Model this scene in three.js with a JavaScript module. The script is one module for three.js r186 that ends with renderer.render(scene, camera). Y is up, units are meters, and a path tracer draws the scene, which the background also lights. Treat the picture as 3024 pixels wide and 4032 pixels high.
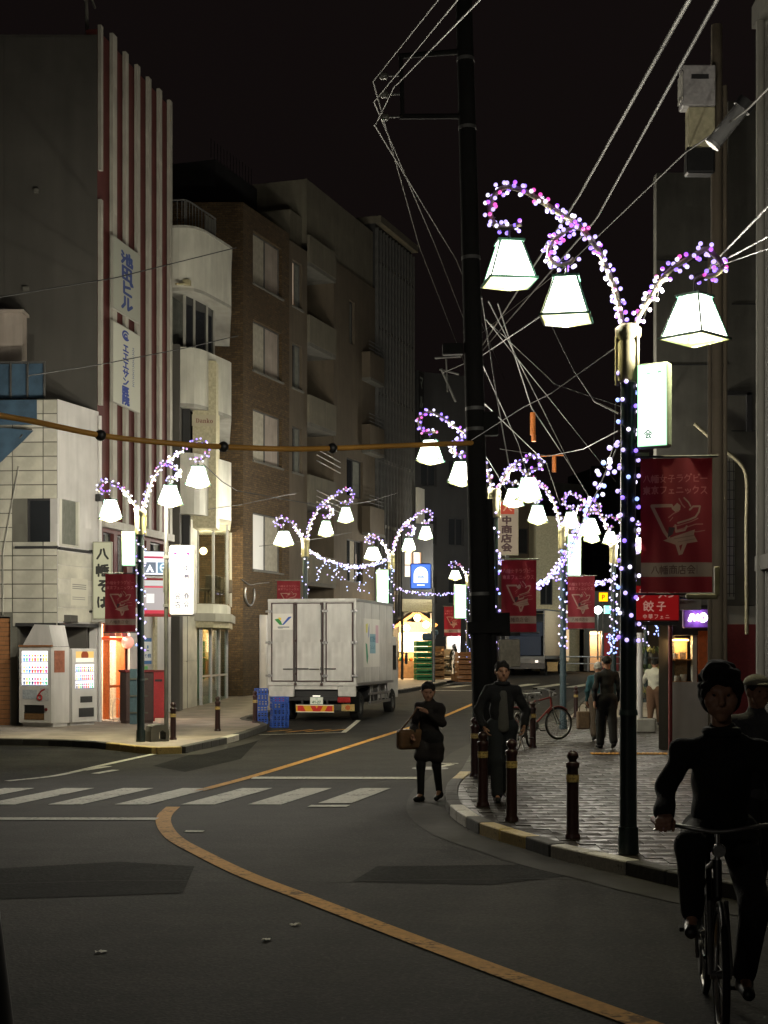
import * as THREE from 'three';
import { mergeGeometries } from 'three/addons/utils/BufferGeometryUtils.js';
import { RoundedBoxGeometry } from 'three/addons/geometries/RoundedBoxGeometry.js';
import { RectAreaLightUniformsLib } from 'three/addons/lights/RectAreaLightUniformsLib.js';

// ---------------------------------------------------------------- camera, sky, exposure
// Units are metres, y up. Depth D along the street is -z. The lens is shifted upwards, as a level camera with a rising front.
const scene = new THREE.Scene();
const camera = new THREE.PerspectiveCamera(38.0, 768 / 1024, 0.1, 500);
camera.position.set(0, 1.9, 0);
camera.lookAt(0, 1.9, -10);
camera.setViewOffset(768, 1024, 0, -139.8, 768, 1024);
const renderer = new THREE.WebGLRenderer({ antialias: true });
renderer.setSize(768, 1024);
renderer.toneMapping = THREE.LinearToneMapping;
renderer.toneMappingExposure = 1.25;
renderer.shadowMap.enabled = true;
RectAreaLightUniformsLib.init();
{ // night sky over a town: very dark, faintly warm
  const w = 64, h = 32, d = new Float32Array(w * h * 4);
  for (let j = 0; j < h; j++) for (let i = 0; i < w; i++) {
    const k = (j * w + i) * 4, n = 1 + 0.08 * Math.sin(i * 2 * Math.PI / w * 3 + j * 0.4);
    d[k] = 0.0042 * n; d[k + 1] = 0.0029 * n; d[k + 2] = 0.0028 * n; d[k + 3] = 1;
  }
  const sky = new THREE.DataTexture(d, w, h, THREE.RGBAFormat, THREE.FloatType);
  sky.mapping = THREE.EquirectangularReflectionMapping; sky.magFilter = THREE.LinearFilter; sky.needsUpdate = true;
  scene.background = sky; scene.environment = sky;
}
const LAMP_POWER = 27;          // candela of one street lantern

// ---------------------------------------------------------------- seeded noise and textures
let seed = 7;
const rnd = () => { seed = (seed * 1664525 + 1013904223) >>> 0; return seed / 4294967296; };
const rr = (a, b) => a + (b - a) * rnd();
function lattice(n) { const a = new Float32Array(n * n); for (let i = 0; i < n * n; i++) a[i] = rnd(); return a; }
const LATS = {}; 
function vnoise(x, y, period) {   // tileable value noise, x and y in cells
  const L = LATS[period] || (LATS[period] = lattice(period));
  const xi = Math.floor(x), yi = Math.floor(y), fx = x - xi, fy = y - yi;
  const sx = fx * fx * (3 - 2 * fx), sy = fy * fy * (3 - 2 * fy), m = (v) => ((v % period) + period) % period;
  const a = L[m(yi) * period + m(xi)], b = L[m(yi) * period + m(xi + 1)], c = L[m(yi + 1) * period + m(xi)], d = L[m(yi + 1) * period + m(xi + 1)];
  return a + (b - a) * sx + (c - a) * sy + (a - b - c + d) * sx * sy;
}
function fbm(u, v, base, oct) { let s = 0, w = 0.5, t = 0, p = base; for (let i = 0; i < oct; i++) { s += w * vnoise(u * p, v * p, p); t += w; w *= 0.55; p *= 2; } return s / t; }
function dataTex(n, fn, srgb = true) {
  const d = new Uint8Array(n * n * 4);
  for (let j = 0; j < n; j++) for (let i = 0; i < n; i++) {
    const c = fn(i / n, j / n), k = (j * n + i) * 4, a = Array.isArray(c) ? c : [c, c, c];
    for (let q = 0; q < 3; q++) d[k + q] = Math.max(0, Math.min(255, a[q] * 255));
    d[k + 3] = 255;
  }
  const t = new THREE.DataTexture(d, n, n); t.wrapS = t.wrapT = THREE.RepeatWrapping; t.magFilter = THREE.LinearFilter; t.minFilter = THREE.LinearMipmapLinearFilter; t.generateMipmaps = true;
  if (srgb) t.colorSpace = THREE.SRGBColorSpace; t.needsUpdate = true; return t;
}
const rep = (t, x, y = x) => { const c = t.clone(); c.repeat.set(x, y); c.needsUpdate = true; return c; };
const T = {
  grain: dataTex(256, (u, v) => 0.78 + 0.22 * fbm(u, v, 32, 3)),
  blotch: dataTex(256, (u, v) => 0.62 + 0.38 * Math.pow(fbm(u, v, 4, 5), 0.8)),
  streak: dataTex(256, (u, v) => 0.74 + 0.12 * fbm(u * 1, v * 0.12, 32, 3) + 0.16 * fbm(u, v, 8, 4)),
  asphalt: dataTex(512, (u, v) => { const f = fbm(u, v, 128, 2), c = fbm(u, v, 4, 5); return 0.36 + 0.62 * f + 0.6 * (c - 0.5) + (f > 0.8 ? 0.3 : 0); }),
  asphaltB: dataTex(512, (u, v) => fbm(u, v, 128, 2), false),
  paint: dataTex(512, (u, v) => { const f = fbm(u, v, 64, 3), c = fbm(u, v, 6, 4), w = Math.max(0, Math.min(1, (0.5 - f * 0.6 - c * 0.6) * 6)); return (0.8 + 0.2 * f) * (1 - 0.36 * w); }),
  bump: dataTex(256, (u, v) => fbm(u, v, 16, 4), false),
  rough: dataTex(256, (u, v) => { const f = fbm(u, v, 6, 5); return [0, 0.42 + 0.45 * Math.max(0, Math.min(1, (f - 0.3) * 2.4)), 0]; }, false),
  brick: dataTex(512, (u, v) => {   // small split-face bricks, far too small here to pick apart
    const rows = 32, cols = 12, r = Math.floor(v * rows), uu = u * cols + (r % 2) * 0.5, c = Math.floor(uu) % cols;
    const fx = uu - Math.floor(uu), fy = v * rows - r, joint = fx < 0.05 || fy < 0.16;
    const h = vnoise(c * 3 + 0.5, r * 5 + 0.5, 64), h2 = vnoise(c * 7 + 9.5, r * 3 + 2.5, 64), g = 0.85 + 0.3 * (fbm(u, v, 64, 2) - 0.5);
    if (joint) return [0.36 * g, 0.33 * g, 0.29 * g];
    return [(0.4 + 0.28 * h) * g, (0.34 + 0.24 * h - 0.03 * h2) * g, (0.24 + 0.18 * h - 0.05 * h2) * g];
  }),
  brickB: dataTex(512, (u, v) => { const rows = 32, cols = 12, r = Math.floor(v * rows), uu = u * cols + (r % 2) * 0.5, fx = uu - Math.floor(uu), fy = v * rows - r; return fx < 0.05 || fy < 0.16 ? 0.1 : 0.6 + 0.4 * fbm(u, v, 64, 2); }, false),
};

// ---------------------------------------------------------------- materials
const lin = (r, g, b) => new THREE.Color().setRGB(r, g, b);
function mat(c, o = {}) {
  const m = new THREE.MeshPhysicalMaterial({ color: lin(...c), roughness: 0.75, ...o });
  return m;
}
const grainy = (c, o = {}, t = 'grain', k = 1) => mat(c, { map: rep(T[t], k), ...o });
const glow = (c, k) => new THREE.MeshStandardMaterial({ color: lin(0.6, 0.6, 0.6), emissive: lin(...c), emissiveIntensity: k, roughness: 0.5 });
const M = {
  tileBed: grainy([0.16, 0.155, 0.13], { roughness: 0.9 }, 'streak', 0.2),
  asphalt: mat([0.034, 0.0318, 0.0285], { map: rep(T.asphalt, 0.5), bumpMap: rep(T.asphaltB, 0.5), bumpScale: 0.0035, roughness: 0.92, specularIntensity: 0.3 }),
  patch: mat([0.017, 0.017, 0.0165], { specularIntensity: 0.12, map: rep(T.asphalt, 0.37), bumpMap: rep(T.asphaltB, 0.5), bumpScale: 0.005, roughness: 0.97 }),
  apron: mat([0.034, 0.034, 0.033], { specularIntensity: 0.2, map: rep(T.asphalt, 0.41), bumpMap: rep(T.asphaltB, 0.5), bumpScale: 0.005, roughness: 0.95 }),
  gutter: grainy([0.045, 0.042, 0.037], { roughness: 0.9, specularIntensity: 0.3 }, 'blotch', 0.7),
  kerb: grainy([0.075, 0.072, 0.065], { roughness: 0.85, bumpMap: rep(T.bump, 2), bumpScale: 0.004 }, 'blotch', 1.1),
  kerbYellow: grainy([0.55, 0.4, 0.14], { roughness: 0.7 }, 'paint', 0.9),
  kerbWhite: grainy([0.6, 0.57, 0.5], { roughness: 0.7 }, 'paint', 0.8),
  whitePaint: grainy([0.62, 0.61, 0.55], { roughness: 0.85, specularIntensity: 0.3 }, 'paint', 0.55),
  yellowPaint: grainy([0.66, 0.34, 0.075], { roughness: 0.85, specularIntensity: 0.2 }, 'paint', 0.5),
  paver: [[0.042, 0.034, 0.028], [0.036, 0.029, 0.024], [0.052, 0.042, 0.034], [0.03, 0.025, 0.021]].map((c, i) => mat(c, { map: rep(T.blotch, 1.3), specularIntensity: 0.24, roughness: 1, roughnessMap: rep(T.rough, 0.8 + i * 0.2), bumpMap: rep(T.bump, 3), bumpScale: 0.004 })),
  walk: grainy([0.4, 0.34, 0.285], { roughness: 0.8 }, 'blotch', 0.6),
  grey: grainy([0.085, 0.08, 0.07], { roughness: 0.9 }, 'streak', 0.12),  // albedo lowered in place of lamp light fading up the tall walls
  greyLight: grainy([0.42, 0.41, 0.36], { roughness: 0.85 }, 'streak', 0.2),
  tile: [[0.74, 0.715, 0.6], [0.68, 0.66, 0.56], [0.78, 0.75, 0.65]].map((c) => grainy(c, { roughness: 0.45 }, 'blotch', 0.5)),
  white: grainy([0.68, 0.67, 0.58], { roughness: 0.6 }, 'streak', 0.25),
  whiteSmooth: grainy([0.7, 0.68, 0.66], { roughness: 0.55 }, 'streak', 0.2),
  cream: grainy([0.6, 0.55, 0.36], { roughness: 0.6 }, 'grain', 0.6),
  pinkWall: grainy([0.42, 0.36, 0.31], { roughness: 0.85 }, 'streak', 0.3),
  darkRed: grainy([0.11, 0.022, 0.019], { roughness: 0.7 }, 'streak', 0.3),
  fin: grainy([0.46, 0.44, 0.38], { roughness: 0.7 }, 'streak', 0.3),
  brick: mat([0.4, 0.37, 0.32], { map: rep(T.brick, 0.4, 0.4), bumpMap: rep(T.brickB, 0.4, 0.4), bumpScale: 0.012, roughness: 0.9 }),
  brown: grainy([0.12, 0.095, 0.065], { roughness: 0.85 }, 'streak', 0.2),  // albedo lowered on the upper block, in place of lamp light fading with height
  balcony: grainy([0.17, 0.155, 0.115], { roughness: 0.85 }, 'streak', 0.25),
  dark: grainy([0.03, 0.03, 0.032], { roughness: 0.6 }),
  darkWall: grainy([0.03, 0.03, 0.031], { roughness: 0.8 }, 'streak', 0.2),
  black: grainy([0.012, 0.012, 0.013], { roughness: 0.5 }),
  rubber: grainy([0.02, 0.02, 0.02], { roughness: 0.9, specularIntensity: 0.4 }),
  glassDark: mat([0.02, 0.022, 0.025], { roughness: 0.06, specularIntensity: 1 }),
  curtain: grainy([0.44, 0.41, 0.33], { roughness: 0.95 }, 'streak', 1.2),
  curtainGrey: grainy([0.2, 0.21, 0.18], { roughness: 0.95 }, 'streak', 1.2),
  steel: mat([0.42, 0.42, 0.42], { metalness: 0.85, roughness: 0.42, map: rep(T.grain, 2) }),
  steelDull: grainy([0.16, 0.16, 0.155], { metalness: 0.4, roughness: 0.6 }, 'blotch', 1),
  postGreen: grainy([0.012, 0.03, 0.032], { roughness: 0.45, clearcoat: 0.3 }, 'grain', 3),
  collar: grainy([0.5, 0.45, 0.26], { roughness: 0.55 }, 'blotch', 2),
  concrete: grainy([0.15, 0.145, 0.125], { roughness: 0.9 }, 'streak', 0.5),
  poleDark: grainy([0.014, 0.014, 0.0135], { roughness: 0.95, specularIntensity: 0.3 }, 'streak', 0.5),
  wire: mat([0.025, 0.025, 0.025], { roughness: 0.6 }),
  wireLight: mat([0.045, 0.045, 0.04], { roughness: 0.6 }),
  yellowSleeve: grainy([0.6, 0.3, 0.05], { roughness: 0.5 }, 'blotch', 1),
  orangeSleeve: grainy([0.75, 0.22, 0.04], { roughness: 0.5 }),
  banner: null,
  red: grainy([0.42, 0.02, 0.025], { roughness: 0.6 }),
  redDark: grainy([0.2, 0.02, 0.02], { roughness: 0.65 }),
  orange: grainy([0.62, 0.13, 0.02], { roughness: 0.6 }),
  blue: grainy([0.02, 0.09, 0.45], { roughness: 0.45 }),
  bluePanel: grainy([0.06, 0.12, 0.19], { roughness: 0.7 }, 'blotch', 1),
  green: grainy([0.01, 0.2, 0.06], { roughness: 0.5 }),
  cardboard: grainy([0.3, 0.16, 0.07], { roughness: 0.9 }, 'blotch', 2),
  wood: grainy([0.36, 0.16, 0.06], { roughness: 0.75 }, 'streak', 2),
  truckWhite: grainy([0.72, 0.71, 0.68], { roughness: 0.38, clearcoat: 0.2 }, 'streak', 0.35),
  seal: grainy([0.1, 0.06, 0.06], { roughness: 0.7 }),
};

// ---------------------------------------------------------------- geometry helpers
function uvBox(g) {   // uv in metres from the dominant axis of the normal
  if (g.index) g = g.toNonIndexed();
  const p = g.attributes.position, n = g.attributes.normal, uv = new Float32Array(p.count * 2);
  for (let i = 0; i < p.count; i++) {
    const ax = Math.abs(n.getX(i)), ay = Math.abs(n.getY(i)), az = Math.abs(n.getZ(i)), x = p.getX(i), y = p.getY(i), z = p.getZ(i);
    if (ay >= ax && ay >= az) { uv[2 * i] = x; uv[2 * i + 1] = z; } else if (ax >= az) { uv[2 * i] = z; uv[2 * i + 1] = y; } else { uv[2 * i] = x; uv[2 * i + 1] = y; }
  }
  g.setAttribute('uv', new THREE.BufferAttribute(uv, 2));
  return g;
}
const clean = (g) => { g = g.index ? g.toNonIndexed() : g; for (const k of Object.keys(g.attributes)) if (!['position', 'normal', 'uv'].includes(k)) g.deleteAttribute(k); return g; };
const merge = (a) => (a.length === 1 ? clean(a[0]) : mergeGeometries(a.map(clean)));
const mv = (g, x = 0, y = 0, z = 0, ry = 0, rx = 0, rz = 0) => { if (rx) g.rotateX(rx); if (rz) g.rotateZ(rz); if (ry) g.rotateY(ry); return g.translate(x, y, z); };
const bx = (w, h, d, x = 0, y = 0, z = 0, ry = 0) => mv(uvBox(new THREE.BoxGeometry(w, h, d)), x, y, z, ry);          // centred
const bb = (x0, x1, y0, y1, z0, z1) => uvBox(new THREE.BoxGeometry(x1 - x0, y1 - y0, z1 - z0).translate((x0 + x1) / 2, (y0 + y1) / 2, (z0 + z1) / 2));
const rb = (w, h, d, r, x = 0, y = 0, z = 0, ry = 0) => mv(uvBox(new RoundedBoxGeometry(w, h, d, 2, r)), x, y, z, ry);
const cy = (r0, r1, h, x = 0, y = 0, z = 0, seg = 16) => uvBox(new THREE.CylinderGeometry(r1, r0, h, seg).translate(x, y + h / 2, z));   // base at y, r0 below
const sp = (r, x, y, z, s = 10) => uvBox(new THREE.SphereGeometry(r, s, Math.max(6, s * 0.7 | 0)).translate(x, y, z));
const V = (a) => new THREE.Vector3(...a);
const tube = (pts, r, seg = 0, rad = 6, closed = false) => uvBox(new THREE.TubeGeometry(new THREE.CatmullRomCurve3(pts.map(V), closed, 'centripetal'), seg || pts.length * 5, r, rad, closed));
function bar(a, b, r, rad = 6) { const A = V(a), B = V(b), d = B.clone().sub(A), g = new THREE.CylinderGeometry(r, r, d.length(), rad); g.applyQuaternion(new THREE.Quaternion().setFromUnitVectors(new THREE.Vector3(0, 1, 0), d.normalize())); return uvBox(g).translate((A.x + B.x) / 2, (A.y + B.y) / 2, (A.z + B.z) / 2); }
const lathe = (pts, seg = 16) => uvBox(new THREE.LatheGeometry(pts.map(([r, y]) => new THREE.Vector2(r, y)), seg));
function slab(pts, y0, y1) {   // plan polygon of [x, D] between two heights
  const s = new THREE.Shape(pts.map(([x, D]) => new THREE.Vector2(x, D)));
  return uvBox(new THREE.ExtrudeGeometry(s, { depth: y1 - y0, bevelEnabled: false }).rotateX(-Math.PI / 2).translate(0, y0, 0));
}
function plate(outline, thick, holes = []) {   // outline in local x, y; thickness towards -z
  const s = new THREE.Shape(outline.map(([x, y]) => new THREE.Vector2(x, y)));
  for (const h of holes) s.holes.push(new THREE.Path(h.map(([x, y]) => new THREE.Vector2(x, y))));
  return uvBox(new THREE.ExtrudeGeometry(s, { depth: thick, bevelEnabled: false }).translate(0, 0, -thick));
}
const rect = (x0, x1, y0, y1) => [[x0, y0], [x1, y0], [x1, y1], [x0, y1]];
const wall = (x0, x1, y0, y1, holes = [], thick = 0.25) => plate(rect(x0, x1, y0, y1), thick, holes.map((h) => rect(...h)));

// ---------------------------------------------------------------- objects
const used = {};
function numbered(n) { const k = used[n] = (used[n] ?? -1) + 1; return k ? n + '_' + String(k).padStart(3, '0') : n; }
function shade(o) { o.castShadow = o.receiveShadow = true; return o; }
function tag(o, label, category, group, kind) { if (label) o.userData.label = label; if (category) o.userData.category = category; if (group) o.userData.group = group; if (kind) o.userData.kind = kind; return o; }
function thing(name, label, category, [x, y, z] = [0, 0, 0], turn = 0, group) {
  const o = new THREE.Group(); o.name = numbered(name); o.position.set(x, y, z); o.rotation.y = turn; scene.add(o);
  return tag(o, label, category, group);
}
function part(name, g, m, parent) { const o = shade(new THREE.Mesh(Array.isArray(g) ? merge(g) : g, m)); o.name = name; parent.add(o); return o; }
function sub(name, parent) { const o = new THREE.Group(); o.name = name; parent.add(o); return o; }
function solo(name, g, m, label, category, group, [x, y, z] = [0, 0, 0]) { const o = part(numbered(name), g, m, scene); o.position.set(x, y, z); return tag(o, label, category, group); }
function struct(name, g, m, parent = scene) { const o = part(parent === scene ? numbered(name) : name, g, m, parent); if (parent === scene) o.userData.kind = 'structure'; return o; }
function structGroup(name) { const o = new THREE.Group(); o.name = numbered(name); o.userData.kind = 'structure'; scene.add(o); return o; }
// a facade: local x runs from plan point a to b (as [x, D]), local z looks out of the wall
function facade(name, label, category, a, b, group) {
  const dx = b[0] - a[0], dz = -(b[1] - a[1]), o = thing(name, label, category, [a[0], gy(a[1]), -a[1]], Math.atan2(-dz, dx), group);
  o.userData.len = undefined; return [o, Math.hypot(dx, dz)];
}
function gy(D) { const t = D - 42; return t <= -3 ? 0 : t >= 3 ? 0.022 * t : 0.022 * (t + 3) ** 2 / 12; }   // the street climbs gently beyond the crossing
function panelLight(parent, w, h, x, y, z, c, k, ry = 0) {   // light of a glowing face, just in front of it, looking along local +z
  const l = new THREE.RectAreaLight(lin(...c), k, w, h); l.name = 'panel_light'; l.position.set(x, y, z); l.rotation.y = Math.PI + ry; parent.add(l); return l;
}
function pointLight(parent, x, y, z, c, k, r = 3) { const l = new THREE.PointLight(lin(...c), k); l.name = 'lamp_light'; l.castShadow = true; l.shadow.radius = r; l.position.set(x, y, z); parent.add(l); return l; }

// ---------------------------------------------------------------- ground, kerbs, markings
const KR = [[14, 3.2], [9, 5.5], [6, 7.5], [4.5, 9], [3.2, 10.7], [2.39, 12.06], [2.04, 12.85], [1.66, 13.61], [1.4, 14.44], [1.11, 15.29], [0.89, 16.7], [0.83, 18], [0.96, 20.3], [1.2, 22], [1.5, 25], [1.85, 28], [2.9, 33], [4.1, 37], [5.2, 42], [6.4, 48.4], [8.3, 58], [10.6, 70], [14.5, 92], [20, 120]];
const KL = [[-30, 31.6], [-14, 30.9], [-9, 30.6], [-6.2, 29.8], [-4.9, 28.4], [-4.25, 27.6], [-3.9, 27.55], [-3.66, 28.7], [-3.28, 31.07], [-3.0, 34.5], [-2.95, 36.5], [-3.3, 38], [-3.75, 39.5], [-3.6, 42], [-2.75, 47], [-1.2, 52], [1.0, 58], [3.0, 66], [5.5, 80], [9, 100], [14, 125]];
function along(pts, step) {   // smooth polyline of [x, D] points about step apart, from D = 0 to 40 or wherever it goes
  const c = new THREE.CatmullRomCurve3(pts.map(([x, D]) => new THREE.Vector3(x, 0, D)), false, 'centripetal');
  return c.getSpacedPoints(Math.round(c.getLength() / step)).map((p) => [p.x, p.z]);
}
function strip(A, B, lift) {   // sheet between two polylines with as many points, lying on the street's profile
  const pos = [], idx = [], uv = [];
  A.forEach((a, i) => { const b = B[i]; pos.push(a[0], gy(a[1]) + lift, -a[1], b[0], gy(b[1]) + lift, -b[1]); uv.push(a[0], a[1], b[0], b[1]); if (i) { const k = 2 * i; idx.push(k - 2, k - 1, k, k - 1, k + 1, k); } });
  const g = new THREE.BufferGeometry(); g.setAttribute('position', new THREE.Float32BufferAttribute(pos, 3)); g.setAttribute('uv', new THREE.Float32BufferAttribute(uv, 2)); g.setIndex(idx); g.computeVertexNormals();
  if (g.attributes.normal.getY(0) < 0) { g.setIndex(idx.map((_, i) => idx[i - (i % 3) + [0, 2, 1][i % 3]])); g.computeVertexNormals(); }
  return g.toNonIndexed();
}
function offsetLine(pts, d) { return pts.map((p, i) => { const a = pts[Math.max(0, i - 1)], b = pts[Math.min(pts.length - 1, i + 1)], tx = b[0] - a[0], ty = b[1] - a[1], l = Math.hypot(tx, ty) || 1; return [p[0] - ty / l * d, p[1] + tx / l * d]; }); }
{
  const rows = []; for (let D = -12; D < 36; D += 8) rows.push(D); for (let D = 36; D <= 60; D += 1) rows.push(D); for (let D = 64; D <= 400; D += 12) rows.push(D);
  struct('road', strip(rows.map((D) => [-180, D]), rows.map((D) => [220, D]), 0), M.asphalt);
  const sheet = (name, pts, m, y) => { const s = new THREE.Shape(pts.map(([x, D]) => new THREE.Vector2(x, D))); return struct(name, uvBox(new THREE.ShapeGeometry(s).rotateX(-Math.PI / 2).translate(0, y, 0)), m); };
  sheet('asphalt_patch', [[-0.059, 13.153], [1.282, 13.267], [1.724, 12.714], [0.869, 12.109], [-0.266, 12.279]], M.patch, 0.003);
  sheet('asphalt_patch', [[-3.581, 12.93], [-2.383, 13.442], [-1.677, 13.153], [-1.582, 11.691], [-3.147, 11.365]], M.patch, 0.0035);
  sheet('asphalt_patch', [[-3.842, 24.708], [-3.348, 29.916], [-2.695, 32.12], [-2.535, 26.305], [-3.139, 23.472]], M.patch, 0.003);
  sheet('asphalt_apron', [[-4.15, 27.3], [-5.7, 20.9], [-6.2, 18.2], [-30, 17], [-30, 31.2], [-9, 30.2], [-6.2, 29.4]], M.apron, 0.004);

  // right pavement: base, kerb stones, gutter
  const kr = along(KR, 0.6);
  const near = kr.filter((p) => p[1] < 40.2), far = kr.filter((p) => p[1] > 39.6);
  struct('pavement', slab([...near, [16, near.at(-1)[1]], [16, 3.2]], 0, 0.112), M.paver[1]);
  struct('pavement', strip(far, far.map(([x, D]) => [x + 26, D]), 0.1), M.walk);
  const gut = kr.filter((p) => p[1] > 6 && p[1] < 60);
  struct('gutter', strip(offsetLine(gut, 0.02), offsetLine(gut, 0.56), 0.005), M.gutter);
  const kerbs = structGroup('kerb');
  const painted = (D) => (D > 12.75 && D < 13.75) || (D > 16.1 && D < 17.0) ? M.kerbWhite : (D > 14.3 && D < 15.35) || (D > 20.6 && D < 22) ? M.kerbYellow : M.kerb;
  kr.forEach((p, i) => {
    const q = kr[i + 1]; if (!q || p[1] < 6 || p[1] > 64) return;
    const dx = q[0] - p[0], dD = q[1] - p[1], l = Math.hypot(dx, dD), mx = (p[0] + q[0]) / 2, mD = (p[1] + q[1]) / 2;
    const o = part('kerb_stone', rb(l - 0.012, 0.15, 0.17, 0.018), painted(mD), kerbs); o.position.set(mx + 0.0, gy(mD) + 0.051 + rr(-0.003, 0.003), -mD); o.rotation.y = Math.atan2(dD, dx);
  });
  // paving slabs of the right pavement, wet and uneven; the nearer ones one by one
  const pavement = structGroup('pavement'), spots = [], kx = (D) => { let b = 1; while (b < kr.length - 1 && kr[b][1] < D) b++; const a = kr[b - 1], c = kr[b]; return a[0] + (c[0] - a[0]) * (D - a[1]) / (c[1] - a[1]); };
  for (let j = 0; j < 100; j++) for (let i = 0; i < 26; i++) { const D = 10.6 + j * 0.302, x = 0.6 + i * 0.302 + (j % 2) * 0.15; if (x - 0.17 > Math.max(kx(D - 0.16), kx(D + 0.16)) + 0.09 && x < 5.1 + (D > 27 ? 2 : 0) && x / D < 0.265) spots.push([x, D]); }
  const pg = [0, 1].map((k) => rb(0.297, 0.035, 0.297, 0.003));
  const lay = (g, x, D) => { g.rotation.set(rr(-0.002, 0.002), 0, rr(-0.002, 0.002)); g.position.set(x, 0.1015 + rr(-0.002, 0.002), -D); };
  spots.forEach(([x, D], i) => { if (i < 300) lay(part('paver', pg[0], M.paver[(rnd() * 4) | 0], pavement), x, D); });
  for (let k = 0; k < 4; k++) {
    const gs = []; spots.forEach(([x, D], i) => { if (i >= 300 && i % 4 === k) gs.push(bx(0.297, 0.035, 0.297).rotateX(rr(-0.002, 0.002)).rotateZ(rr(-0.002, 0.002)).translate(x, 0.1015 + rr(-0.002, 0.002), -D)); });
    part('far_paver', gs, M.paver[k], pavement).userData.kind = 'stuff';
  }
  // tactile strip across the pavement
  for (let i = 0; i < 8; i++) { const g = [rb(0.29, 0.012, 0.29, 0.004)]; for (let q = 0; q < 4; q++) g.push(bb(-0.13 + q * 0.07, -0.095 + q * 0.07, 0.004, 0.012, -0.13, 0.13)); const o = part('tactile_slab', g, M.yellowPaint, pavement); o.position.set(3.75 + i * 0.3, 0.127, -25.9); }

  // left pavement
  const kl = along(KL, 0.6), nl = kl.filter((p) => p[1] < 40.2), fl = kl.filter((p) => p[1] > 39.6 && p[0] > -4);
  struct('pavement', slab([...nl, [-30, nl.at(-1)[1]]], 0, 0.12), M.walk);
  struct('pavement', strip(fl, fl.map(([x, D]) => [x - 16, D]), 0.121), M.walk);
  const kerb2 = structGroup('kerb');
  kl.forEach((p, i) => {
    const q = kl[i + 1]; if (!q || p[0] < -13 || p[1] > 64) return;
    const dx = q[0] - p[0], dD = q[1] - p[1], l = Math.hypot(dx, dD), mx = (p[0] + q[0]) / 2, mD = (p[1] + q[1]) / 2;
    const m = (mx < -3.85 && mx > -5.6 && mD < 29.2) || mx < -8.3 ? M.kerbYellow : mD > 30.5 && mD < 32 ? M.kerbWhite : M.kerb;
    const o = part('kerb_stone', rb(l - 0.012, 0.16, 0.17, 0.018), m, kerb2); o.position.set(mx, gy(mD) + 0.053 + rr(-0.003, 0.003), -mD); o.rotation.y = Math.atan2(dD, dx);
  });
  const gl = kl.filter((p) => p[0] > -4.3 && p[1] < 40);
  struct('gutter', strip(offsetLine(gl, -0.08), offsetLine(gl, -0.5), 0.005), M.gutter);

  // markings
  const line = (name, pts, w, m, y = 0.008) => { const p = along(pts, 0.25); return struct(name, strip(offsetLine(p, -w / 2), offsetLine(p, w / 2), y), m); };
  line('centre_line', [[1.804, 6.655], [1.313, 7.591], [0.727, 8.731], [0.095, 10.005], [-0.601, 11.45], [-1.185, 12.661], [-1.749, 14.062], [-2.128, 15.106], [-2.422, 16.361], [-2.541, 17.24], [-2.576, 18.163]], 0.17, M.yellowPaint);
  line('centre_line', [[-2.522, 20.275], [-2.002, 22.603], [-1.103, 27.367], [0.337, 35.481], [3.022, 49.658], [5.223, 59.808]], 0.15, M.yellowPaint);
  line('stop_line', [[-1.98, 22.35], [0.56, 22.3]], 0.38, M.whitePaint);
  line('stop_line', [[-7, 16.9], [-2.57, 16.86]], 0.24, M.whitePaint);
  line('edge_line', [[-5.527, 21.796], [-5.063, 22.603], [-4.708, 24.808], [-4.275, 27.49]], 0.13, M.whitePaint);
  const walk = structGroup('crosswalk');
  for (let k = 0; k < 10; k++) { const x = 0.1 - 0.825 * k, sl = 0.55 / 2.22; const a = [[x - 0.42, 20.66], [x - 0.42 - 0.55 * (k === 0 ? 0.92 : 1), 20.66 - (k === 0 ? 2.05 : 2.22)]]; part('stripe', strip(a, a.map(([p, D]) => [p + 0.42, D]), 0.008), M.whitePaint, walk); }
  part('stripe', strip([[-0.936, 18.163], [-0.901, 18.382]], [[-0.461, 18.163], [-0.415, 18.382]], 0.008), M.whitePaint, walk);
  const walk2 = structGroup('crosswalk');
  for (let k = 0; k < 8; k++) { const x = 0.6 + k * 1.25; const a = [[x + 0.5, 61.2], [x + 1.9, 64.6]]; part('stripe', strip(a, a.map(([p, D]) => [p + 0.55, D]), 0.012), M.whitePaint, walk2); }
  line('stop_line', [[1.4, 58.6], [4.6, 58.4]], 0.4, M.whitePaint, 0.012);
  for (const [a, b] of [[[-2.098, 15.688], [-1.902, 15.688]], [[0.836, 24.314], [1.133, 25.011]], [[0.946, 25.218], [1.26, 25.218]], [[-4.495, 23.117], [-4.301, 23.839]], [[-4.802, 23.746], [-4.555, 24.608]]]) line('road_mark', [a, b], 0.14, M.whitePaint);
  line('bay_line', [[-0.95, 34.873], [-0.697, 41.065]], 0.12, M.whitePaint);
  line('bay_line', [[-2.845, 33.904], [-0.95, 34.873]], 0.12, M.whitePaint, 0.009);
  for (const k of [0, 1, 2, 3]) { const x = 585 + k * 0; line('kerb_zigzag', [[[-2.75, 35.3], [-2.25, 36.1]], [[-2.3, 35.0], [-1.75, 36.2]], [[-1.85, 35.2], [-1.3, 36.3]], [[-1.4, 35.4], [-0.85, 36.5]]][k], 0.11, M.yellowPaint); }
  for (const p of [[[-3.278, 12.109], [-2.032, 12.329], [-0.872, 12.206], [0.271, 12.354], [1.627, 12.429]], [[-4.091, 26.305], [-3.063, 31.785], [-1.617, 40.103]]]) line('road_seam', p, 0.016, M.rubber, 0.006);
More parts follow.
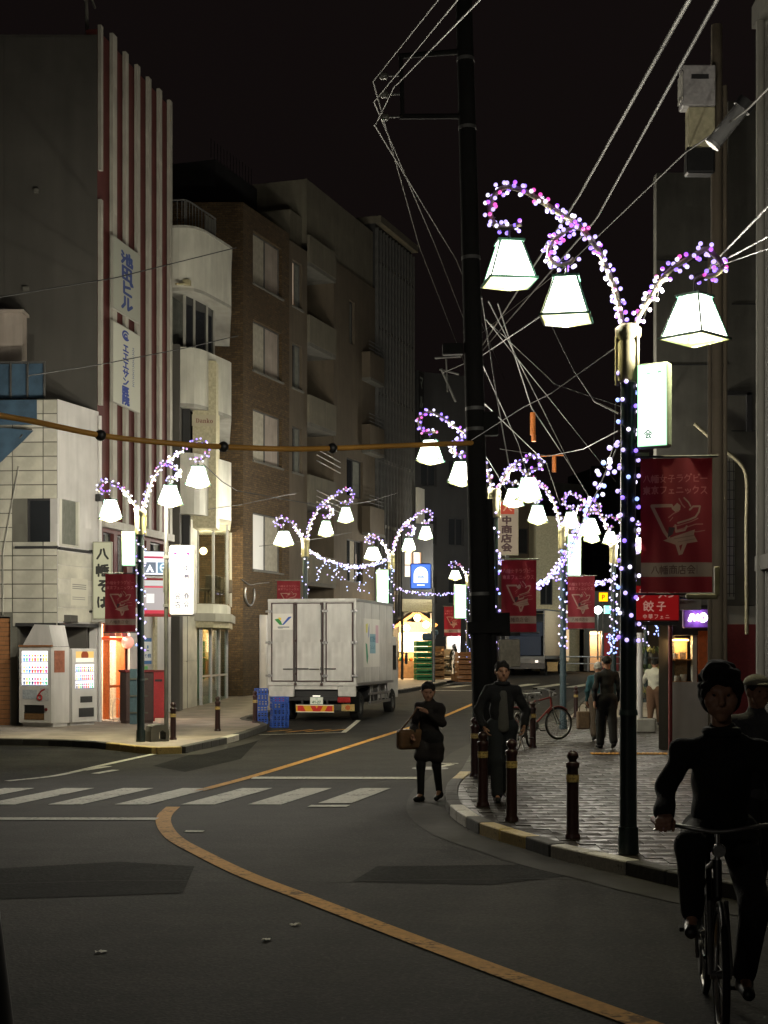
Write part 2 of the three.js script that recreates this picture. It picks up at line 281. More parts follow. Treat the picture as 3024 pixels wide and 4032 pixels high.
  sheet('manhole_cover', Array.from({ length: 24 }, (_, i) => [0.75 + 0.3 * Math.cos(i / 24 * 6.283), 24.2 + 0.3 * Math.sin(i / 24 * 6.283)]), M.steelDull, 0.006);
}

// ---------------------------------------------------------------- stroke lettering for signs (10 x 10 grid, y down)
const DK = [[[8, 0.4], [8.6, 1.5]], [[9.2, 0.1], [9.8, 1.2]]];
const GL = {
  '八': [[[4, 2], [3.5, 5], [1, 9]], [[6, 1.5], [7, 6], [9.3, 9]]],
  '幡': [[[0.5, 3], [0.5, 8]], [[0.5, 3], [3.5, 3], [3.5, 7.5]], [[2, 1], [2, 10]], [[4.5, 2], [9, 1.4]], [[6.8, 1.6], [6.8, 5.2]], [[4.2, 3.6], [9.6, 3.6]], [[6.6, 3.8], [4.2, 5.6]], [[7, 3.8], [9.5, 5.6]], [[5, 6.2], [5, 9.8], [9, 9.8], [9, 6.2], [5, 6.2]], [[5, 8], [9, 8]], [[7, 6.2], [7, 9.8]]],
  'そ': [[[3, 1.2], [7, 1.2], [2.2, 4.6], [9.2, 4.1], [6, 5.5], [4.8, 7.5], [5.5, 9.2], [7.6, 9.6]]],
  'ば': [[[2, 1.5], [1.6, 5], [2.1, 9]], [[4, 3.6], [8.6, 3.4]], [[6.3, 1.5], [6.4, 8], [5, 9.2], [4, 8.2], [5.2, 7.3], [8.6, 9.2]], ...DK],
  'ラ': [[[2.5, 1.5], [7.5, 1.5]], [[1.5, 4], [8.5, 4], [7.5, 7], [4, 9.5]]], 'ー': [[[1, 5], [9, 5]]],
  'メ': [[[7.5, 1], [5.5, 6], [1.5, 9.5]], [[3, 3.5], [8.5, 8]]], 'ン': [[[1.5, 2], [4, 3.5]], [[1.5, 9], [5, 8], [9, 3]]],
  '餃': [[[2.5, 0.5], [0.3, 3]], [[2.5, 0.5], [4.7, 3]], [[1, 3.6], [4, 3.6], [4, 6.2], [1, 6.2]], [[1, 3.6], [1, 9], [3.5, 8]], [[2.5, 6.5], [4.6, 9.2]], [[7.3, 0.5], [7.3, 2]], [[5, 2.3], [9.7, 2.3]], [[6.3, 3], [5.2, 5]], [[8.3, 3], [9.5, 5]], [[8.5, 5], [7, 8], [5, 9.8]], [[6, 5], [7.5, 8], [9.8, 9.8]]],
  '子': [[[2.5, 1.5], [7.5, 1.5], [5.2, 3.6]], [[5.2, 3.6], [5.2, 9.2], [3.6, 9]], [[1, 5.2], [9, 5.2]]],
  'マ': [[[1.2, 2], [8.8, 2], [5, 6.6]], [[3.4, 5], [6.6, 8.8]]], 'ル': [[[3.3, 1.5], [3.2, 6], [1, 9]], [[6, 1.5], [6, 8.8], [9.3, 5.5]]],
  '女': [[[4.5, 1], [2.5, 6], [7.5, 9.5]], [[7, 3.5], [6, 7], [2, 9.5]], [[0.8, 4], [9.2, 4]]],
  'グ': [[[3.8, 1], [1, 5]], [[3.5, 2.8], [7.5, 2.8], [6.5, 6.5], [2.5, 9.5]], ...DK], 'ビ': [[[2.5, 1.5], [2.5, 8.6], [8.6, 8.6]], [[2.5, 5], [7.5, 3.6]], ...DK],
  '東': [[[1, 2.5], [9, 2.5]], [[2, 4], [2, 6.8], [8, 6.8], [8, 4], [2, 4]], [[2, 5.4], [8, 5.4]], [[5, 0.8], [5, 9.8]], [[5, 6.8], [1, 9.5]], [[5, 6.8], [9, 9.5]]],
  '京': [[[5, 0.5], [5, 2]], [[1, 2.3], [9, 2.3]], [[3, 3.8], [3, 6], [7, 6], [7, 3.8], [3, 3.8]], [[5, 6], [5, 9.5], [4, 9]], [[3, 7.3], [1.5, 9]], [[7, 7.3], [8.5, 9]]],
  'フ': [[[1.5, 2], [8.5, 2], [7.5, 6], [3, 9.5]]], 'ェ': [[[3, 5], [7, 5]], [[5, 5], [5, 9]], [[2, 9], [8, 9]]], 'ニ': [[[2.5, 3], [7.5, 3]], [[1, 8], [9, 8]]],
  'ッ': [[[2, 5], [2.8, 6.8]], [[4.5, 4.6], [5.2, 6.4]], [[8, 5], [7.3, 7.5], [4, 9.5]]], 'ク': [[[3.8, 1], [1.2, 5]], [[3.5, 2.8], [8, 2.8], [7, 6.5], [3, 9.5]]], 'ス': [[[2, 2], [7.5, 2], [5.5, 6], [1.5, 9.3]], [[5.5, 6], [8.8, 9.3]]],
  '田': [[[1.5, 1.5], [1.5, 9], [8.5, 9], [8.5, 1.5], [1.5, 1.5]], [[1.5, 5.2], [8.5, 5.2]], [[5, 1.5], [5, 9]]],
  '池': [[[1, 2], [2, 3]], [[0.8, 4.5], [1.8, 5.5]], [[0.8, 9], [2.5, 6.5]], [[3, 5.5], [9, 3.5], [8.8, 6.5]], [[5, 2.5], [5, 8.8], [9.3, 8.8], [9.5, 7]], [[7, 1.5], [7, 7]]],
  '医': [[[9, 1.5], [1, 1.5], [1, 9], [9, 9]], [[4, 2.6], [3, 4]], [[3.4, 3.4], [7.5, 3.4]], [[2.4, 5.2], [8.4, 5.2]], [[5.4, 3.4], [5, 6], [2.6, 8]], [[5.3, 5.6], [8.3, 8]]],
  '院': [[[1, 1], [1, 9.8]], [[1, 1], [3.5, 1], [2.4, 4], [3.6, 6.4], [1.4, 6.8]], [[6.8, 0.4], [6.8, 1.8]], [[4.5, 3.4], [4.5, 2], [9.5, 2], [9.5, 3.4]], [[5.4, 4], [8.6, 4]], [[4.6, 5.8], [9.5, 5.8]], [[6.2, 5.8], [5.8, 8], [4.4, 9.6]], [[7.8, 5.8], [7.8, 9.3], [9.8, 9.3], [9.8, 8]]],
  'エ': [[[2, 2], [8, 2]], [[5, 2], [5, 8.5]], [[1, 8.5], [9, 8.5]]], 'サ': [[[0.8, 3.6], [9.2, 3.6]], [[3, 1], [3, 6]], [[7, 1], [7, 5.5], [4, 9.6]]],
  '会': [[[5, 0.5], [0.5, 4.6]], [[5, 0.5], [9.5, 4.6]], [[3, 4.2], [7, 4.2]], [[1.2, 6], [8.8, 6]], [[4.6, 6], [2.4, 9.2], [8, 8.6]], [[6.6, 7.4], [8.4, 9.6]]],
  '商': [[[5, 0.4], [5, 1.8]], [[0.8, 2], [9.2, 2]], [[3.4, 2.2], [4, 3.6]], [[6.6, 2.2], [6, 3.6]], [[1.2, 9.8], [1.2, 4], [8.8, 4], [8.8, 9.6]], [[4, 4.4], [3, 6]], [[6, 4.4], [7.2, 6]], [[3.2, 6.8], [3.2, 9], [6.8, 9], [6.8, 6.8], [3.2, 6.8]]],
  '店': [[[5, 0.4], [5, 1.8]], [[9.4, 2], [1.4, 2], [1.2, 7], [0.3, 9.6]], [[5.2, 3], [5.2, 6]], [[5.2, 4.4], [8.6, 4.4]], [[3, 6.2], [3, 9.6], [8.2, 9.6], [8.2, 6.2], [3, 6.2]]],
  '中': [[[1.5, 3], [1.5, 6.6], [8.5, 6.6], [8.5, 3], [1.5, 3]], [[5, 0.8], [5, 9.6]]], '華': [[[1, 1.6], [9, 1.6]], [[3.2, 0.6], [3.2, 2.6]], [[6.8, 0.6], [6.8, 2.6]], [[0.8, 4], [9.2, 4]], [[0.6, 6.4], [9.4, 6.4]], [[2, 8.2], [8, 8.2]], [[5, 2.8], [5, 10]], [[2.6, 3], [2.6, 6.2]], [[7.4, 3], [7.4, 6.2]]],
};
function glyph(g, ch, x, y, s, w) {
  const st = GL[ch]; if (!st) { g.font = `bold ${s * 0.95}px sans-serif`; g.fillText(ch, x + s * 0.15, y + s * 0.85); return; }
  g.lineWidth = w; g.lineJoin = 'round'; g.lineCap = 'round';
  for (const l of st) { g.beginPath(); l.forEach(([a, b], i) => (i ? g.lineTo(x + a * s / 10, y + b * s / 10) : g.moveTo(x + a * s / 10, y + b * s / 10))); g.stroke(); }
}
const writeH = (g, t, x, y, s, w, gap = 1.02) => [...t].forEach((c, i) => glyph(g, c, x + i * s * gap, y, s, w));
const writeV = (g, t, x, y, s, w, gap = 1.05) => [...t].forEach((c, i) => { if (c === 'ー') { g.lineWidth = w; g.lineCap = 'round'; g.beginPath(); g.moveTo(x + s / 2, y + i * s * gap + s * 0.1); g.lineTo(x + s / 2, y + i * s * gap + s * 0.9); g.stroke(); } else glyph(g, c, x, y + i * s * gap, s, w); });
function canvasTex(w, h, draw) { const c = document.createElement('canvas'); c.width = w; c.height = h; const g = c.getContext('2d'); draw(g, w, h); const t = new THREE.CanvasTexture(c); t.colorSpace = THREE.SRGBColorSpace; t.anisotropy = 4; return t; }
const printed = (t, o = {}) => new THREE.MeshPhysicalMaterial({ map: t, roughness: 0.7, ...o });
const lit = (t, k, c = 0.5) => new THREE.MeshStandardMaterial({ color: lin(c, c, c), map: t, emissive: lin(1, 1, 1), emissiveMap: t, emissiveIntensity: k, roughness: 0.5 });
const face = (w, h, x = 0, y = 0, z = 0) => new THREE.PlaneGeometry(w, h).translate(x, y, z);   // uv 0..1
const fill = (g, c, x, y, w, h) => { g.fillStyle = c; g.fillRect(x, y, w, h); };
function stroke(g, c, w, pts, close) { g.strokeStyle = c; g.lineWidth = w; g.lineCap = g.lineJoin = 'round'; g.beginPath(); pts.forEach(([x, y], i) => (i ? g.lineTo(x, y) : g.moveTo(x, y))); if (close) g.closePath(); g.stroke(); }
function poly(g, c, pts) { g.fillStyle = c; g.beginPath(); pts.forEach(([x, y], i) => (i ? g.lineTo(x, y) : g.moveTo(x, y))); g.closePath(); g.fill(); }
const TX = {
  banner: canvasTex(384, 680, (g, W, H) => {
    fill(g, '#7c1926', 0, 0, W, H);
    for (let i = 0; i < 900; i++) { g.fillStyle = `rgba(${rnd() < 0.5 ? '60,8,18' : '170,50,60'},0.10)`; g.fillRect(rnd() * W, rnd() * H, 2 + rnd() * 10, 1 + rnd() * 3); }
    g.strokeStyle = '#a85f62'; writeH(g, '八幡女子ラグビー', 12, 80, 43, 5); writeH(g, '東京フェニックス', 12, 138, 43, 6);
    const e = '#9c7f72';
    stroke(g, e, 17, [[165, 240], [62, 240], [128, 372], [150, 402]]); stroke(g, e, 9, [[70, 252], [120, 350]]);
    poly(g, e, [[160, 232], [176, 244], [196, 226], [214, 240], [212, 262], [190, 276], [168, 258]]);
    stroke(g, '#9c6460', 7, [[206, 206], [222, 236], [236, 250]]); stroke(g, e, 8, [[232, 202], [256, 226], [266, 244]]);
    stroke(g, '#9c6460', 6, [[150, 300], [176, 280], [204, 268]]); stroke(g, '#9c6460', 5, [[156, 318], [172, 300]]);
    stroke(g, e, 10, [[262, 262], [280, 246], [318, 244], [312, 272], [292, 300], [260, 312], [200, 328]]);
    stroke(g, '#9c6460', 6, [[306, 306], [270, 322], [212, 338], [176, 346]]); stroke(g, '#9c6460', 6, [[332, 334], [292, 336], [240, 352], [196, 364]]); stroke(g, '#8f5f5c', 5, [[344, 366], [300, 374], [262, 372]]);
    stroke(g, e, 11, [[186, 340], [190, 372], [236, 364], [246, 346]]); poly(g, '#3b2a31', [[150, 348], [184, 352], [172, 384], [146, 402]]);
    poly(g, e, [[120, 416], [178, 396], [290, 362], [284, 388], [304, 424], [248, 432], [224, 486], [204, 492], [186, 438]]); poly(g, '#7c1926', [[206, 444], [224, 436], [214, 470]]);
    stroke(g, '#86695e', 5, [[180, 408], [284, 392]]); stroke(g, '#86695e', 4, [[200, 424], [290, 410]]);
    fill(g, '#8d7f74', 0, 528, W, 72); g.strokeStyle = '#5a443e'; writeH(g, '八幡商店会', 54, 540, 46, 5, 1.05); fill(g, '#6e564e', 300, 540, 3, 46);
  }),
  lantern: canvasTex(160, 400, (g, W, H) => { fill(g, '#f4fff4', 0, 0, W, H); g.lineWidth = 10; g.strokeStyle = '#9bdba8'; g.strokeRect(4, 4, W - 8, H - 8); fill(g, '#3f7a55', 50, 42, 26, 5); fill(g, '#3f7a55', 108, 38, 22, 8); g.strokeStyle = '#27402f'; glyph(g, '会', 36, 318, 44, 6); }),
  plainSign: canvasTex(160, 400, (g, W, H) => { fill(g, '#f6fff8', 0, 0, W, H); g.lineWidth = 12; g.strokeStyle = '#a6e0b2'; g.strokeRect(4, 4, W - 8, H - 8); }),
  soba: canvasTex(160, 660, (g, W, H) => { fill(g, '#a9ab98', 0, 0, W, H); g.strokeStyle = '#8d907e'; g.lineWidth = 8; g.strokeRect(4, 4, W - 8, H - 8); g.strokeStyle = '#11130f'; writeV(g, '八幡そば', 26, 46, 108, 17, 1.28); }),
  ikeda: canvasTex(256, 512, (g, W, H) => { fill(g, '#9a9c90', 0, 0, W, H); g.strokeStyle = '#2b3f7a'; writeV(g, '池田ビル', 72, 40, 112, 20, 0.98); }),
  clinic: canvasTex(256, 560, (g, W, H) => { fill(g, '#b9baad', 0, 0, W, H); g.strokeStyle = '#23388a'; g.lineWidth = 13; g.beginPath(); g.arc(118, 54, 30, 0.6, 5.6); g.stroke(); g.beginPath(); g.arc(118, 58, 13, 0, 6); g.stroke(); writeV(g, 'エエエサン', 88, 116, 58, 11, 1.02); writeV(g, '医院', 82, 414, 66, 14, 1.02); g.strokeStyle = '#5a6785'; writeV(g, 'エエニエエニエエニエ', 176, 110, 26, 4, 1.1); }),
  ramen: canvasTex(384, 300, (g, W, H) => { fill(g, '#a80d12', 0, 0, W, H); g.strokeStyle = '#e0a090'; writeH(g, 'ラーメン', 18, 20, 84, 13, 1.06); writeH(g, '餃子', 66, 130, 92, 12, 1.25); writeH(g, '中華フェニ', 60, 246, 42, 6, 1.2); }),
  maruman: canvasTex(128, 512, (g, W, H) => { fill(g, '#101114', 0, 0, W, H); g.strokeStyle = '#8a9288'; writeV(g, 'マルマン', 22, 16, 84, 12, 1.42); }),
  danko: canvasTex(256, 110, (g, W, H) => { fill(g, '#b5ad93', 0, 0, W, H); g.fillStyle = '#7a4a44'; g.font = 'bold 56px serif'; g.fillText('Danko', 40, 78); }),
  menu: canvasTex(200, 560, (g, W, H) => { fill(g, '#fffdf8', 0, 0, W, H); g.fillStyle = '#a3266a'; fill(g, '#a3266a', 28, 44, 140, 12); fill(g, '#a3266a', 28, 56, 26, 12); fill(g, '#a3266a', 142, 56, 26, 12); fill(g, '#b85a8a', 28, 104, 138, 7); g.strokeStyle = '#6d6480'; g.lineWidth = 7; g.strokeRect(36, 150, 50, 48); g.strokeStyle = '#3a3550'; writeV(g, '中華', 114, 148, 56, 8, 1.4); writeV(g, '会店', 34, 378, 56, 7, 1.3); writeV(g, '商会', 112, 378, 56, 7, 1.3); g.strokeStyle = '#b7a9b9'; writeV(g, '商店', 34, 250, 52, 4, 1.2); writeV(g, '東京', 114, 250, 52, 4, 1.2); }),
  iconSign: canvasTex(256, 170, (g, W, H) => { fill(g, '#e6e8f2', 0, 0, W, H); fill(g, '#a8324e', 20, 34, 220, 16); fill(g, '#5b6675', 16, 78, 104, 80); fill(g, '#5f7f98', 134, 78, 104, 80); poly(g, '#f4f6ff', [[34, 152], [68, 92], [104, 152], [84, 152], [68, 128], [54, 152]]); g.strokeStyle = '#d7ecf6'; g.lineWidth = 12; g.beginPath(); g.arc(186, 118, 28, 0.4, 5.6); g.stroke(); fill(g, '#d7ecf6', 160, 112, 54, 10); }),
  redBox: canvasTex(200, 300, (g, W, H) => { fill(g, '#b9b2b4', 0, 0, W, H); fill(g, '#d8dadb', 0, 0, W, 46); fill(g, '#e0425a', 0, 52, W, 14); fill(g, '#d0304a', 0, 268, W, 32); fill(g, '#ffffff', 16, 120, 66, 84); }),
  poster: canvasTex(200, 260, (g, W, H) => { fill(g, '#e9eef0', 0, 0, W, H); fill(g, '#3f78b8', 0, 0, W, 36); fill(g, '#3f78b8', 0, 226, W, 34); g.fillStyle = '#3d84c4'; g.beginPath(); g.arc(100, 88, 18, 0, 7); g.fill(); fill(g, '#4a5f7a', 70, 122, 64, 8); g.strokeStyle = '#2e5f9a'; writeH(g, 'サン医院', 20, 156, 40, 6); }),
  notice: canvasTex(160, 220, (g, W, H) => { fill(g, '#c3c0b2', 0, 0, W, H); for (let i = 0; i < 3; i++) fill(g, '#7d7c78', 14, 46 + i * 16, 130, 7); for (let i = 0; i < 2; i++) fill(g, '#8a8984', 14, 150 + i * 16, 120, 6); }),
  drinks: canvasTex(256, 320, (g, W, H) => {
    fill(g, '#f3f6ff', 0, 0, W, H);
    const col = ['#d84a78', '#f0a830', '#4a8ad0', '#d33f3f', '#57b46a', '#f4d060', '#a35ac0', '#e07a3a', '#4a4a58', '#8ac6e8'];
    for (let r = 0; r < 3; r++) { fill(g, '#5a6478', 0, 96 + r * 108, W, 8); for (let i = 0; i < 9; i++) { g.fillStyle = col[(i * 3 + r * 4 + (rnd() * 3 | 0)) % 10]; const x = 10 + i * 27; g.fillRect(x, 34 + r * 108, 18, 60); g.fillStyle = 'rgba(255,255,255,.75)'; g.fillRect(x, 52 + r * 108, 18, 14); g.fillStyle = '#dfe4ee'; g.fillRect(x + 4, 26 + r * 108, 10, 8); } }
    fill(g, '#ffffff', 0, 0, W, 20);
  }),
  logo: canvasTex(256, 200, (g, W, H) => { fill(g, '#d9d7d1', 0, 0, W, H); poly(g, '#2f8a3c', [[20, 72], [70, 60], [104, 96], [120, 140], [84, 138]]); poly(g, '#e5c840', [[70, 46], [108, 52], [98, 86], [74, 68]]); poly(g, '#1f4fae', [[112, 142], [140, 138], [240, 42], [226, 36], [196, 44]]); g.fillStyle = '#3a5560'; fill(g, '#3a5560', 60, 162, 150, 10); fill(g, '#6b7f86', 66, 178, 60, 6); }),
  side: canvasTex(512, 320, (g, W, H) => { fill(g, '#d9d7d1', 0, 0, W, H); poly(g, '#d8d06a', [[60, 40], [130, 30], [124, 90], [76, 96]]); poly(g, '#2a57b0', [[150, 60], [176, 30], [168, 110], [146, 130]]); poly(g, '#2f8f6a', [[60, 160], [110, 170], [140, 250], [120, 300], [90, 280]]); fill(g, '#7fa8b8', 190, 100, 180, 130); g.strokeStyle = '#2d6f86'; writeH(g, '東京商会', 196, 112, 42, 6); writeH(g, 'フェニック', 200, 172, 30, 4); fill(g, '#c9a6b4', 370, 40, 90, 120); }),
  plate: canvasTex(128, 64, (g, W, H) => { fill(g, '#d8ded2', 0, 0, W, H); g.fillStyle = '#1f5a38'; g.font = 'bold 34px sans-serif'; g.fillText('41-27', 20, 56); g.font = '16px sans-serif'; g.fillText('100', 50, 20); }),
  reflect: canvasTex(256, 48, (g, W, H) => { fill(g, '#d9a51e', 0, 0, W, H); fill(g, '#e6e0cc', 0, 0, W, 5); fill(g, '#e6e0cc', 0, 43, W, 5); for (const [x, s] of [[12, 1], [96, 1], [150, -1], [214, -1]]) poly(g, '#c22a1e', [[x, 6], [x + 34, 6], [x + 34 + 20 * s, 42], [x + 20 * s, 42]]); fill(g, '#c22a1e', 10, 8, 30, 32); fill(g, '#c22a1e', 216, 8, 30, 32); }),
  metro: canvasTex(200, 220, (g, W, H) => { fill(g, '#2257c4', 0, 0, W, H); g.fillStyle = '#ffffff'; g.beginPath(); g.arc(100, 96, 74, Math.PI, 0); g.lineTo(174, 170); g.lineTo(26, 170); g.fill(); fill(g, '#2257c4', 62, 112, 76, 12); fill(g, '#2257c4', 74, 92, 52, 30); fill(g, '#ffffff', 82, 98, 36, 12); fill(g, '#2257c4', 56, 132, 88, 8); fill(g, '#ffffff', 60, 188, 80, 8); }),
  fourBlock: canvasTex(128, 420, (g, W, H) => { fill(g, '#b8a690', 0, 0, W, H); fill(g, '#d8492a', 22, 10, 84, 96); g.strokeStyle = '#f6b890'; glyph(g, '八', 36, 28, 56, 9); g.strokeStyle = '#4a2a2a'; writeV(g, '中商店会', 28, 118, 64, 11, 1.12); }),
  park: canvasTex(96, 96, (g) => { fill(g, '#ffb300', 0, 0, 96, 96); g.fillStyle = '#7a2a00'; g.font = 'bold 70px sans-serif'; g.fillText('P', 26, 74); }),
  bannerFar: canvasTex(128, 200, (g, W, H) => { fill(g, '#b0303a', 0, 0, W, H); g.strokeStyle = '#d9a8a0'; writeH(g, '女子ラグビー', 6, 16, 19, 2.4); writeH(g, 'フェニックス', 6, 44, 19, 2.4); stroke(g, '#d9b8a8', 6, [[50, 84], [26, 84], [52, 140], [96, 136]]); fill(g, '#cfc0b0', 0, 160, W, 18); }),
};
M.banner = new THREE.MeshPhysicalMaterial({ map: TX.banner, roughness: 0.85, transmission: 0.25 });
M.bannerPlain = grainy([0.26, 0.018, 0.03], { roughness: 0.85 });

// ---------------------------------------------------------------- buildings
function windowPart(parent, x0, x1, y0, y1, o = {}) {   // a real opening is cut in the wall; this fills it
  const w = sub('window', parent), z = o.z ?? -0.14, f = o.f ?? 0.05, gs = [bb(x0, x1, y0, y0 + f, z - 0.04, z + 0.03), bb(x0, x1, y1 - f, y1, z - 0.04, z + 0.03), bb(x0, x0 + f, y0 + f, y1 - f, z - 0.04, z + 0.03), bb(x1 - f, x1, y0 + f, y1 - f, z - 0.04, z + 0.03)];
  const n = o.n ?? 2; for (let i = 1; i < n; i++) { const x = x0 + (x1 - x0) * i / n; gs.push(bb(x - f / 2, x + f / 2, y0 + f, y1 - f, z - 0.035, z + 0.035)); }
  part('frame', gs, o.frame ?? M.dark, w);
  for (let i = 0; i < n; i++) { const a = x0 + f + (x1 - x0 - 2 * f) * i / n, b = x0 + f + (x1 - x0 - 2 * f) * (i + 1) / n; part('pane', bb(a + 0.005, b - 0.005, y0 + f, y1 - f, z - 0.012, z - 0.004), (Array.isArray(o.pane) ? o.pane[i % o.pane.length] : o.pane) ?? M.glassDark, w); }
  if (o.sill) part('sill', bb(x0 - 0.06, x1 + 0.06, y0 - 0.07, y0 - 0.002, z, 0.07), o.sill, w);
  return w;
}
const glassClear = new THREE.MeshPhysicalMaterial({ color: lin(0.9, 0.92, 0.9), transmission: 1, roughness: 0.03, thickness: 0, ior: 1.5 });
M.litWarm = glow([1, 0.55, 0.22], 0.32); M.litDim = glow([1, 0.62, 0.35], 0.12); M.litCurtain = glow([1, 0.9, 0.62], 0.1);

// ---- tiled corner building with the drinks machines
{
  const A = [-13.5, 36.4], C = [-7.907, 36], E = [-7.274, 37.9];
  const dx = C[0] - A[0], [b, L] = facade('tiled_building', 'low white tiled corner building with the drinks machines in its ground floor recess', 'building', A, C);
  const u = (px) => L - (124 - px) * 0.01121;   // along the wall, metres
  // left face: opening for the machines, shutter and a corner window
  part('wall', plate(rect(0, L, 0, 8.02), 0.25, [rect(u(35), L + 0 - 0.001, 0.001, 2.52), rect(u(57), L - 0.001, 4.48, 5.62), rect(u(-70), u(20), 0.001, 2.75)]), M.tileBed, b);
  // tiles, each proud of the bed
  const tg = {};
  const tileAt = (x0, x1, y0, y1, z = 0) => { const w = +(x1 - x0).toFixed(3), h = +(y1 - y0).toFixed(3), k = w + '_' + h, g = tg[k] || (tg[k] = rb(w - 0.026, h - 0.024, 0.022, 0.004)); const o = part('tile', g, M.tile[(rnd() * 3) | 0], b); o.position.set((x0 + x1) / 2, (y0 + y1) / 2, z + 0.009); };
  const xs = [L, L - 0.35]; while (xs.at(-1) > L - 4.5) xs.push(xs.at(-1) - 0.76);
  for (let i = 0; i + 1 < xs.length; i++) for (let j = 0; j < 23; j++) {
    const x1 = xs[i], x0 = xs[i + 1], y0 = 0.1 + j * 0.344, y1 = y0 + 0.344, ymid = (y0 + y1) / 2, xm = (x0 + x1) / 2;
    if (ymid < 2.5 && xm > u(36)) continue; if (ymid > 4.42 && ymid < 5.7 && x1 > u(57) + 0.02) continue; if (ymid < 2.8 && xm < u(20)) continue;
    tileAt(x0, x1, y0, y1);
  }
  windowPart(b, u(57), L - 0.07, 4.48, 5.62, { n: 1, pane: M.glassDark, z: -0.08 });
  part('sill', bb(u(33), L + 0.03, 4.40, 4.46, 0, 0.1), M.dark, b);
  // shutter
  const sh = sub('shutter', b); for (let i = 0; i < 24; i++) part('slat', bb(u(-70), u(19), 0.06 + i * 0.111, 0.16 + i * 0.111, -0.1, -0.07 + (i % 2) * 0.004), M.wood, sh);
  part('lintel', bb(u(33), L - 0.02, 2.52, 2.6, 0.01, 0.06), M.dark, b);
  // angled face towards the street
  const [cdx, cdz] = [E[0] - C[0], -(E[1] - C[1])], ang = Math.atan2(-cdz, cdx) - b.rotation.y, Lc = Math.hypot(cdx, cdz);
  const inC = (g) => { g.rotateY(ang); return g.translate(L, 0, 0); };
  part('angled_wall', inC(plate(rect(0, Lc, 0, 8.02), 0.2, [rect(0.03, Lc - 0.12, 0.001, 2.52), rect(0.1, Lc * 0.52, 4.48, 5.62)])), M.whiteSmooth, b);
  for (let j = 0; j < 5; j++) part('tile', inC(bb(0.02, Lc - 0.1, 2.64 + j * 0.344, 2.64 + j * 0.344 + 0.332, 0.001, 0.02)), M.tile[j % 3], b);
  part('angled_window', inC(bb(0.1, Lc * 0.52, 4.48, 5.62, -0.09, -0.07)), M.curtainGrey, b);
  part('angled_window_frame', [inC(bb(0.1, Lc * 0.52, 4.48, 4.53, -0.07, 0.01)), inC(bb(0.1, 0.2, 4.53, 5.62, -0.07, 0.01)), inC(bb(Lc * 0.52 - 0.06, Lc * 0.52, 4.53, 5.62, -0.07, 0.01))], M.white, b);
  part('downpipe', [inC(cy(0.05, 0.05, 7.8, Lc - 0.06, 0.1, 0.07, 10))], M.whiteSmooth, b);
  part('sill', inC(bb(0, Lc, 4.38, 4.44, 0, 0.08)), M.dark, b);
  part('lintel', inC(bb(0, Lc, 2.52, 2.6, 0.01, 0.06)), M.dark, b);
  part('notice', inC(face(0.829, 0.668, Lc * 0.5, 3.38, 0.026)), printed(TX.notice), b);
  part('wall_lamp', inC(bb(Lc - 0.2, Lc - 0.02, 5.72, 5.9, 0.02, 0.16)), M.dark, b);
  // recess behind the machines, roof, ends
  part('recess_wall', [bb(u(30), L + 0.3, 0, 2.6, -1.65, -1.5), bb(u(33) - 0.15, u(34), 0, 2.6, -1.5, -0.26)], M.grey, b);
  part('roof', bb(0, L - 0.02, 7.6, 7.9, -6, -0.26), M.grey, b); part('recess_ceiling', bb(u(30), L + 0.25, 2.62, 2.8, -1.6, -0.26), M.grey, b);
  // roof terrace fence with blue sheeting, and a hut behind it
  const fence = sub('terrace_fence', b);
  part('sheeting', bb(u(-60), u(88), 8.1, 8.95, -0.34, -0.32), M.bluePanel, fence);
  for (let i = 0; i < 7; i++) part('post', bb(u(88) - i * 0.42 - 0.02, u(88) - i * 0.42 + 0.02, 8.02, 8.98, -0.3, -0.26), M.steelDull, fence);
  part('rail', [bb(u(-60), u(90), 8.96, 9.0, -0.31, -0.27)], M.steelDull, fence);
  part('blue_cladding', bb(u(-60), u(80), 7.4, 8.0, 0.03, 0.06), M.bluePanel, b);
  const aw = sub('awning', b); part('cloth', plate([[u(-60), 6.35], [u(-60), 7.35], [u(82), 7.2], [u(60), 6.95], [u(25), 6.6], [u(4), 6.38]], 0.03).translate(0, 0, 0.42), M.bluePanel, aw); part('arm', [bar([u(-20), 6.3, 0.02], [u(60), 7.1, 0.45], 0.015), bar([u(-20), 7.3, 0.02], [u(80), 7.22, 0.45], 0.018)], M.steelDull, aw);
  part('conduit', [bar([u(40), 6.4, 0.05], [u(5), 4.3, 0.05], 0.016), bar([u(5), 4.3, 0.05], [u(5), 2.8, 0.05], 0.016)], M.greyLight, b);
}
solo('roof_hut', [bb(-3, 0, 0, 1.4, -0.55, 0), bb(-3.1, 0.06, 1.4, 1.48, -0.55, 0.08), bb(-3.1, 0.06, -0.9, 0, -0.55, 0.1)], M.pinkWall, 'small pinkish rooftop hut behind the blue terrace fence', 'hut', undefined, [-9.087, 8.995, -37.3]);

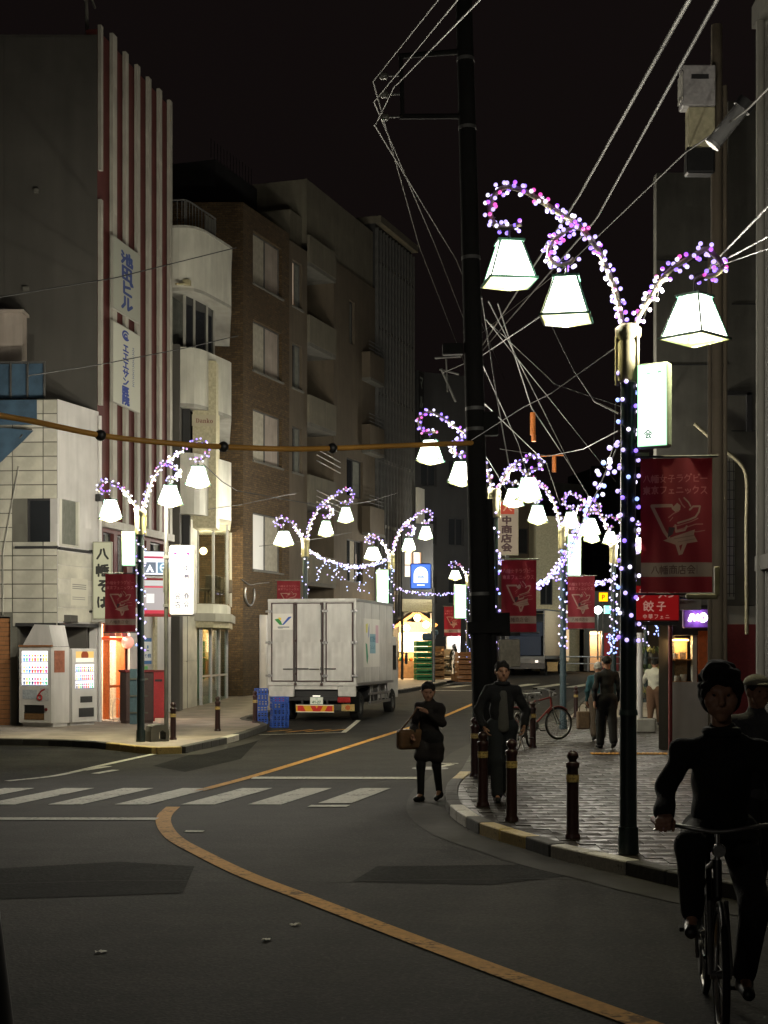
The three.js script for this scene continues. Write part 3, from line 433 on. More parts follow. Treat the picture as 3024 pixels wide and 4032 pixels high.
// ---- tall building with white fins
{
  const A = [-7.3, 37.95], B = [-6.25, 43.3], [b, L] = facade('fin_building', 'tall grey building with white vertical fins over dark red panels', 'building', A, B);
  const side = [-19, 37.98];
  const Hh = 17.9, door = [0.15, 2.1, 0.12, 2.62];
  part('wall', wall(0, L, 0, Hh - 0.1, [door, [0.4, 1.15, 3.4, 5.0], [1.4, 2.1, 3.4, 5.0], [2.5, 3.6, 3.4, 5.0], [3.9, 5.0, 3.4, 5.0]], 0.3).translate(0, 0, -0.02), M.darkRed, b);
  for (const [a, c] of [[0.4, 1.15], [1.4, 2.1], [2.5, 3.6], [3.9, 5.0]]) windowPart(b, a, c, 3.4, 5.0, { n: 2, z: -0.15, pane: [M.glassDark, M.curtainGrey] });
  part('shop_wall', [bb(2.12, L, 0.12, 3.1, -0.02, 0.05), bb(0, 2.12, 2.64, 3.1, -0.02, 0.05)], M.whiteSmooth, b);
  // blank side wall towards the camera, cast in tall panels
  const ang = -b.rotation.y, W = 11.7, inS = (g) => g.rotateY(ang);
  part('side_wall', inS(bb(-W, -0.02, 0, Hh - 0.25, -0.6, 0)), M.grey, b);
  part('side_panel', [0, 1, 2, 3, 4].map((i) => inS(bb(-W + i * 2.33, -W + i * 2.33 + 2.31, 0, Hh - 0.3, 0.001, 0.012))), M.grey, b);
  part('wall_bracket', inS(bb(-1.9, -1.75, 11.1, 11.2, 0.012, 0.1)), M.concrete, b); part('wall_bracket', inS(bb(-1.62, -1.5, 13.6, 13.7, 0.012, 0.09)), M.concrete, b);
  part('roof', inS(bb(-W, -0.1, Hh - 0.5, Hh - 0.3, -5, -0.65)), M.grey, b);
  // fins
  const n = 7; for (let i = 0; i < n; i++) { const x = 0.06 + i * (L - 0.16) / (n - 1); if (i === 0) { part('fin', bb(x - 0.07, x + 0.07, 14.2, Hh, 0, 0.09), M.fin, b); part('fin', bb(x - 0.07, x + 0.07, 8.2, 13.45, 0, 0.09), M.fin, b); } else part('fin', bb(x - (i === 1 ? 0.15 : 0.11), x + (i === 1 ? 0.15 : 0.11), 5.3, Hh + (i === 1 ? 0.12   : 0), 0, 0.09), M.fin, b); }
  part('roof_aerial', [bar([0.3, Hh - 0.3, -0.4], [0.1, Hh + 1.6, -0.4], 0.05), bar([0.1, Hh + 0.7, -0.4], [-0.6, Hh + 1.2, -0.4], 0.03), bar([0.25, Hh + 1.1, -0.4], [0.8, Hh + 0.8, -0.4], 0.03)], M.concrete, b);
  part('floodlight_bracket', [bar([L, 12.6, 0.2], [L + 0.4, 12.7, 0.4], 0.04), bb(L + 0.3, L + 0.5, 12.65, 12.8, 0.3, 0.5)], M.collar, b);
  // sign boards across the fins
  for (const [t, y0, y1] of [[TX.ikeda, 10.82, 12.7], [TX.clinic, 8.38, 10.5]]) { const s = sub('sign_board', b); part('board', bb(0.62, 2.62, y0, y1, 0.095, 0.16), M.greyLight, s); part('sign_face', face(1.96, y1 - y0 - 0.04, 1.62, (y0 + y1) / 2, 0.163), printed(t), s); }
  part('string_course', bb(0.1, L, 5.1, 5.3, -0.01, 0.16), M.fin, b);
  // noodle shop: lit room behind a red door frame
  const shop = sub('shop_room', b);
  part('back_wall', bb(-0.1, 2.5, 0.12, 2.7, -2.62, -2.5), M.whiteSmooth, shop); part('side_wall', [bb(-0.1, 0.1, 0.12, 2.7, -2.5, -0.35), bb(2.2, 2.4, 0.12, 2.7, -2.5, -0.35)], grainy([0.75, 0.6, 0.45], { roughness: 0.8 }), shop);
  part('floor', bb(-0.1, 2.4, 0.1, 0.13, -2.5, -0.02), M.walk, shop); part('ceiling', bb(-0.1, 2.4, 2.66, 2.72, -2.5, -0.33), M.whiteSmooth, shop);
  part('ceiling_lamp', bb(0.5, 1.8, 2.6, 2.655, -1.6, -0.9), glow([1, 0.85, 0.65], 5), shop);
  pointLight(b, 1.1, 2.4, -0.7, [1, 0.76, 0.52], 26, 8);
  const dr = sub('shop_door', b);
  part('door_frame', [bb(0.15, 0.3, 0.13, 2.6, -0.3, -0.06), bb(0.98, 1.06, 0.13, 2.6, -0.26, -0.1), bb(2.02, 2.1, 0.13, 2.6, -0.3, -0.06), bb(0.3, 2.02, 2.2, 2.28, -0.28, -0.08)], M.orange, dr);
  part('pane', bb(1.07, 2.01, 0.2, 2.19, -0.2, -0.192), glassClear, dr);
  part('rail', bb(1.06, 2.02, 0.95, 1.02, -0.22, -0.17), M.orange, dr);
  const no = sub('door_curtain', b); for (let i = 0; i < 4; i++) part('cloth', bb(0.32 + i * 0.42, 0.71 + i * 0.42, 2.3, 2.62, 0.02, 0.03), i % 2 ? M.red : M.orange, no);
  part('paper_lantern', sp(0.17, 1.62, 2.15, 0.18, 14), glow([1, 0.16, 0.06], 0.5), b);
  part('poster', face(0.594, 0.724, 3.5, 1.92, 0.056), printed(TX.poster), b);
  part('poster', bx(0.24, 0.28, 0.01, 3.35, 1.36, 0.06), grainy([0.2, 0.62, 0.18]), b);
  part('vent_hood', bb(3.9, 4.1, 0.3, 2.9, 0.05, 0.12), M.cream, b);
}
{ // vertical shop sign
  const s = thing('shop_sign', 'tall grey vertical noodle shop sign with black brush characters beside the door', 'sign', [-7.066, 2.713, -37.3], 0.05);
  part('board', rb(0.49, 1.95, 0.14, 0.02, 0, 0.98, -0.08), M.greyLight, s); part('sign_face', face(0.47, 1.93, 0, 0.98, -0.006), printed(TX.soba), s);
  part('bracket', [bar([-0.25, 1.72, -0.08], [-0.4, 1.72, -0.2], 0.03), bar([-0.25, 0.2, -0.08], [-0.4, 0.2, -0.2], 0.03)], M.dark, s);
  part('cap', bb(-0.26, 0.26, -0.06, 0, -0.16, 0), M.greyLight, s);
}
{ // lit icon sign and red framed box above the noodle shop
  const s = thing('light_box_sign', 'white lit signboard with two square pictograms above the red framed box', 'sign', [-6.139, 3.965, -40.2], 0.35);
  part('box', rb(0.86, 0.66, 0.2, 0.02, 0, 0.33, -0.11), M.steelDull, s); part('sign_face', face(0.82, 0.62, 0, 0.33, -0.005), lit(TX.iconSign, 1.0), s); panelLight(s, 0.8, 0.6, 0, 0.33, 0.01, [1, 1, 1], 4);
  part('hanger', [bb(-0.4, 0.4, -0.07, -0.01, -0.12, -0.06)], M.steel, s);
  const r = thing('display_box', 'red framed glazed box sign hung over the pavement under the pictogram sign', 'sign', [-6.176, 2.851, -40.2], 0.35);
  part('frame', [bb(-0.36, 0.42, 0, 0.08, -0.25, 0), bb(-0.36, 0.42, 0.98, 1.04, -0.25, 0), bb(0.36, 0.42, 0.08, 0.98, -0.25, 0), bb(-0.36, -0.3, 0.08, 0.98, -0.25, 0)], M.red, r);
  part('sign_face', face(0.66, 0.9, 0.03, 0.53, -0.02), lit(TX.redBox, 0.55), r); part('back', bb(-0.3, 0.36, 0.08, 0.98, -0.24, -0.03), M.redDark, r); panelLight(r, 0.6, 0.85, 0.03, 0.53, 0.01, [1, 0.85, 0.85], 3);
  part('hanger', [bar([0, 1.04, -0.12], [0, 1.16, -0.12], 0.03)], M.steel, r);
}

// ---- white building with curved balcony bands
{
  const plan = [[-6.45, 43.72], [-5.95, 43.64], [-5.6, 43.75], [-5.36, 44.1], [-5.08, 44.9], [-4.8, 45.75], [-4.73, 45.97], [-4.74, 46.15], [-4.95, 48], [-5.36, 51.6]];
  const curve = new THREE.CatmullRomCurve3(plan.map(([x, D]) => new THREE.Vector3(x, 0, -D)), false, 'centripetal').getSpacedPoints(40).map((p) => [p.x, -p.z]);
  const inset = (d) => offsetLine(curve, d);
  const b = thing('curved_building', 'cream white building with curved balcony bands between the fins and the brick block', 'building', [0, 0, 0]);
  const band = (name, y0, y1, m, d0 = 0, d1 = 0.22) => part(name, slab([...inset(d0), ...inset(d1).reverse()], y0, y1), m, b);
  band('balcony_wall', 12.6, 14.35, M.white); band('balcony_wall', 9.2, 10.85, M.white); band('balcony_wall', 6.05, 7.75, M.white);
  band('coping', 14.35, 14.42, M.greyLight, -0.03, 0.25);
  band('soffit', 12.5, 12.6, M.greyLight, 0.0, 1.6); band('soffit', 9.1, 9.2, M.greyLight, 0.0, 1.6); band('soffit', 5.95, 6.05, M.white, 0, 1.6);
  part('back_wall', slab([...inset(1.5), [-9, 51], [-9, 45]], 0.12, 14.3), M.curtainGrey, b);
  // roof rail
  const rail = sub('roof_rail', b); inset(0.5).forEach(([x, D], i) => part('baluster', bb(x - 0.012, x + 0.012, 14.4, 15.3, -D - 0.012, -D + 0.012), M.steelDull, rail)); part('top_rail', tube(inset(0.5).map(([x, D]) => [x, 15.32, -D]), 0.03, 60), M.steelDull, rail);
  inset(0.5).forEach((p, i, a) => { if (i > 10 && i < 17 && a[i + 1]) { const q = a[i + 1]; part('rail_panel', slab([p, q, [q[0] - 0.02, q[1] + 0.01], [p[0] - 0.02, p[1] + 0.01]], 14.45, 15.25), M.concrete, rail); } });
  // recessed windows of the upper floors
  const pts = inset(0.55);
  for (const [y0, y1, m] of [[10.86, 12.5, M.curtainGrey], [7.76, 9.1, M.curtainGrey]]) for (let i = 4; i < 36; i += 4) { const p = pts[i], q = pts[Math.min(i + 4, 40)]; const w = sub('window', b); part('pane', slab([p, q, [q[0] - 0.03, q[1] + 0.01], [p[0] - 0.03, p[1] + 0.01]], y0, y1), i % 2 ? m : M.glassDark, w); part('frame', [bb(p[0] - 0.04, p[0] + 0.04, y0, y1, -p[1] - 0.04, -p[1] + 0.04)], M.greyLight, w); }
  // flat stair wall beside the fins with the small sign
  part('stair_wall', slab([[-6.5, 43.45], [-5.98, 43.5], [-5.98, 44.2], [-6.5, 44.2]], 0.12, 10.9), M.grey, b);
  part('sign_wall', slab([[-5.7, 44.3], [-5.02, 44.45], [-5.02, 45.4], [-5.7, 45.4]], 5.6, 10.6), M.cream, b);
  const ds = part('wall_sign', face(0.72, 0.34), printed(TX.danko), b); ds.position.set(-5.37, 8.8, -44.352); ds.rotation.y = 0.217;
  part('air_duct', slab([[-5.96, 44.0], [-5.76, 44.05], [-5.76, 44.3], [-5.96, 44.3]], 4.5, 9.4), M.darkWall, b);
  // lower floors: cream panels, glazed first floor with a warm room, ledge, glass doors
  const low = [[-6.25, 43.6], [-5.8, 46.4], [-5.38, 51.5]];
  part('corner_wall', slab([[-6.25, 43.6], [-5.83, 46.2], [-6.1, 46.3], [-6.5, 43.7]], 0.12, 5.95), M.white, b);
  for (let i = 0; i < 4; i++) part('wall_panel', slab([[-6.245, 43.62], [-5.825, 46.2], [-5.805, 46.19], [-6.225, 43.6]], 0.16 + i * 1.46, 0.16 + i * 1.46 + 1.44), M.tile[i % 3], b);
  const first = sub('bay_window', b);
  const bay = [[-5.8, 46.25], [-5.35, 46.6], [-5.0, 47.4], [-5.22, 50.6]];
  bay.forEach((p, i) => { const q = bay[i + 1]; part('mullion', bb(p[0] - 0.04, p[0] + 0.04, 3.42, 5.95, -p[1] - 0.04, -p[1] + 0.04), M.greyLight, first); if (q) part('pane', slab([p, q, [q[0] - 0.015, q[1] + 0.012], [p[0] - 0.015, p[1] + 0.012]], 3.42, 5.94), new THREE.MeshPhysicalMaterial({ color: lin(0.75, 0.78, 0.74), transmission: 1, roughness: 0.02, thickness: 0, ior: 1.9 }), first); });
  part('bay_floor', slab([...bay, [-7.5, 50.6], [-7.5, 46.25]], 3.1, 3.4), M.white, b);
  part('bay_back', slab([[-7.3, 46.4], [-7.3, 50.7], [-7.5, 50.7], [-7.5, 46.4]], 3.4, 5.95), grainy([0.5, 0.34, 0.2], { roughness: 0.8 }), b);
  const seats = sub('bay_chairs', b); for (let i = 0; i < 6; i++) part('chair', [rb(0.4, 0.45, 0.08, 0.03, -5.45 + i * 0.03, 4.1, -47 - i * 0.6), rb(0.4, 0.07, 0.4, 0.02, -5.65 + i * 0.03, 3.86, -47 - i * 0.6), bb(-5.68 + i * 0.03, -5.62 + i * 0.03, 3.4, 3.84, -47.03 - i * 0.6, -46.97 - i * 0.6)], M.brown, seats);
  for (const [x, D] of [[-6.1, 47.6], [-6, 49.4]]) { part('ceiling_lamp', sp(0.13, x, 5.25, -D, 12), glow([1, 0.72, 0.36], 6), b); pointLight(b, x, 5.25, -D, [1, 0.8, 0.5], 20, 5); }
  part('ledge', slab([[-6.0, 45.8], [-5.25, 46.3], [-4.85, 47.3], [-5.08, 50.8], [-6, 50.8]], 2.85, 3.1), M.greyLight, b);
  part('ledge_trim', slab([[-6.0, 45.9], [-5.33, 46.4], [-4.95, 47.4], [-5.18, 50.8], [-6, 50.8]], 2.66, 2.85), M.cream, b);
  const doors = sub('glass_front', b); const dl = [[-5.75, 46.7], [-5.6, 48.0], [-5.48, 49.3], [-5.38, 50.8]];
  dl.forEach((p, i) => { const q = dl[i + 1]; part('door_frame', bb(p[0] - 0.05, p[0] + 0.05, 0.12, 2.66, -p[1] - 0.05, -p[1] + 0.05), M.steel, doors); if (q) { part('pane', slab([p, q, [q[0] - 0.015, q[1]], [p[0] - 0.015, p[1]]], 0.2, 2.6), new THREE.MeshPhysicalMaterial({ color: lin(0.55, 0.72, 0.62), transmission: 1, roughness: 0.03, thickness: 0, ior: 1.6 }), doors); part('rail', slab([p, q, [q[0] + 0.03, q[1]], [p[0] + 0.03, p[1]]], 1.1, 1.16), M.steel, doors); } });
  part('lobby_wall', slab([[-6.6, 46.9], [-6.3, 51], [-6.5, 51], [-6.8, 46.9]], 0.12, 2.66), grainy([0.3, 0.4, 0.32], { roughness: 0.6 }), b);
  part('door_lamp', bb(-5.62, -5.58, 1.2, 2.3, -48.05, -47.98), glow([1, 0.8, 0.4], 1.6), b);
  part('roof', slab([...inset(0.6), [-9, 51], [-9, 45]], 14.2, 14.34), M.greyLight, b);
}

// ---- brown brick building
{
  const A = [-4.93, 52.0], B = [-0.4, 65.2], [b, L] = facade('brick_building', 'brown brick apartment block with a setback top floor and small balconies', 'building', A, B);
  const winY = [[4.6, 6.65], [8.5, 10.35], [11.7, 13.5], [14.8, 16.65]];
  part('brick_wall', wall(0, 4.2, 0, 17.4, winY.map(([a, c]) => [0.85, 3.5, a, c]), 0.3), M.brick, b);
  const ang = -b.rotation.y; part('brick_side_wall', bb(-2.6, -0.001, 0, 17.4, -0.3, 0).rotateY(ang), M.brick, b);
  const slit = winY.slice(1).map(([a, c]) => [4.5, 5.5, a, c - 0.1]);
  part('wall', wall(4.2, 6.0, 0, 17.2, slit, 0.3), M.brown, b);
  winY.forEach(([a, c], i) => { windowPart(b, 0.85, 3.5, a, c, { n: 2, z: -0.16, frame: M.steelDull, sill: M.concrete, pane: i === 0 ? [M.litCurtain, M.curtain] : [M.curtain, M.pinkWall] }); });
  slit.forEach(([, , a, c], i) => windowPart(b, 4.5, 5.5, a, c, { n: 2, z: -0.15, frame: M.steelDull, sill: M.concrete, pane: i === 2 ? [M.litDim, M.curtainGrey] : [M.glassDark, M.curtainGrey] }));
  // balcony bay
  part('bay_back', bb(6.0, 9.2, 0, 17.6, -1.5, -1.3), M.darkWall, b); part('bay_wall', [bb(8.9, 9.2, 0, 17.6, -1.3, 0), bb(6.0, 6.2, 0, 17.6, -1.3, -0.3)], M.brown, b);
  [4.4, 7.5, 10.6, 13.7, 16.8].forEach((y, i) => { const bal = sub('balcony', b); part('slab', bb(6.0, 8.88, y - 0.15, y, -1.3, 0.1), M.concrete, bal); if (i > 0 || true) part('parapet', bb(6.0, 8.88, y, y + 1.05, 0.0, 0.12), M.balcony, bal); part('window_frame', [bb(6.5, 6.56, y + 0.02, y + 2.3, -1.28, -1.2), bb(7.5, 7.56, y + 0.02, y + 2.3, -1.28, -1.2)], M.steelDull, bal); part('pane', bb(6.56, 8.5, y + 0.05, y + 2.2, -1.27, -1.25), M.glassDark, bal); });
  for (const y of [8.6, 7.0]) { const rk = sub('laundry_rail', b); for (let i = 0; i < 3; i++) part('rail', bar([6.1, y + 0.5 + i * 0.22, 0.36], [8.7, y + 0.3 + i * 0.22, 0.36], 0.02), M.steel, rk); }
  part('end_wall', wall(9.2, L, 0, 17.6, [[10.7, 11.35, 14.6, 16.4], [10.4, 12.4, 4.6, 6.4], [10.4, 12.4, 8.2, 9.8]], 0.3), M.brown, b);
  windowPart(b, 10.7, 11.35, 14.6, 16.4, { n: 2, pane: [M.litWarm, M.curtainGrey] }); windowPart(b, 10.4, 12.4, 4.6, 6.4, { n: 3, pane: [M.glassDark, M.curtain, M.glassDark] }); windowPart(b, 10.4, 12.4, 8.2, 9.8, { n: 2, pane: [M.glassDark, M.curtainGrey] });
  for (const y of [6.8, 10.3, 13.4]) { const ex = sub('end_balcony', b); part('parapet', bb(12.2, L + 0.1, y, y + 1.1, 0.02, 0.4), M.brown, ex); part('slab', bb(12.2, L + 0.1, y - 0.12, y, 0.02, 0.42), M.concrete, ex); for (let i = 0; i < 3; i++) part('rail', bar([12.2, y + 1.25 + i * 0.16, 0.35], [L + 0.1, y + 1.25 + i * 0.16, 0.35], 0.02), M.steelDull, ex); }
  part('plant_room', [bb(6.2, L, 17.6, 20.1, -6, -0.1), bb(5.0, 6.2, 17.2, 18.6, -6, -0.3)], M.balcony, b);
  part('penthouse', bb(2.4, 6.18, 17.4, 19.9, -7, -2.2), M.darkWall, b);
  const rl = sub('roof_rail', b); for (let i = 0; i < 14; i++) part('baluster', bb(2.2 + i * 0.28, 2.22 + i * 0.28, 19.9, 20.6, -2.3, -2.28), M.dark, rl);
  part('roof', bb(0, L, 17.1, 17.38, -6, -0.31), M.grey, b);
  part('shop_sign', face(0.975, 0.74, 4.4, 3.4, 0.02), printed(TX.bannerFar), b);
  part('ring_ornament', uvBox(new THREE.TorusGeometry(0.4, 0.035, 8, 28, 4.2)).rotateZ(2.6).translate(0.45, 3.72, 0.06), M.steel, b);
  part('shutter_box', [rb(0.75, 2.7, 0.28, 0.02, 1.72, 1.65, 0.16)], M.whiteSmooth, b);
  part('string_wire', tube([[-0.2, 4.2, 0.03], [0.5, 4.05, 0.03], [1.2, 4.12, 0.03], [2.2, 4.2, 0.03]], 0.02), M.steel, b);
}
// ---- dark lattice building and the ones beyond
{
  const [b, L] = facade('lattice_building', 'dark office block with thin vertical mullions beyond the brick apartments', 'building', [-0.38, 65.3], [1.3, 70.1]);
  part('wall', bb(0, L, 0, 20.2, -5, 0), M.darkWall, b);
  for (let i = 0; i < 13; i++) part('mullion', bb(i * L / 12 - 0.03, i * L / 12 + 0.03, 3, 20, 0.001, 0.16), M.steelDull, b);
  for (let j = 0; j < 6; j++) part('floor_band', bb(0, L, 4 + j * 2.9, 4.14 + j * 2.9, 0.001, 0.1), M.steelDull, b);
  part('roof_edge', bb(-0.1, L + 0.1, 20.2, 20.5, -5.1, 0.3), M.balcony, b);
  part('vertical_sign', bb(L - 0.2, L + 0.6, 10.5, 14.6, 0.3, 0.42), M.black, b); part('sign_face', face(0.78, 4, L + 0.2, 12.55, 0.425), printed(TX.maruman), b);
  part('lower_sign', bb(L - 0.3, L + 0.7, 7.2, 9.1, 0.3, 0.42), M.greyLight, b);
}
function farBlock(label, px0, D, w, h, m, rows, cols, turn = 0.3, depth = 6, litSet = []) {
  const b = thing('far_building', label, 'building', [px0, gy(D), -D], turn);
  const holes = []; for (let r = 0; r < rows; r++) for (let c = 0; c < cols; c++) { const x = w * (c + 0.5) / cols, y = 3.6 + r * 2.9; if (y + 1.5 < h - 0.3) holes.push([x - w / cols * 0.28, x + w / cols * 0.28, y, y + 1.4]); }
  part('wall', wall(0, w, 0, h, holes, 0.25), m, b); part('body', bb(0.0, w, 0, h - 0.2, -depth, -0.5), m, b);
  holes.forEach(([a, c, d, e], i) => windowPart(b, a, c, d, e, { n: 2, f: 0.06, z: -0.12, pane: litSet.includes(i) ? M.litDim : M.glassDark }));
  return b;
}
farBlock('plain dark building behind the vertical black sign, next to the lattice office block', 1.5, 73, 3.2, 15, M.darkWall, 3, 2, 0.5);
farBlock('brownish low building over the bright fruit stall', 2.6, 80, 6.5, 9.5, M.brown, 2, 3, 0.45, 6, [1]);
farBlock('grey building at the far bend of the street, behind the lit station sign', 5.6, 96, 9, 12, M.grey, 3, 4, 0.5, 6, [2]);
farBlock('pale building behind the tall beige signboard with the orange block', 8.2, 80.5, 2.4, 8.4, M.cream, 1, 2, 0.06, 5);
farBlock('distant dark tower closing the street below the wires', 16.5, 118, 11, 15, M.darkWall, 4, 5, 0.2, 6, [7]);
farBlock('low building far down the right-hand pavement beside the parking sign', 14.2, 84, 5, 7, M.grey, 1, 3, -0.9);
{ const s = thing('vertical_sign', 'tall beige signboard with an orange block on top above the far banners', 'sign', [5.144, 5.934, -62], 0); part('board', bb(-0.46, 0.46, 0, 2.3, -0.2, 0), M.cream, s); part('sign_face', face(0.88, 2.24, 0, 1.15, 0.004), lit(TX.fourBlock, 0.18, 0.6), s); part('post', bb(-0.08, 0.08, -4.5, 0, -0.16, -0.06), M.steelDull, s); }

// ---- right-hand side: near wall and the shop building
{
  const [b, L] = facade('grey_building', 'tall dark grey building along the right edge behind the cyclist', 'building', [5.2, 20.3], [5.0, 6]);
  part('wall', wall(0, L, 0, 18, [[0.9, 2.6, 0.12, 2.7], [3.4, 6.4, 0.6, 2.8], [1.0, 2.4, 4.2, 5.9], [4, 6, 4.2, 5.9], [1.0, 2.4, 7.6, 9.2], [4, 6, 7.6, 9.2]], 0.3), M.grey, b);
  for (const [a, c, d, e] of [[0.9, 2.6, 0.12, 2.7], [3.4, 6.4, 0.6, 2.8], [1.0, 2.4, 4.2, 5.9], [4, 6, 4.2, 5.9], [1.0, 2.4, 7.6, 9.2], [4, 6, 7.6, 9.2]]) windowPart(b, a, c, d, e, { n: 2 });
  part('ledge', bb(0, L, 3.0, 3.2, 0.001, 0.14), M.concrete, b); part('ledge', bb(0, L, 10.4, 10.7, 0.001, 0.18), M.concrete, b);
  part('drainpipe', cy(0.06, 0.06, 14, 0.25, 0.2, 0.12, 10), M.greyLight, b);
  
}
{
  const b = thing('shop_building', 'grey concrete shop building with a lit display window behind the main lamp post', 'building', [4.947, 0, -27], 0);
  const Y0 = 2.55;
  part('wall', wall(0, 1.3, 2.75, 10.6, [], 0.3), M.concrete, b); part('tall_wall', wall(1.302, 4.2, 2.75, 11.9, [], 0.3), M.concrete, b); part('wall_joint', [[1.36, 4.2, 5.9], [1.36, 4.2, 8.2], [0, 1.28, 7.1], [0, 1.28, 9.0]].map(([a, c, y]) => bb(a, c, y, y + 0.02, 0.001, 0.012)), M.dark, b);
  part('street_wall', bb(0.02, 0.3, 0, 10.4, -13, -0.301).applyMatrix4(new THREE.Matrix4().makeShear(0, 0, 0, 0, -0.255, 0)), M.grey, b);
  part('shop_wall', [bb(0.28, 1.3, 0, 1.35, -0.25, 0), bb(0.66, 0.74, 1.35, 2.5, -0.2, -0.02), bb(1.3, 4.2, 0, 2.74, -0.3, -0.06)], M.greyLight, b);
  part('lintel', bb(0.25, 1.1, 2.2, 2.74, -0.24, -0.01), M.dark, b);
  const w = sub('display_window', b);
  part('back', bb(0.3, 0.65, 1.35, 2.15, -0.5, -0.46), grainy([0.6, 0.4, 0.2]), w); part('shelf', [bb(0.3, 0.65, 1.74, 1.77, -0.46, -0.04), bb(0.3, 0.65, 1.33, 1.36, -0.46, -0.04)], M.wood, w);
  for (const [x, y, s] of [[0.42, 1.36, 0.1], [0.54, 1.36, 0.13], [0.4, 1.77, 0.1], [0.53, 1.77, 0.12]]) part('dish', lathe([[0.0, 0], [0.05, 0], [s * 0.5, s], [s * 0.44, s], [0.03, 0.02]], 14).translate(x, y, -0.25), M.whiteSmooth, w);
  part('strip_light', bb(0.32, 0.63, 2.1, 2.13, -0.3, -0.2), glow([1, 0.6, 0.25], 6), w); panelLight(b, 0.34, 0.7, 0.47, 1.76, -0.03, [1, 0.55, 0.2], 1.2); pointLight(b, 0.47, 2.05, -0.25, [1, 0.6, 0.25], 0.9, 2);
  part('pane', bb(0.3, 0.65, 1.36, 2.14, -0.03, -0.024), glassClear, w);
  part('orange_panel', bb(0.76, 1.12, 1.3, 2.28, -0.2, 0.02), M.orange, b);
  part('door', bb(1.2, 2.0, 0.1, 2.4, -0.055, -0.02), M.redDark, b);
  // mesh grille up the wall
  const gr = sub('wall_grille', b); for (let i = 0; i < 5; i++) part('bar', bb(1.08 + i * 0.075, 1.092 + i * 0.075, 2.9, 5.4, 0.06, 0.075), M.dark, gr); for (let j = 0; j < 15; j++) part('bar', bb(1.06, 1.4, 2.95 + j * 0.17, 2.962 + j * 0.17, 0.075, 0.09), M.dark, gr);
  part('grille_panel', bb(1.055, 1.41, 2.85, 5.45, 0.013, 0.05), M.greyLight, b);
  part('pipe', tube([[5.615, 6.029, -26.9], [6.118, 5.585, -26.9], [6.453, 5.3, -26.9], [6.545, 5.108, -26.9], [6.553, 4.061, -26.9], [6.562, 2.218, -26.9]].map(([x, y, z]) => [x - 4.947, y, z + 27 + 0.0]), 0.035, 60, 8), M.cream, b);
  
  const lw = sub('lit_window', b); part('pane', bb(0.93, 1.05, 3.95, 4.85, 0.052, 0.058), glow([0.75, 0.8, 0.3], 0.35), lw); part('frame', bb(0.92, 0.94, 4.05, 4.9, 0.05, 0.09), M.steelDull, lw);
  part('cable_duct', [bb(1.62, 1.72, 5.9, 6.6, 0.01, 0.1), bb(1.2, 1.7, 6.55, 6.63, 0.01, 0.1)], M.dark, b);
  part('roof', bb(0.32, 4.2, 10.2, 10.4, -9, -0.31).applyMatrix4(new THREE.Matrix4().makeShear(0, 0, 0, 0, -0.255, 0)), M.grey, b);
}
{ // ramen sign, purple lit sign, awning above it
  const s = thing('box_sign', 'red lit noodle and dumpling box sign under the big red banner', 'sign', [4.67, 2.422, -25.4], 0.06);
  part('box', rb(0.78, 0.62, 0.18, 0.015, 0, 0.31, -0.1), M.redDark, s); part('sign_face', face(0.74, 0.58, 0, 0.31, -0.006), lit(TX.ramen, 0.28), s); part('support', bb(-0.36, 0.36, -0.07, -0.005, -0.14, -0.05), M.dark, s); panelLight(s, 0.72, 0.56, 0, 0.31, 0.005, [1, 0.1, 0.08], 0.3);
  part('bracket', bar([0.39, 0.4, -0.1], [0.7, 0.4, -0.3], 0.02), M.dark, s);
  const n = thing('neon_sign', 'small purple sign box with a white glowing squiggle beside the red noodle sign', 'sign', [5.526, 2.308, -26.2], 0);
  part('box', rb(0.5, 0.34, 0.12, 0.02, 0, 0.18, -0.07), grainy([0.2, 0.08, 0.3], { roughness: 0.4 }), n);
  part('neon_tube', [tube([[-0.15, 0.13, 0.02], [-0.1, 0.25, 0.02], [-0.05, 0.15, 0.02], [0.0, 0.24, 0.02], [0.03, 0.14, 0.02]], 0.028, 30), tube([[0.04, 0.2, 0.02], [0.1, 0.26, 0.02], [0.15, 0.18, 0.02], [0.08, 0.13, 0.02], [0.05, 0.18, 0.02]], 0.028, 30)], glow([0.8, 0.72, 1], 5), n);
  pointLight(n, 0, 0.2, 0.12, [0.6, 0.4, 1], 0.35, 3);
  solo('fabric_awning', plate([[-0.28, 0], [0.12, 0], [0.12, 0.46], [-0.1, 0.62], [-0.28, 0.62]], 0.05), M.greyLight, 'grey fabric awning corner above the purple glowing sign', 'awning', undefined, [5.427, 2.629, -26]);
}

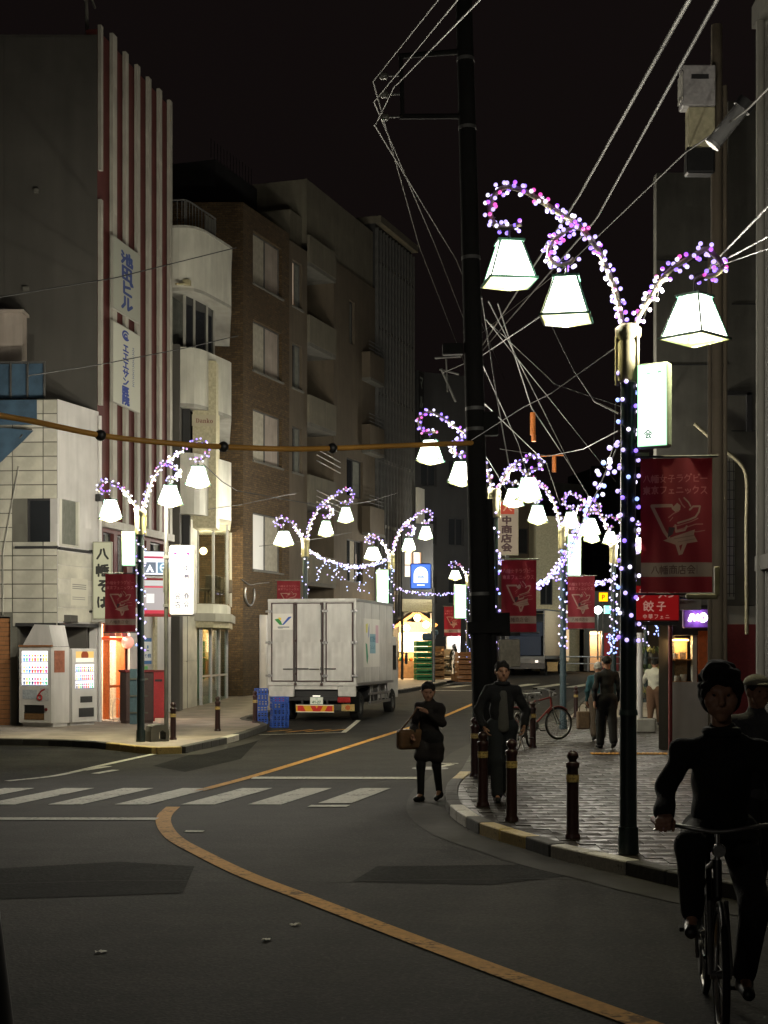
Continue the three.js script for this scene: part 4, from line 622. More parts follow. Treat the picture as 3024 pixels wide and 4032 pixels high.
// ---------------------------------------------------------------- lamp posts with their lanterns, signs, banners and fairy lights
const LG = {};   // shared lantern geometry, origin at the top of the stem
{
  const t = 0.115, w = 0.235, y0 = -0.16, y1 = -0.56;    // half widths at cap and rim
  const panel = () => { const g = new THREE.BufferGeometry(), e = 0.012; g.setAttribute('position', new THREE.Float32BufferAttribute([-w + e, y1, w, w - e, y1, w, t - e, y0, t, -w + e, y1, w, t - e, y0, t, -t + e, y0, t], 3)); g.computeVertexNormals(); return uvBox(g); };
  LG.panels = [0, 1, 2, 3].map((k) => panel().rotateY(k * Math.PI / 2));
  const corner = [0, 1, 2, 3].map((k) => bar([t, y0, t], [w, y1, w], 0.012, 6).rotateY(k * Math.PI / 2));
  LG.frame = merge([...corner, bx(2 * t + 0.05, 0.025, 2 * t + 0.05, 0, y0 + 0.012, 0), ...[0, 1, 2, 3].map((k) => bx(2 * w + 0.05, 0.022, 0.03, 0, y1 - 0.005, w + 0.01).rotateY(k * Math.PI / 2)), cy(0.03, 0.02, 0.05, 0, y0 + 0.02, 0, 10)]);
  LG.stem = bar([0, y0 + 0.03, 0], [0, 0.02, 0], 0.012, 8);
  LG.pan = uvBox(new THREE.CylinderGeometry(0.34, 0.03, 0.075, 4, 1, true).rotateY(Math.PI / 4)).translate(0, y1 - 0.055, 0);
  LG.bulb = uvBox(new THREE.SphereGeometry(0.062, 14, 10)).translate(0, -0.37, 0);
}
const frosted = (c, e, k, t) => new THREE.MeshPhysicalMaterial({ color: lin(...c), emissive: lin(...e), emissiveIntensity: k, transmission: t, roughness: 0.06, thickness: 0, ior: 1.3 });
M.lampGlass = frosted([0.95, 0.94, 0.9], [1, 0.97, 0.9], 9, 0.65); M.lampPan = frosted([0.93, 0.9, 0.6], [0.9, 0.86, 0.2], 0.8, 0.38); M.lampBulb = glow([1, 0.96, 0.86], 6);
M.lampFrame = grainy([0.02, 0.09, 0.06], { roughness: 0.5 });
const BULB = [[[0.5, 0.4, 1], 1.4], [[0.26, 0.14, 1], 1.7], [[0.8, 0.74, 1], 1.6], [[0.4, 0.08, 1], 1.6], [[1, 0.08, 0.6], 0.85], [[0.28, 0.4, 1], 1.7]].map(([c, k]) => glow(c, k));
const BG = [0.0205, 0.025, 0.029].map((r) => new THREE.IcosahedronGeometry(r, 1));
const mixA = () => { const k = rnd(); return k < 0.34 ? BULB[0] : k < 0.6 ? BULB[1] : k < 0.74 ? BULB[2] : k < 0.93 ? BULB[3] : BULB[4]; };
const mixB = () => { const k = rnd(); return k < 0.5 ? BULB[0] : k < 0.72 ? BULB[2] : k < 0.88 ? BULB[5] : BULB[1]; };
// arm centre lines in the post's own plane: the long arm runs to -x, the short one to +x; heights in metres
const K = 1 / 229 / 0.82, ax = (p) => (p - 1355) * K, ay = (p) => 4.9 + (720 - p) / 229;
const arm = (pts, k = 1) => pts.map(([x, y]) => [x * 0.935, 4.88 + (y - 4.88) * k, 0]);
const ARM_LONG = arm([[-0.04, 4.88], [-0.08, 5.07], [-0.13, 5.29], [-0.2, 5.47], [-0.29, 5.66], [-0.43, 5.86], [-0.56, 6.0], [-0.75, 6.12], [-0.93, 6.25], [-1.09, 6.36], [-1.25, 6.43], [-1.37, 6.45], [-1.47, 6.39], [-1.52, 6.3], [-1.51, 6.17], [-1.44, 6.08], [-1.3, 6.05], [-1.17, 6.07]]);
const ARM_CURL = arm([[-0.5, 5.94], [-0.62, 5.95], [-0.74, 5.9], [-0.82, 5.84], [-0.86, 5.75], [-0.82, 5.66], [-0.74, 5.62], [-0.62, 5.63], [-0.58, 5.66]]);
const ARM_SHORT = arm([[0.05, 4.88], [0.11, 5.07], [0.19, 5.21], [0.27, 5.34], [0.35, 5.47], [0.45, 5.58], [0.59, 5.66], [0.72, 5.73], [0.8, 5.76], [0.88, 5.68], [0.96, 5.53], [0.88, 5.45], [0.75, 5.44], [0.69, 5.41]], 0.8);
const HANG = [[-1.22, 6.04], [-0.62, 5.62], [0.64, 5.3]];
function ring(pts, n, r, size, pick, parent, sx = 1) {   // bulbs wound round a line
  const c = new THREE.CatmullRomCurve3(pts.map(V), false, 'centripetal');
  for (let i = 0; i < n; i++) { const p = c.getPointAt(Math.min(1, (i + rnd() * 0.5) / n)), a = i * 2.4 + rnd(); const o = part('bulb', BG[size], pick(), parent); o.position.set(sx * p.x + r * Math.cos(a), p.y + r * Math.sin(a) * 0.8, p.z + r * Math.sin(a)); o.castShadow = false; }
}
function lampPost(o) {
  const { x, D, turn = 0, flip = 1, scale = 0.94, label, detail = 1, lanternTurn = [0.1, 0.12, 0.8] } = o, y = gy(D) + (o.lift ?? 0.12);
  const p = thing('lamp_post', label, 'lamp post', [x, y, -D], turn, 'street lamp posts with hanging lanterns'); p.scale.setScalar(scale);
  const fx = (g) => (flip > 0 ? g : (() => { const h = g.clone(); h.scale(-1, 1, 1); const q = clean(h), a = q.attributes.position.array, n = q.attributes.normal.array, u = q.attributes.uv.array; for (let i = 0; i < a.length; i += 9) for (let k = 0; k < 3; k++) { let s = a[i + 3 + k]; a[i + 3 + k] = a[i + 6 + k]; a[i + 6 + k] = s; s = n[i + 3 + k]; n[i + 3 + k] = n[i + 6 + k]; n[i + 6 + k] = s; } for (let i = 0; i < u.length; i += 6) for (let k = 0; k < 2; k++) { const s = u[i + 2 + k]; u[i + 2 + k] = u[i + 4 + k]; u[i + 4 + k] = s; } return q; })());
  part('pole', [cy(0.082, 0.07, 4.5, 0, 0, 0, 18), cy(0.1, 0.095, 0.25, 0, 0, 0, 18), cy(0.092, 0.085, 0.05, 0, 1.3, 0, 18)], o.pole ?? M.postGreen, p);
  part('collar', [lathe([[0.07, 4.42], [0.1, 4.44], [0.1, 4.8], [0.085, 4.82], [0.12, 4.86], [0.125, 4.93], [0.08, 4.97], [0.04, 4.98]], 18), bar([0.1, 4.4, 0.03], [0.1, 4.86, 0.03], 0.02), bar([-0.1, 4.4, 0.03], [-0.1, 4.86, 0.03], 0.02)], M.collar, p);
  part('arm', fx(tube(ARM_LONG, 0.026, 70, 8)), M.collar, p); part('arm', fx(tube(ARM_SHORT, 0.026, 54, 8)), M.collar, p); part('scroll', fx(tube(ARM_CURL, 0.022, 40, 8)), M.collar, p);
  HANG.forEach(([hx, hy], i) => {
    if (o.skip?.includes(i)) return;
    const l = sub('lantern', p); l.position.set(flip * hx, hy, 0); l.rotation.y = lanternTurn[i] - turn; l.scale.setScalar(0.93);
    for (const g of LG.panels) part('lamp_panel', g, M.lampGlass, l).castShadow = true;
    part('frame', LG.frame, M.lampFrame, l); part('stem', LG.stem, M.collar, l); part('lamp_pan', LG.pan, M.lampPan, l); part('lamp_bulb', LG.bulb, M.lampBulb, l);
    pointLight(l, 0, -0.37, 0, [1, 0.94, 0.8], LAMP_POWER * (o.power ?? 1), 2.5);
  });
  if (o.sign) { const [tx, side, w = 0.3, h = 0.79, y0 = 3.79] = o.sign; const s = sub('sign_box', p), cx = side * (0.1 + w / 2); part('box', rb(w, h, 0.13, 0.03, cx, y0 + h / 2, 0), grainy([0.5, 0.6, 0.5]), s); part('sign_face', face(w - 0.03, h - 0.03, cx, y0 + h / 2, 0.067), lit(tx, o.signGlow ?? 2.2), s); part('bracket', [bb(Math.min(0, cx), Math.max(0, cx), y0 + 0.06, y0 + 0.09, -0.02, 0.02), bb(Math.min(0, cx), Math.max(0, cx), y0 + h - 0.1, y0 + h - 0.07, -0.02, 0.02)], M.postGreen, s); panelLight(p, w, h, cx, y0 + h / 2, 0.09, [0.92, 1, 0.92], o.signPower ?? 1.6); }
  if (o.small) part('notice_plate', [bb(-0.35, -0.1, 2.0, 2.35, -0.03, 0.03)], M.greyLight, p);
  // fairy lights: wound round arms and pole
  const s = thing('fairy_lights', o.lightsLabel, 'fairy lights', [x, y, -D], turn, 'fairy lights wound round the lamp posts'); s.scale.setScalar(scale);
  const d = o.density ?? 1, sz = o.size ?? 1, r = 0.055;
  const wireRound = (pts, n) => { const c = new THREE.CatmullRomCurve3(pts.map(V), false, 'centripetal'), q = []; for (let i = 0; i <= n; i++) { const t = c.getPointAt(i / n), a = i * 1.3; q.push([flip * t.x + 0.045 * Math.cos(a), t.y + 0.035 * Math.sin(a), 0.045 * Math.sin(a)]); } return tube(q, 0.004, n * 3, 3); };
  part('wire', [wireRound(ARM_LONG, 50), wireRound(ARM_SHORT, 36), wireRound(ARM_CURL, 24)], M.wire, s);
  ring(ARM_LONG, Math.round(104 * d), r, sz, mixA, s, flip); ring(ARM_CURL, Math.round(42 * d), r, sz, mixA, s, flip); ring(ARM_SHORT, Math.round(54 * d), r, sz, mixA, s, flip);
  const pn = Math.round((o.poleBulbs ?? 44) * 1), y0 = o.poleFrom ?? 1.95, y1 = 4.55, q = [];
  for (let i = 0; i < pn; i++) { const a = i * 1.15 + rnd() * 0.4, yy = y0 + (y1 - y0) * (i + 0.5) / pn + rr(-0.03, 0.03), b = part('bulb', BG[sz], mixB(), s); b.position.set(0.1 * Math.cos(a), yy, 0.1 * Math.sin(a)); b.castShadow = false; q.push([0.088 * Math.cos(a), yy, 0.088 * Math.sin(a)]); }
  if (pn) part('wire', tube(q, 0.004, pn * 6, 3), M.wire, s);
  return p;
}
function banner(label, x, y, D, w, h, turn, side, o = {}) {   // (x, y, D) is the top corner at the pole
  const b = thing('banner', label, 'banner', [x, y - h, -D], turn, 'red rugby banners on the lamp posts');
  const n = 14, mSeg = 16, g = new THREE.PlaneGeometry(w, h, n, mSeg); const p = g.attributes.position;
  for (let i = 0; i < p.count; i++) { const u = (p.getX(i) / w + 0.5), v = (p.getY(i) / h + 0.5); p.setZ(i, 0.022 * Math.sin(u * 7 + v * 2 + x) * (1 - Math.abs(v - 0.5)) + 0.012 * Math.sin(u * 15 + v * 5) + 0.02 * (1 - v) * Math.sin(u * 4)); }
  g.translate(side * (w / 2 + 0.09), h / 2, 0); g.computeVertexNormals();
  part('cloth', g, M.banner, b);
  part('rod', bar([0, h + 0.015, 0], [side * (w + 0.14), h + 0.015, 0], 0.012), M.steelDull, b); part('rod', bar([0, -0.012, 0], [side * (w + 0.14), -0.012, 0], 0.012), M.steelDull, b);
  if (o.clamps) part('clamp', bb(side * 0.1 - 0.06, side * 0.1 + 0.06, h + 0.02, h + 0.05, -0.03, 0.03), M.collar, b), part('bracket', [rb(0.05, 0.26, 0.05, 0.015, side * (w + 0.13), 0.1, 0), rb(0.28, 0.05, 0.05, 0.015, side * (w + 0.0), -0.035, 0)], M.collar, b);
}
lampPost({ x: 2.158, D: 13.14, turn: -0.5, label: 'tall dark lamp post with three lanterns nearest the camera, beside the cyclist', lightsLabel: 'violet and white fairy lights on the large lamp post nearest the camera', sign: [TX.lantern, 1, 0.31], size: 0, signPower: 1.2, lanternTurn: [0.12, -0.2, 0.78], density: 1.15, poleBulbs: 64, power: 0.55 });
banner('large red rugby banner on the lamp post nearest the camera', 2.17, 3.6, 13.1, 0.62, 1.18, -0.1, 1, { clamps: true });
lampPost({ x: 1.957, D: 26.35, turn: -0.12, label: 'lamp post partly hidden by the dark utility pole, with lanterns on both sides of it', lightsLabel: 'violet fairy lights on the post behind the dark utility pole', sign: [TX.plainSign, -1, 0.22, 0.6, 4.1], size: 1, density: 0.8, poleBulbs: 40, lanternTurn: [-0.25, -0.25, 0.1] });
banner('dark red rugby banner just right of the utility pole', 1.986, 3.521, 26.3, 0.62, 1.27, 0, 1);
lampPost({ x: 4.13, D: 34.3, turn: -0.08, label: 'blue-grey lamp post with a brightly wrapped shaft behind the parked bicycle', lightsLabel: 'dense blue-white fairy lights on the post behind the parked bicycle', sign: [TX.plainSign, 1, 0.34, 1.05, 3.72], size: 1, density: 0.85, poleBulbs: 62, lanternTurn: [-0.25, -0.25, 0.2], pole: grainy([0.05, 0.09, 0.11], { roughness: 0.5 }), signGlow: 2 });
banner('bright red rugby banner on the blue-grey lamp post', 4.137, 3.636, 34.2, 0.62, 1.2, 0, 1);
lampPost({ x: 6.19, D: 40.1, turn: -0.08, label: 'lamp post just behind the main dark post, third pair of lanterns down the right pavement', lightsLabel: 'fairy lights on the post seen just left of the main dark post', size: 2, density: 0.7, poleBulbs: 54, lanternTurn: [-0.3, -0.2, 0.2] });
lampPost({ x: 8.5, D: 48.3, turn: -0.05, label: 'farthest lamp post on the right pavement with dim lanterns', lightsLabel: 'fairy lights on the farthest post of the right pavement', size: 2, density: 0.5, poleBulbs: 34, power: 0.8, skip: [2] });
lampPost({ x: -4.81, D: 29.4, turn: 0.1, flip: -1, label: 'lamp post on the left pavement in front of the noodle shop', lightsLabel: 'violet and blue fairy lights on the lamp post by the noodle shop', sign: [TX.plainSign, -1, 0.3, 0.74, 3.75], size: 0, density: 0.95, poleBulbs: 46, poleFrom: 1.9, lanternTurn: [-0.1, -0.1, 0.3], signPower: 2, scale: 0.925, power: 3.1 });
banner('dark red rugby banner on the left lamp post by the noodle shop', -4.811, 3.435, 29.35, 0.6, 1.14, 0.02, -1);
lampPost({ x: -2.45, D: 46.2, turn: 0.2, flip: -1, label: 'lamp post rising behind the white truck on its left half', lightsLabel: 'fairy lights on the post rising behind the left half of the white truck', size: 1, density: 0.7, poleBulbs: 20, scale: 1.05 });
banner('red banner just above the white truck on its left', -2.504, 4.096, 46.1, 0.72, 1.1, 0.1, -1);
lampPost({ x: 0.24, D: 50, scale: 0.99, turn: 0.25, flip: -1, label: 'lamp post rising behind the right edge of the white truck', lightsLabel: 'fairy lights on the post behind the right edge of the white truck', size: 2, density: 0.65, poleBulbs: 30, sign: [TX.plainSign, -1, 0.42, 1.5, 2.9], signGlow: 2 });
banner('small red banner above the right edge of the white truck', 0.132, 2.9, 49.9, 0.75, 0.9, 0.1, -1);
lampPost({ x: 3.72, D: 66, turn: 0.3, flip: -1, label: 'farthest lamp post on the left pavement near the fruit stall', lightsLabel: 'fairy lights on the far post near the fruit stall', size: 2, density: 0.5, poleBulbs: 36, sign: [TX.plainSign, -1, 0.6, 1.6, 2.9], signGlow: 2, poleFrom: 0.8 });
banner('small faded red banner beside the far post near the fruit stall', 3.498, 3.9, 65.9, 0.75, 1.3, 0.1, -1);
lampPost({ x: -5.4, D: -5.5, turn: 0.1, flip: -1, label: 'lamp post behind the photographer on the left pavement', lightsLabel: 'fairy lights on the lamp post behind the photographer', density: 0.4, poleBulbs: 10, lift: 0, power: 0.2 });
// garlands between the posts
function garland(label, a, b, sag, n, size, extra = 0.05) {
  const s = thing('light_garland', label, 'light garland', [0, 0, 0], 0, 'light garlands strung between posts'), q = [];
  for (let i = 0; i <= 24; i++) { const t = i / 24; q.push([a[0] + (b[0] - a[0]) * t, a[1] + (b[1] - a[1]) * t - sag * 4 * t * (1 - t), a[2] + (b[2] - a[2]) * t]); }
  part('wire', tube(q, 0.008, 48, 4), M.wire, s);
  const c = new THREE.CatmullRomCurve3(q.map(V));
  for (let i = 0; i < n; i++) { const p = c.getPointAt((i + rnd() * 0.6) / n), o = part('bulb', BG[size], mixB(), s); o.position.set(p.x + rr(-extra, extra), p.y + rr(-extra, extra), p.z + rr(-extra, extra)); o.castShadow = false; }
}
garland('sagging white garland of lights from the utility pole side to the blue-grey post', [1.957, 3.647, -26.35], [3.956, 3.822, -34.3], 0.5, 110, 2, 0.07);
garland('garland of lights rising from the blue-grey post up to the main dark post', [3.871, 3.587, -34.3], [2.09, 3.762, -13.2], 0.1, 90, 1, 0.08);
garland('short garland of lights to the right of the blue-grey post', [4.298, 3.779, -34.3], [6.248, 3.935, -40.1], 0.25, 60, 2, 0.06);
garland('garland of lights over the white truck roof', [-2.38, 5.093, -46.2], [0.195, 5.06, -50], 0.42, 110, 2, 0.05);
garland('garland of lights low beyond the right edge of the truck', [0.444, 4.017, -50], [3.586, 4.612, -66], 0.18, 60, 2, 0.05);
{ const s = thing('reflection_bulbs', 'loose curtain of added bulbs standing in for reflections in the windows over the truck', 'fairy lights', [-2.111, 4.82, -48.6]); part('wire', tube([[-0.2, 0.1, 0], [0.6, 0, 0], [1.4, -0.05, 0], [2.6, 0.0, 0]], 0.006), M.wire, s); for (let i = 0; i < 90; i++) { const o = part('bulb', BG[0], BULB[rnd() < 0.7 ? 5 : 0], s), u = rnd(); o.position.set(u * 2.5 - 0.1, -rnd() * (u > 0.35 && u < 0.75 ? 1.0 : 0.6), rr(-0.2, 0.2)); o.castShadow = false; } }  // added bulbs stand in for light reflections in the window glass
{ const s = thing('tree_lights', 'small vertical net of blue lights in the shop doorway behind the main post', 'fairy lights', [5.534, 2.105, -30]); for (let i = 0; i < 40; i++) { const o = part('bulb', BG[0], BULB[5], s); const k = i % 2; o.position.set(k ? rr(-0.08, 0.08) : -0.95 + rr(-0.1, 0.1), rr(0, 0.5) - (k ? 0 : 0.25), rr(-0.05, 0.05)); } part('wire', tube([[-0.95, 0.4, 0], [-0.4, 0.5, 0], [0, 0.5, 0]], 0.006), M.wire, s); }

// ---------------------------------------------------------------- street furniture
function bollard(label, x, D, h = 0.82, bandM, lift = 0.12) {
  const b = thing('bollard', label, 'bollard', [x, gy(D) + lift, -D], 0, 'dark bollards along the kerbs');
  part('shaft', [lathe([[0.075, 0], [0.075, 0.03], [0.06, 0.05], [0.056, h - 0.17], [0.066, h - 0.16], [0.066, h - 0.12], [0.05, h - 0.11]], 16)], M.bollard, b);
  part('knob', lathe([[0.05, h - 0.115], [0.035, h - 0.1], [0.058, h - 0.06], [0.052, h - 0.025], [0.02, h], [0, h]], 16), M.bollard, b);
  part('reflector_band', cy(0.0605, 0.0605, 0.07, 0, h - 0.3, 0, 16), bandM ?? M.kerbYellow, b);
  return b;
}
M.bollard = grainy([0.035, 0.012, 0.012], { roughness: 0.35, clearcoat: 0.5 });
bollard('dark bollard nearest the camera, standing alone on the wet corner', ...[1.8, 14.187], 0.84);
bollard('dark bollard in front of the man in the dark jacket', ...[1.344, 15.664], 0.86);
bollard('dark bollard left of the man, in front of the utility pole', ...[1.141, 17.169], 0.86);
bollard('dark bollard at the foot of the utility pole', ...[1.295, 21.175], 0.85);
bollard('dark bollard with a wide yellow wrap beside the parked bicycle', ...[2.765, 27.62], 0.86, M.kerbYellow);
bollard('dark bollard just right of the blue-grey lamp post', ...[5.221, 40.46], 0.84);
bollard('far dark bollard left of the couple on the right pavement', ...[6.168, 45.08], 0.84);
bollard('dark bollard on the left kerb under the lit menu sign', ...[-4.267, 30.091], 0.76);
bollard('dark bollard on the left kerb before the glass doors', ...[-3.742, 33.435], 0.78);
bollard('dark bollard beside the blue crates', ...[-3.24, 37.368], 0.8);

{ // lit menu sign on a steel pole
  const s = thing('pole_sign', 'tall white lit sign with rounded corners on a thin steel pole', 'sign', [-4.42, 0.12, -30.6], 0.06);
  part('pole', cy(0.045, 0.045, 5.2, -0.06, 0, 0, 14), M.steelDull, s);
  part('sign_box', rb(0.54, 1.46, 0.2, 0.07, 0.27, 3.24, 0.04), M.whiteSmooth, s); part('sign_face', face(0.46, 1.38, 0.27, 3.24, 0.143), lit(TX.menu, 1.3), s);
  part('clamp', [bb(-0.12, 0.02, 3.7, 3.76, -0.03, 0.06), bb(-0.12, 0.02, 2.7, 2.76, -0.03, 0.06), bb(-0.13, -0.0, 3.0, 3.5, -0.06, -0.03)], M.steel, s);
  panelLight(s, 0.46, 1.38, 0.27, 3.24, 0.16, [1, 0.97, 0.95], 6);
}
{ // arched stone stop beside the post
  const g = plate([[-0.19, 0], [0.19, 0], [0.19, 0.2], [0.16, 0.3], [0.08, 0.33], [-0.1, 0.33], [-0.17, 0.3], [-0.19, 0.2]], 0.34, [[[-0.02, 0.04], [0.12, 0.04], [0.12, 0.18], [0.05, 0.23], [-0.02, 0.18]]]);
  solo('stone_stop', g, M.concrete, 'low arched concrete block beside the left lamp post', 'concrete block', undefined, [...(([x, D]) => [x, 0.12, -D])([-4.436, 29.471])]).rotation.y = 0.5;
}
{ // blue notice board and cabinets near the left post
  const c = thing('cabinet', 'dark brown cabinet with a bright red side near the noodle shop door', 'cabinet', [-5.973, 0.12, -37], 0.5);
  part('body', [rb(0.72, 1.22, 0.5, 0.02, -0.1, 0.66, -0.25), bb(-0.44, 0.24, 0, 0.06, -0.48, -0.02)], grainy([0.06, 0.03, 0.025], { roughness: 0.5 }), c); part('side_panel', bb(0.262, 0.29, 0.05, 1.26, -0.49, -0.01), M.red, c); part('lid', rb(0.78, 0.06, 0.56, 0.015, -0.1, 1.3, -0.25), M.redDark, c); part('door_gap', bb(-0.11, -0.09, 0.1, 1.24, 0.0, 0.006), M.black, c);
  const r = thing('red_bin', 'red box standing against the white wall beside the dark cabinet', 'box', [-6.083, 0.12, -40], 0.45);
  part('body', rb(0.42, 1.24, 0.4, 0.02, 0, 0.62, -0.2), M.red, r); part('lid', rb(0.44, 0.05, 0.42, 0.01, 0, 1.26, -0.2), M.redDark, r); part('slot', bb(-0.12, 0.12, 0.98, 1.04, 0.0, 0.008), M.black, r);
  const b = thing('notice_board', 'narrow blue board strapped to the left lamp post', 'board', [-5.2, 0.12, -30.88], 0.1);
  part('board', rb(0.16, 1.15, 0.02, 0.006, 0, 0.85, 0), grainy([0.05, 0.1, 0.16]), b); part('strap', [0.5, 0.85, 1.2].map((y) => bb(-0.08, 0.3, y, y + 0.03, 0.012, 0.02)), M.steelDull, b);
  const stand = thing('wire_stand', 'thin looped wire stand in front of the noodle shop door', 'stand', [-6.626, 0.12, -37.5]);
  part('wire', [0, 1, 2].map((i) => tube([[i * 0.16 - 0.2, 0, 0], [i * 0.16 - 0.22, 0.4, 0], [i * 0.16 - 0.1, 0.62, 0], [i * 0.16 + 0.02, 0.4, 0], [i * 0.16, 0, 0]], 0.008)), M.steel, stand); part('foot', bb(-0.25, 0.25, 0, 0.02, -0.06, 0.06), M.steel, stand);
}
// drinks machines
{
  const m = thing('drinks_machine', 'white drinks machine with a sloping white hood and large lit display', 'vending machine', [-8.258, 0.12, -35.2], -0.42);
  part('body', [bb(-0.47, 0.47, 0.08, 1.9, -0.7, -0.06), bb(-0.44, 0.44, 0, 0.08, -0.66, -0.1)], M.whiteSmooth, m);
  const d = sub('door', m); part('panel', plate(rect(-0.465, 0.465, 0.1, 1.88), 0.055, [rect(-0.4, 0.36, 0.98, 1.8), rect(-0.34, 0.26, 0.16, 0.52)]), M.whiteSmooth, d);
  part('display_screen', face(0.76, 0.82, -0.02, 1.39, -0.03), lit(TX.drinks, 1.5), d);
  part('dispenser', [bb(-0.34, 0.26, 0.34, 0.52, -0.05, -0.035), bb(-0.34, 0.26, 0.33, 0.345, -0.05, -0.01)], M.black, d); part('dispenser_flap', bb(-0.33, 0.25, 0.17, 0.32, -0.05, -0.02), grainy([0.2, 0.11, 0.05], { roughness: 0.2 }), d);
  part('button_row', [0, 1, 2].flatMap((r) => Array.from({ length: 8 }, (_, i) => bb(-0.37 + i * 0.09, -0.32 + i * 0.09, 1.05 + r * 0.277, 1.065 + r * 0.277, -0.03, -0.02))), M.blue, d);
  part('coin_panel', [bb(0.15, 0.4, 0.62, 0.92, 0.001, 0.012)], grainy([0.5, 0.5, 0.5]), d); part('price_card', bb(-0.36, 0.06, 0.66, 0.88, 0.001, 0.008), grainy([0.45, 0.5, 0.55]), d); part('ribbon_mark', [tube([[0.1, 0.74, 0.016], [0.2, 0.86, 0.016], [0.3, 0.9, 0.016]], 0.02), uvBox(new THREE.TorusGeometry(0.06, 0.02, 8, 18).translate(0.14, 0.7, 0.016))], M.red, d); part('knob', cy(0.04, 0.04, 0.02, 0, 0, 0, 14).rotateX(Math.PI / 2).translate(0.33, 0.42, 0.012), M.redDark, d);
  part('hood', plate([[-0.42, 0], [0.48, 0], [0.36, 0.5], [-0.06, 0.52]], 0.62).translate(0, 1.91, -0.05), M.whiteSmooth, m); part('hood_trim', bb(-0.46, 0.48, 1.9, 1.94, -0.04, 0.03), M.wood, m); part('side_poster', bx(0.012, 0.52, 0.4, 0.477, 1.55, -0.3), grainy([0.4, 0.14, 0.08], {}, 'blotch', 3), m);
  panelLight(m, 0.74, 0.8, -0.02, 1.39, 0.015, [0.95, 0.97, 1], 4);
  const q = thing('drinks_machine', 'narrow second machine turned to the street, right of the hooded drinks machine', 'vending machine', [-7.266, 0.12, -36.1], 0.98);
  part('body', [bb(-0.42, 0.42, 0.06, 1.86, -0.66, -0.05), bb(-0.4, 0.4, 0, 0.06, -0.62, -0.08)], M.whiteSmooth, q); const d2 = sub('door', q); part('panel', bb(-0.415, 0.415, 0.08, 1.84, -0.05, 0), M.whiteSmooth, d2);
  part('display_screen', face(0.62, 0.6, 0, 1.18, 0.004), lit(TX.drinks, 0.9), d2); part('picture', face(0.6, 0.26, 0, 1.66, 0.004), lit(canvasTex(128, 56, (g) => { fill(g, '#e8c070', 0, 0, 128, 56); g.fillStyle = '#8a3a18'; g.beginPath(); g.arc(64, 22, 26, 0, 7); g.fill(); fill(g, '#f6efe0', 0, 34, 128, 22); }), 0.6), d2); part('slot', [bb(-0.2, 0.3, 0.2, 0.42, 0.001, 0.01), bb(-0.15, 0.25, 0.55, 0.7, 0.001, 0.01)], M.dark, d2);
  panelLight(q, 0.6, 0.6, 0, 1.18, 0.03, [0.95, 0.97, 1], 1.3);
}
// utility pole with its bracket
{
  const p = thing('utility_pole', 'dark concrete utility pole in the middle of the picture behind the man', 'utility pole', [1.47, 0.12, -21.7]); p.rotation.z = 0.027;
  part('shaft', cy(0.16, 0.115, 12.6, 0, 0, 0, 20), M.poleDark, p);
  part('cable_guard', [cy(0.05, 0.05, 4.0, 0.17, 0, 0.05, 10), bb(-0.2, 0.3, 2.05, 2.22, -0.17, 0.17), bb(0.2, 0.42, 2.0, 2.34, -0.1, 0.1)], M.poleDark, p);
  part('meter_box', rb(0.3, 0.4, 0.14, 0.02, 0.4, 1.75, 0.1), grainy([0.36, 0.33, 0.26]), p);
  part('band', [2.6, 5.0, 5.3, 7.5, 9.4, 10.4].map((y) => cy(0.16 - y * 0.003, 0.16 - y * 0.003, 0.05, 0, y, 0, 18)), M.steelDull, p);
  const br = sub('bracket', p); part('beam', [bar([0, 10.55, 0], [-0.98, 10.5, 0], 0.04), bar([0, 9.6, 0], [-0.98, 9.62, 0], 0.04), bar([-0.94, 9.6, 0], [-0.94, 10.52, 0], 0.035)], M.poleDark, br);
  for (const y of [10.22, 9.95, 9.62]) part('insulator', lathe([[0.02, -0.06], [0.06, -0.04], [0.045, -0.01], [0.06, 0.02], [0.04, 0.06], [0, 0.07]], 12).rotateZ(Math.PI / 2).translate(-1.2, y, 0), grainy([0.12, 0.12, 0.1], { roughness: 0.4 }), br);
  part('insulator_arm', [10.22, 9.95, 9.62].map((y) => bar([-0.94, y, 0], [-1.16, y, 0], 0.015)), M.steelDull, br);
  part('junction_box', [rb(0.22, 0.34, 0.2, 0.02, 0.22, 5.1, 0), rb(0.3, 0.16, 0.16, 0.02, -0.3, 6.2, 0.02)], M.poleDark, p);
}
{ // right-hand pole with meter boxes, beside the near wall
  const p = thing('utility_pole', 'slim pole at the upper right carrying a white meter box over a cream box', 'utility pole', [4.25, 0.12, -19]);
  part('shaft', cy(0.085, 0.07, 9.785, 0, 0, 0, 14), M.brown, p);
  part('white_box', [rb(0.42, 0.52, 0.26, 0.02, -0.26, 9.075 - 0.12, 0.05)], grainy([0.5, 0.48, 0.48], { roughness: 0.5 }), p); part('box_label', bb(-0.36, -0.14, 9.152 - 0.12, 9.211 - 0.12, 0.181, 0.186), M.dark, p); part('box_door', bb(-0.485, -0.475, 8.868 - 0.1, 9.253 - 0.14, -0.06, 0.22), grainy([0.6, 0.58, 0.52]), p);
  part('cream_box', [rb(0.34, 0.5, 0.22, 0.02, -0.22, 8.561 - 0.12, 0.05)], M.cream, p); part('dark_box', rb(0.36, 0.34, 0.22, 0.03, -0.22, 8.158 - 0.12, 0.0), M.black, p);
  part('conduit', [cy(0.03, 0.03, 9, 0.1, 0, 0.03, 8), cy(0.025, 0.025, 7, -0.1, 0, 0.05, 8)], M.brown, p);
}
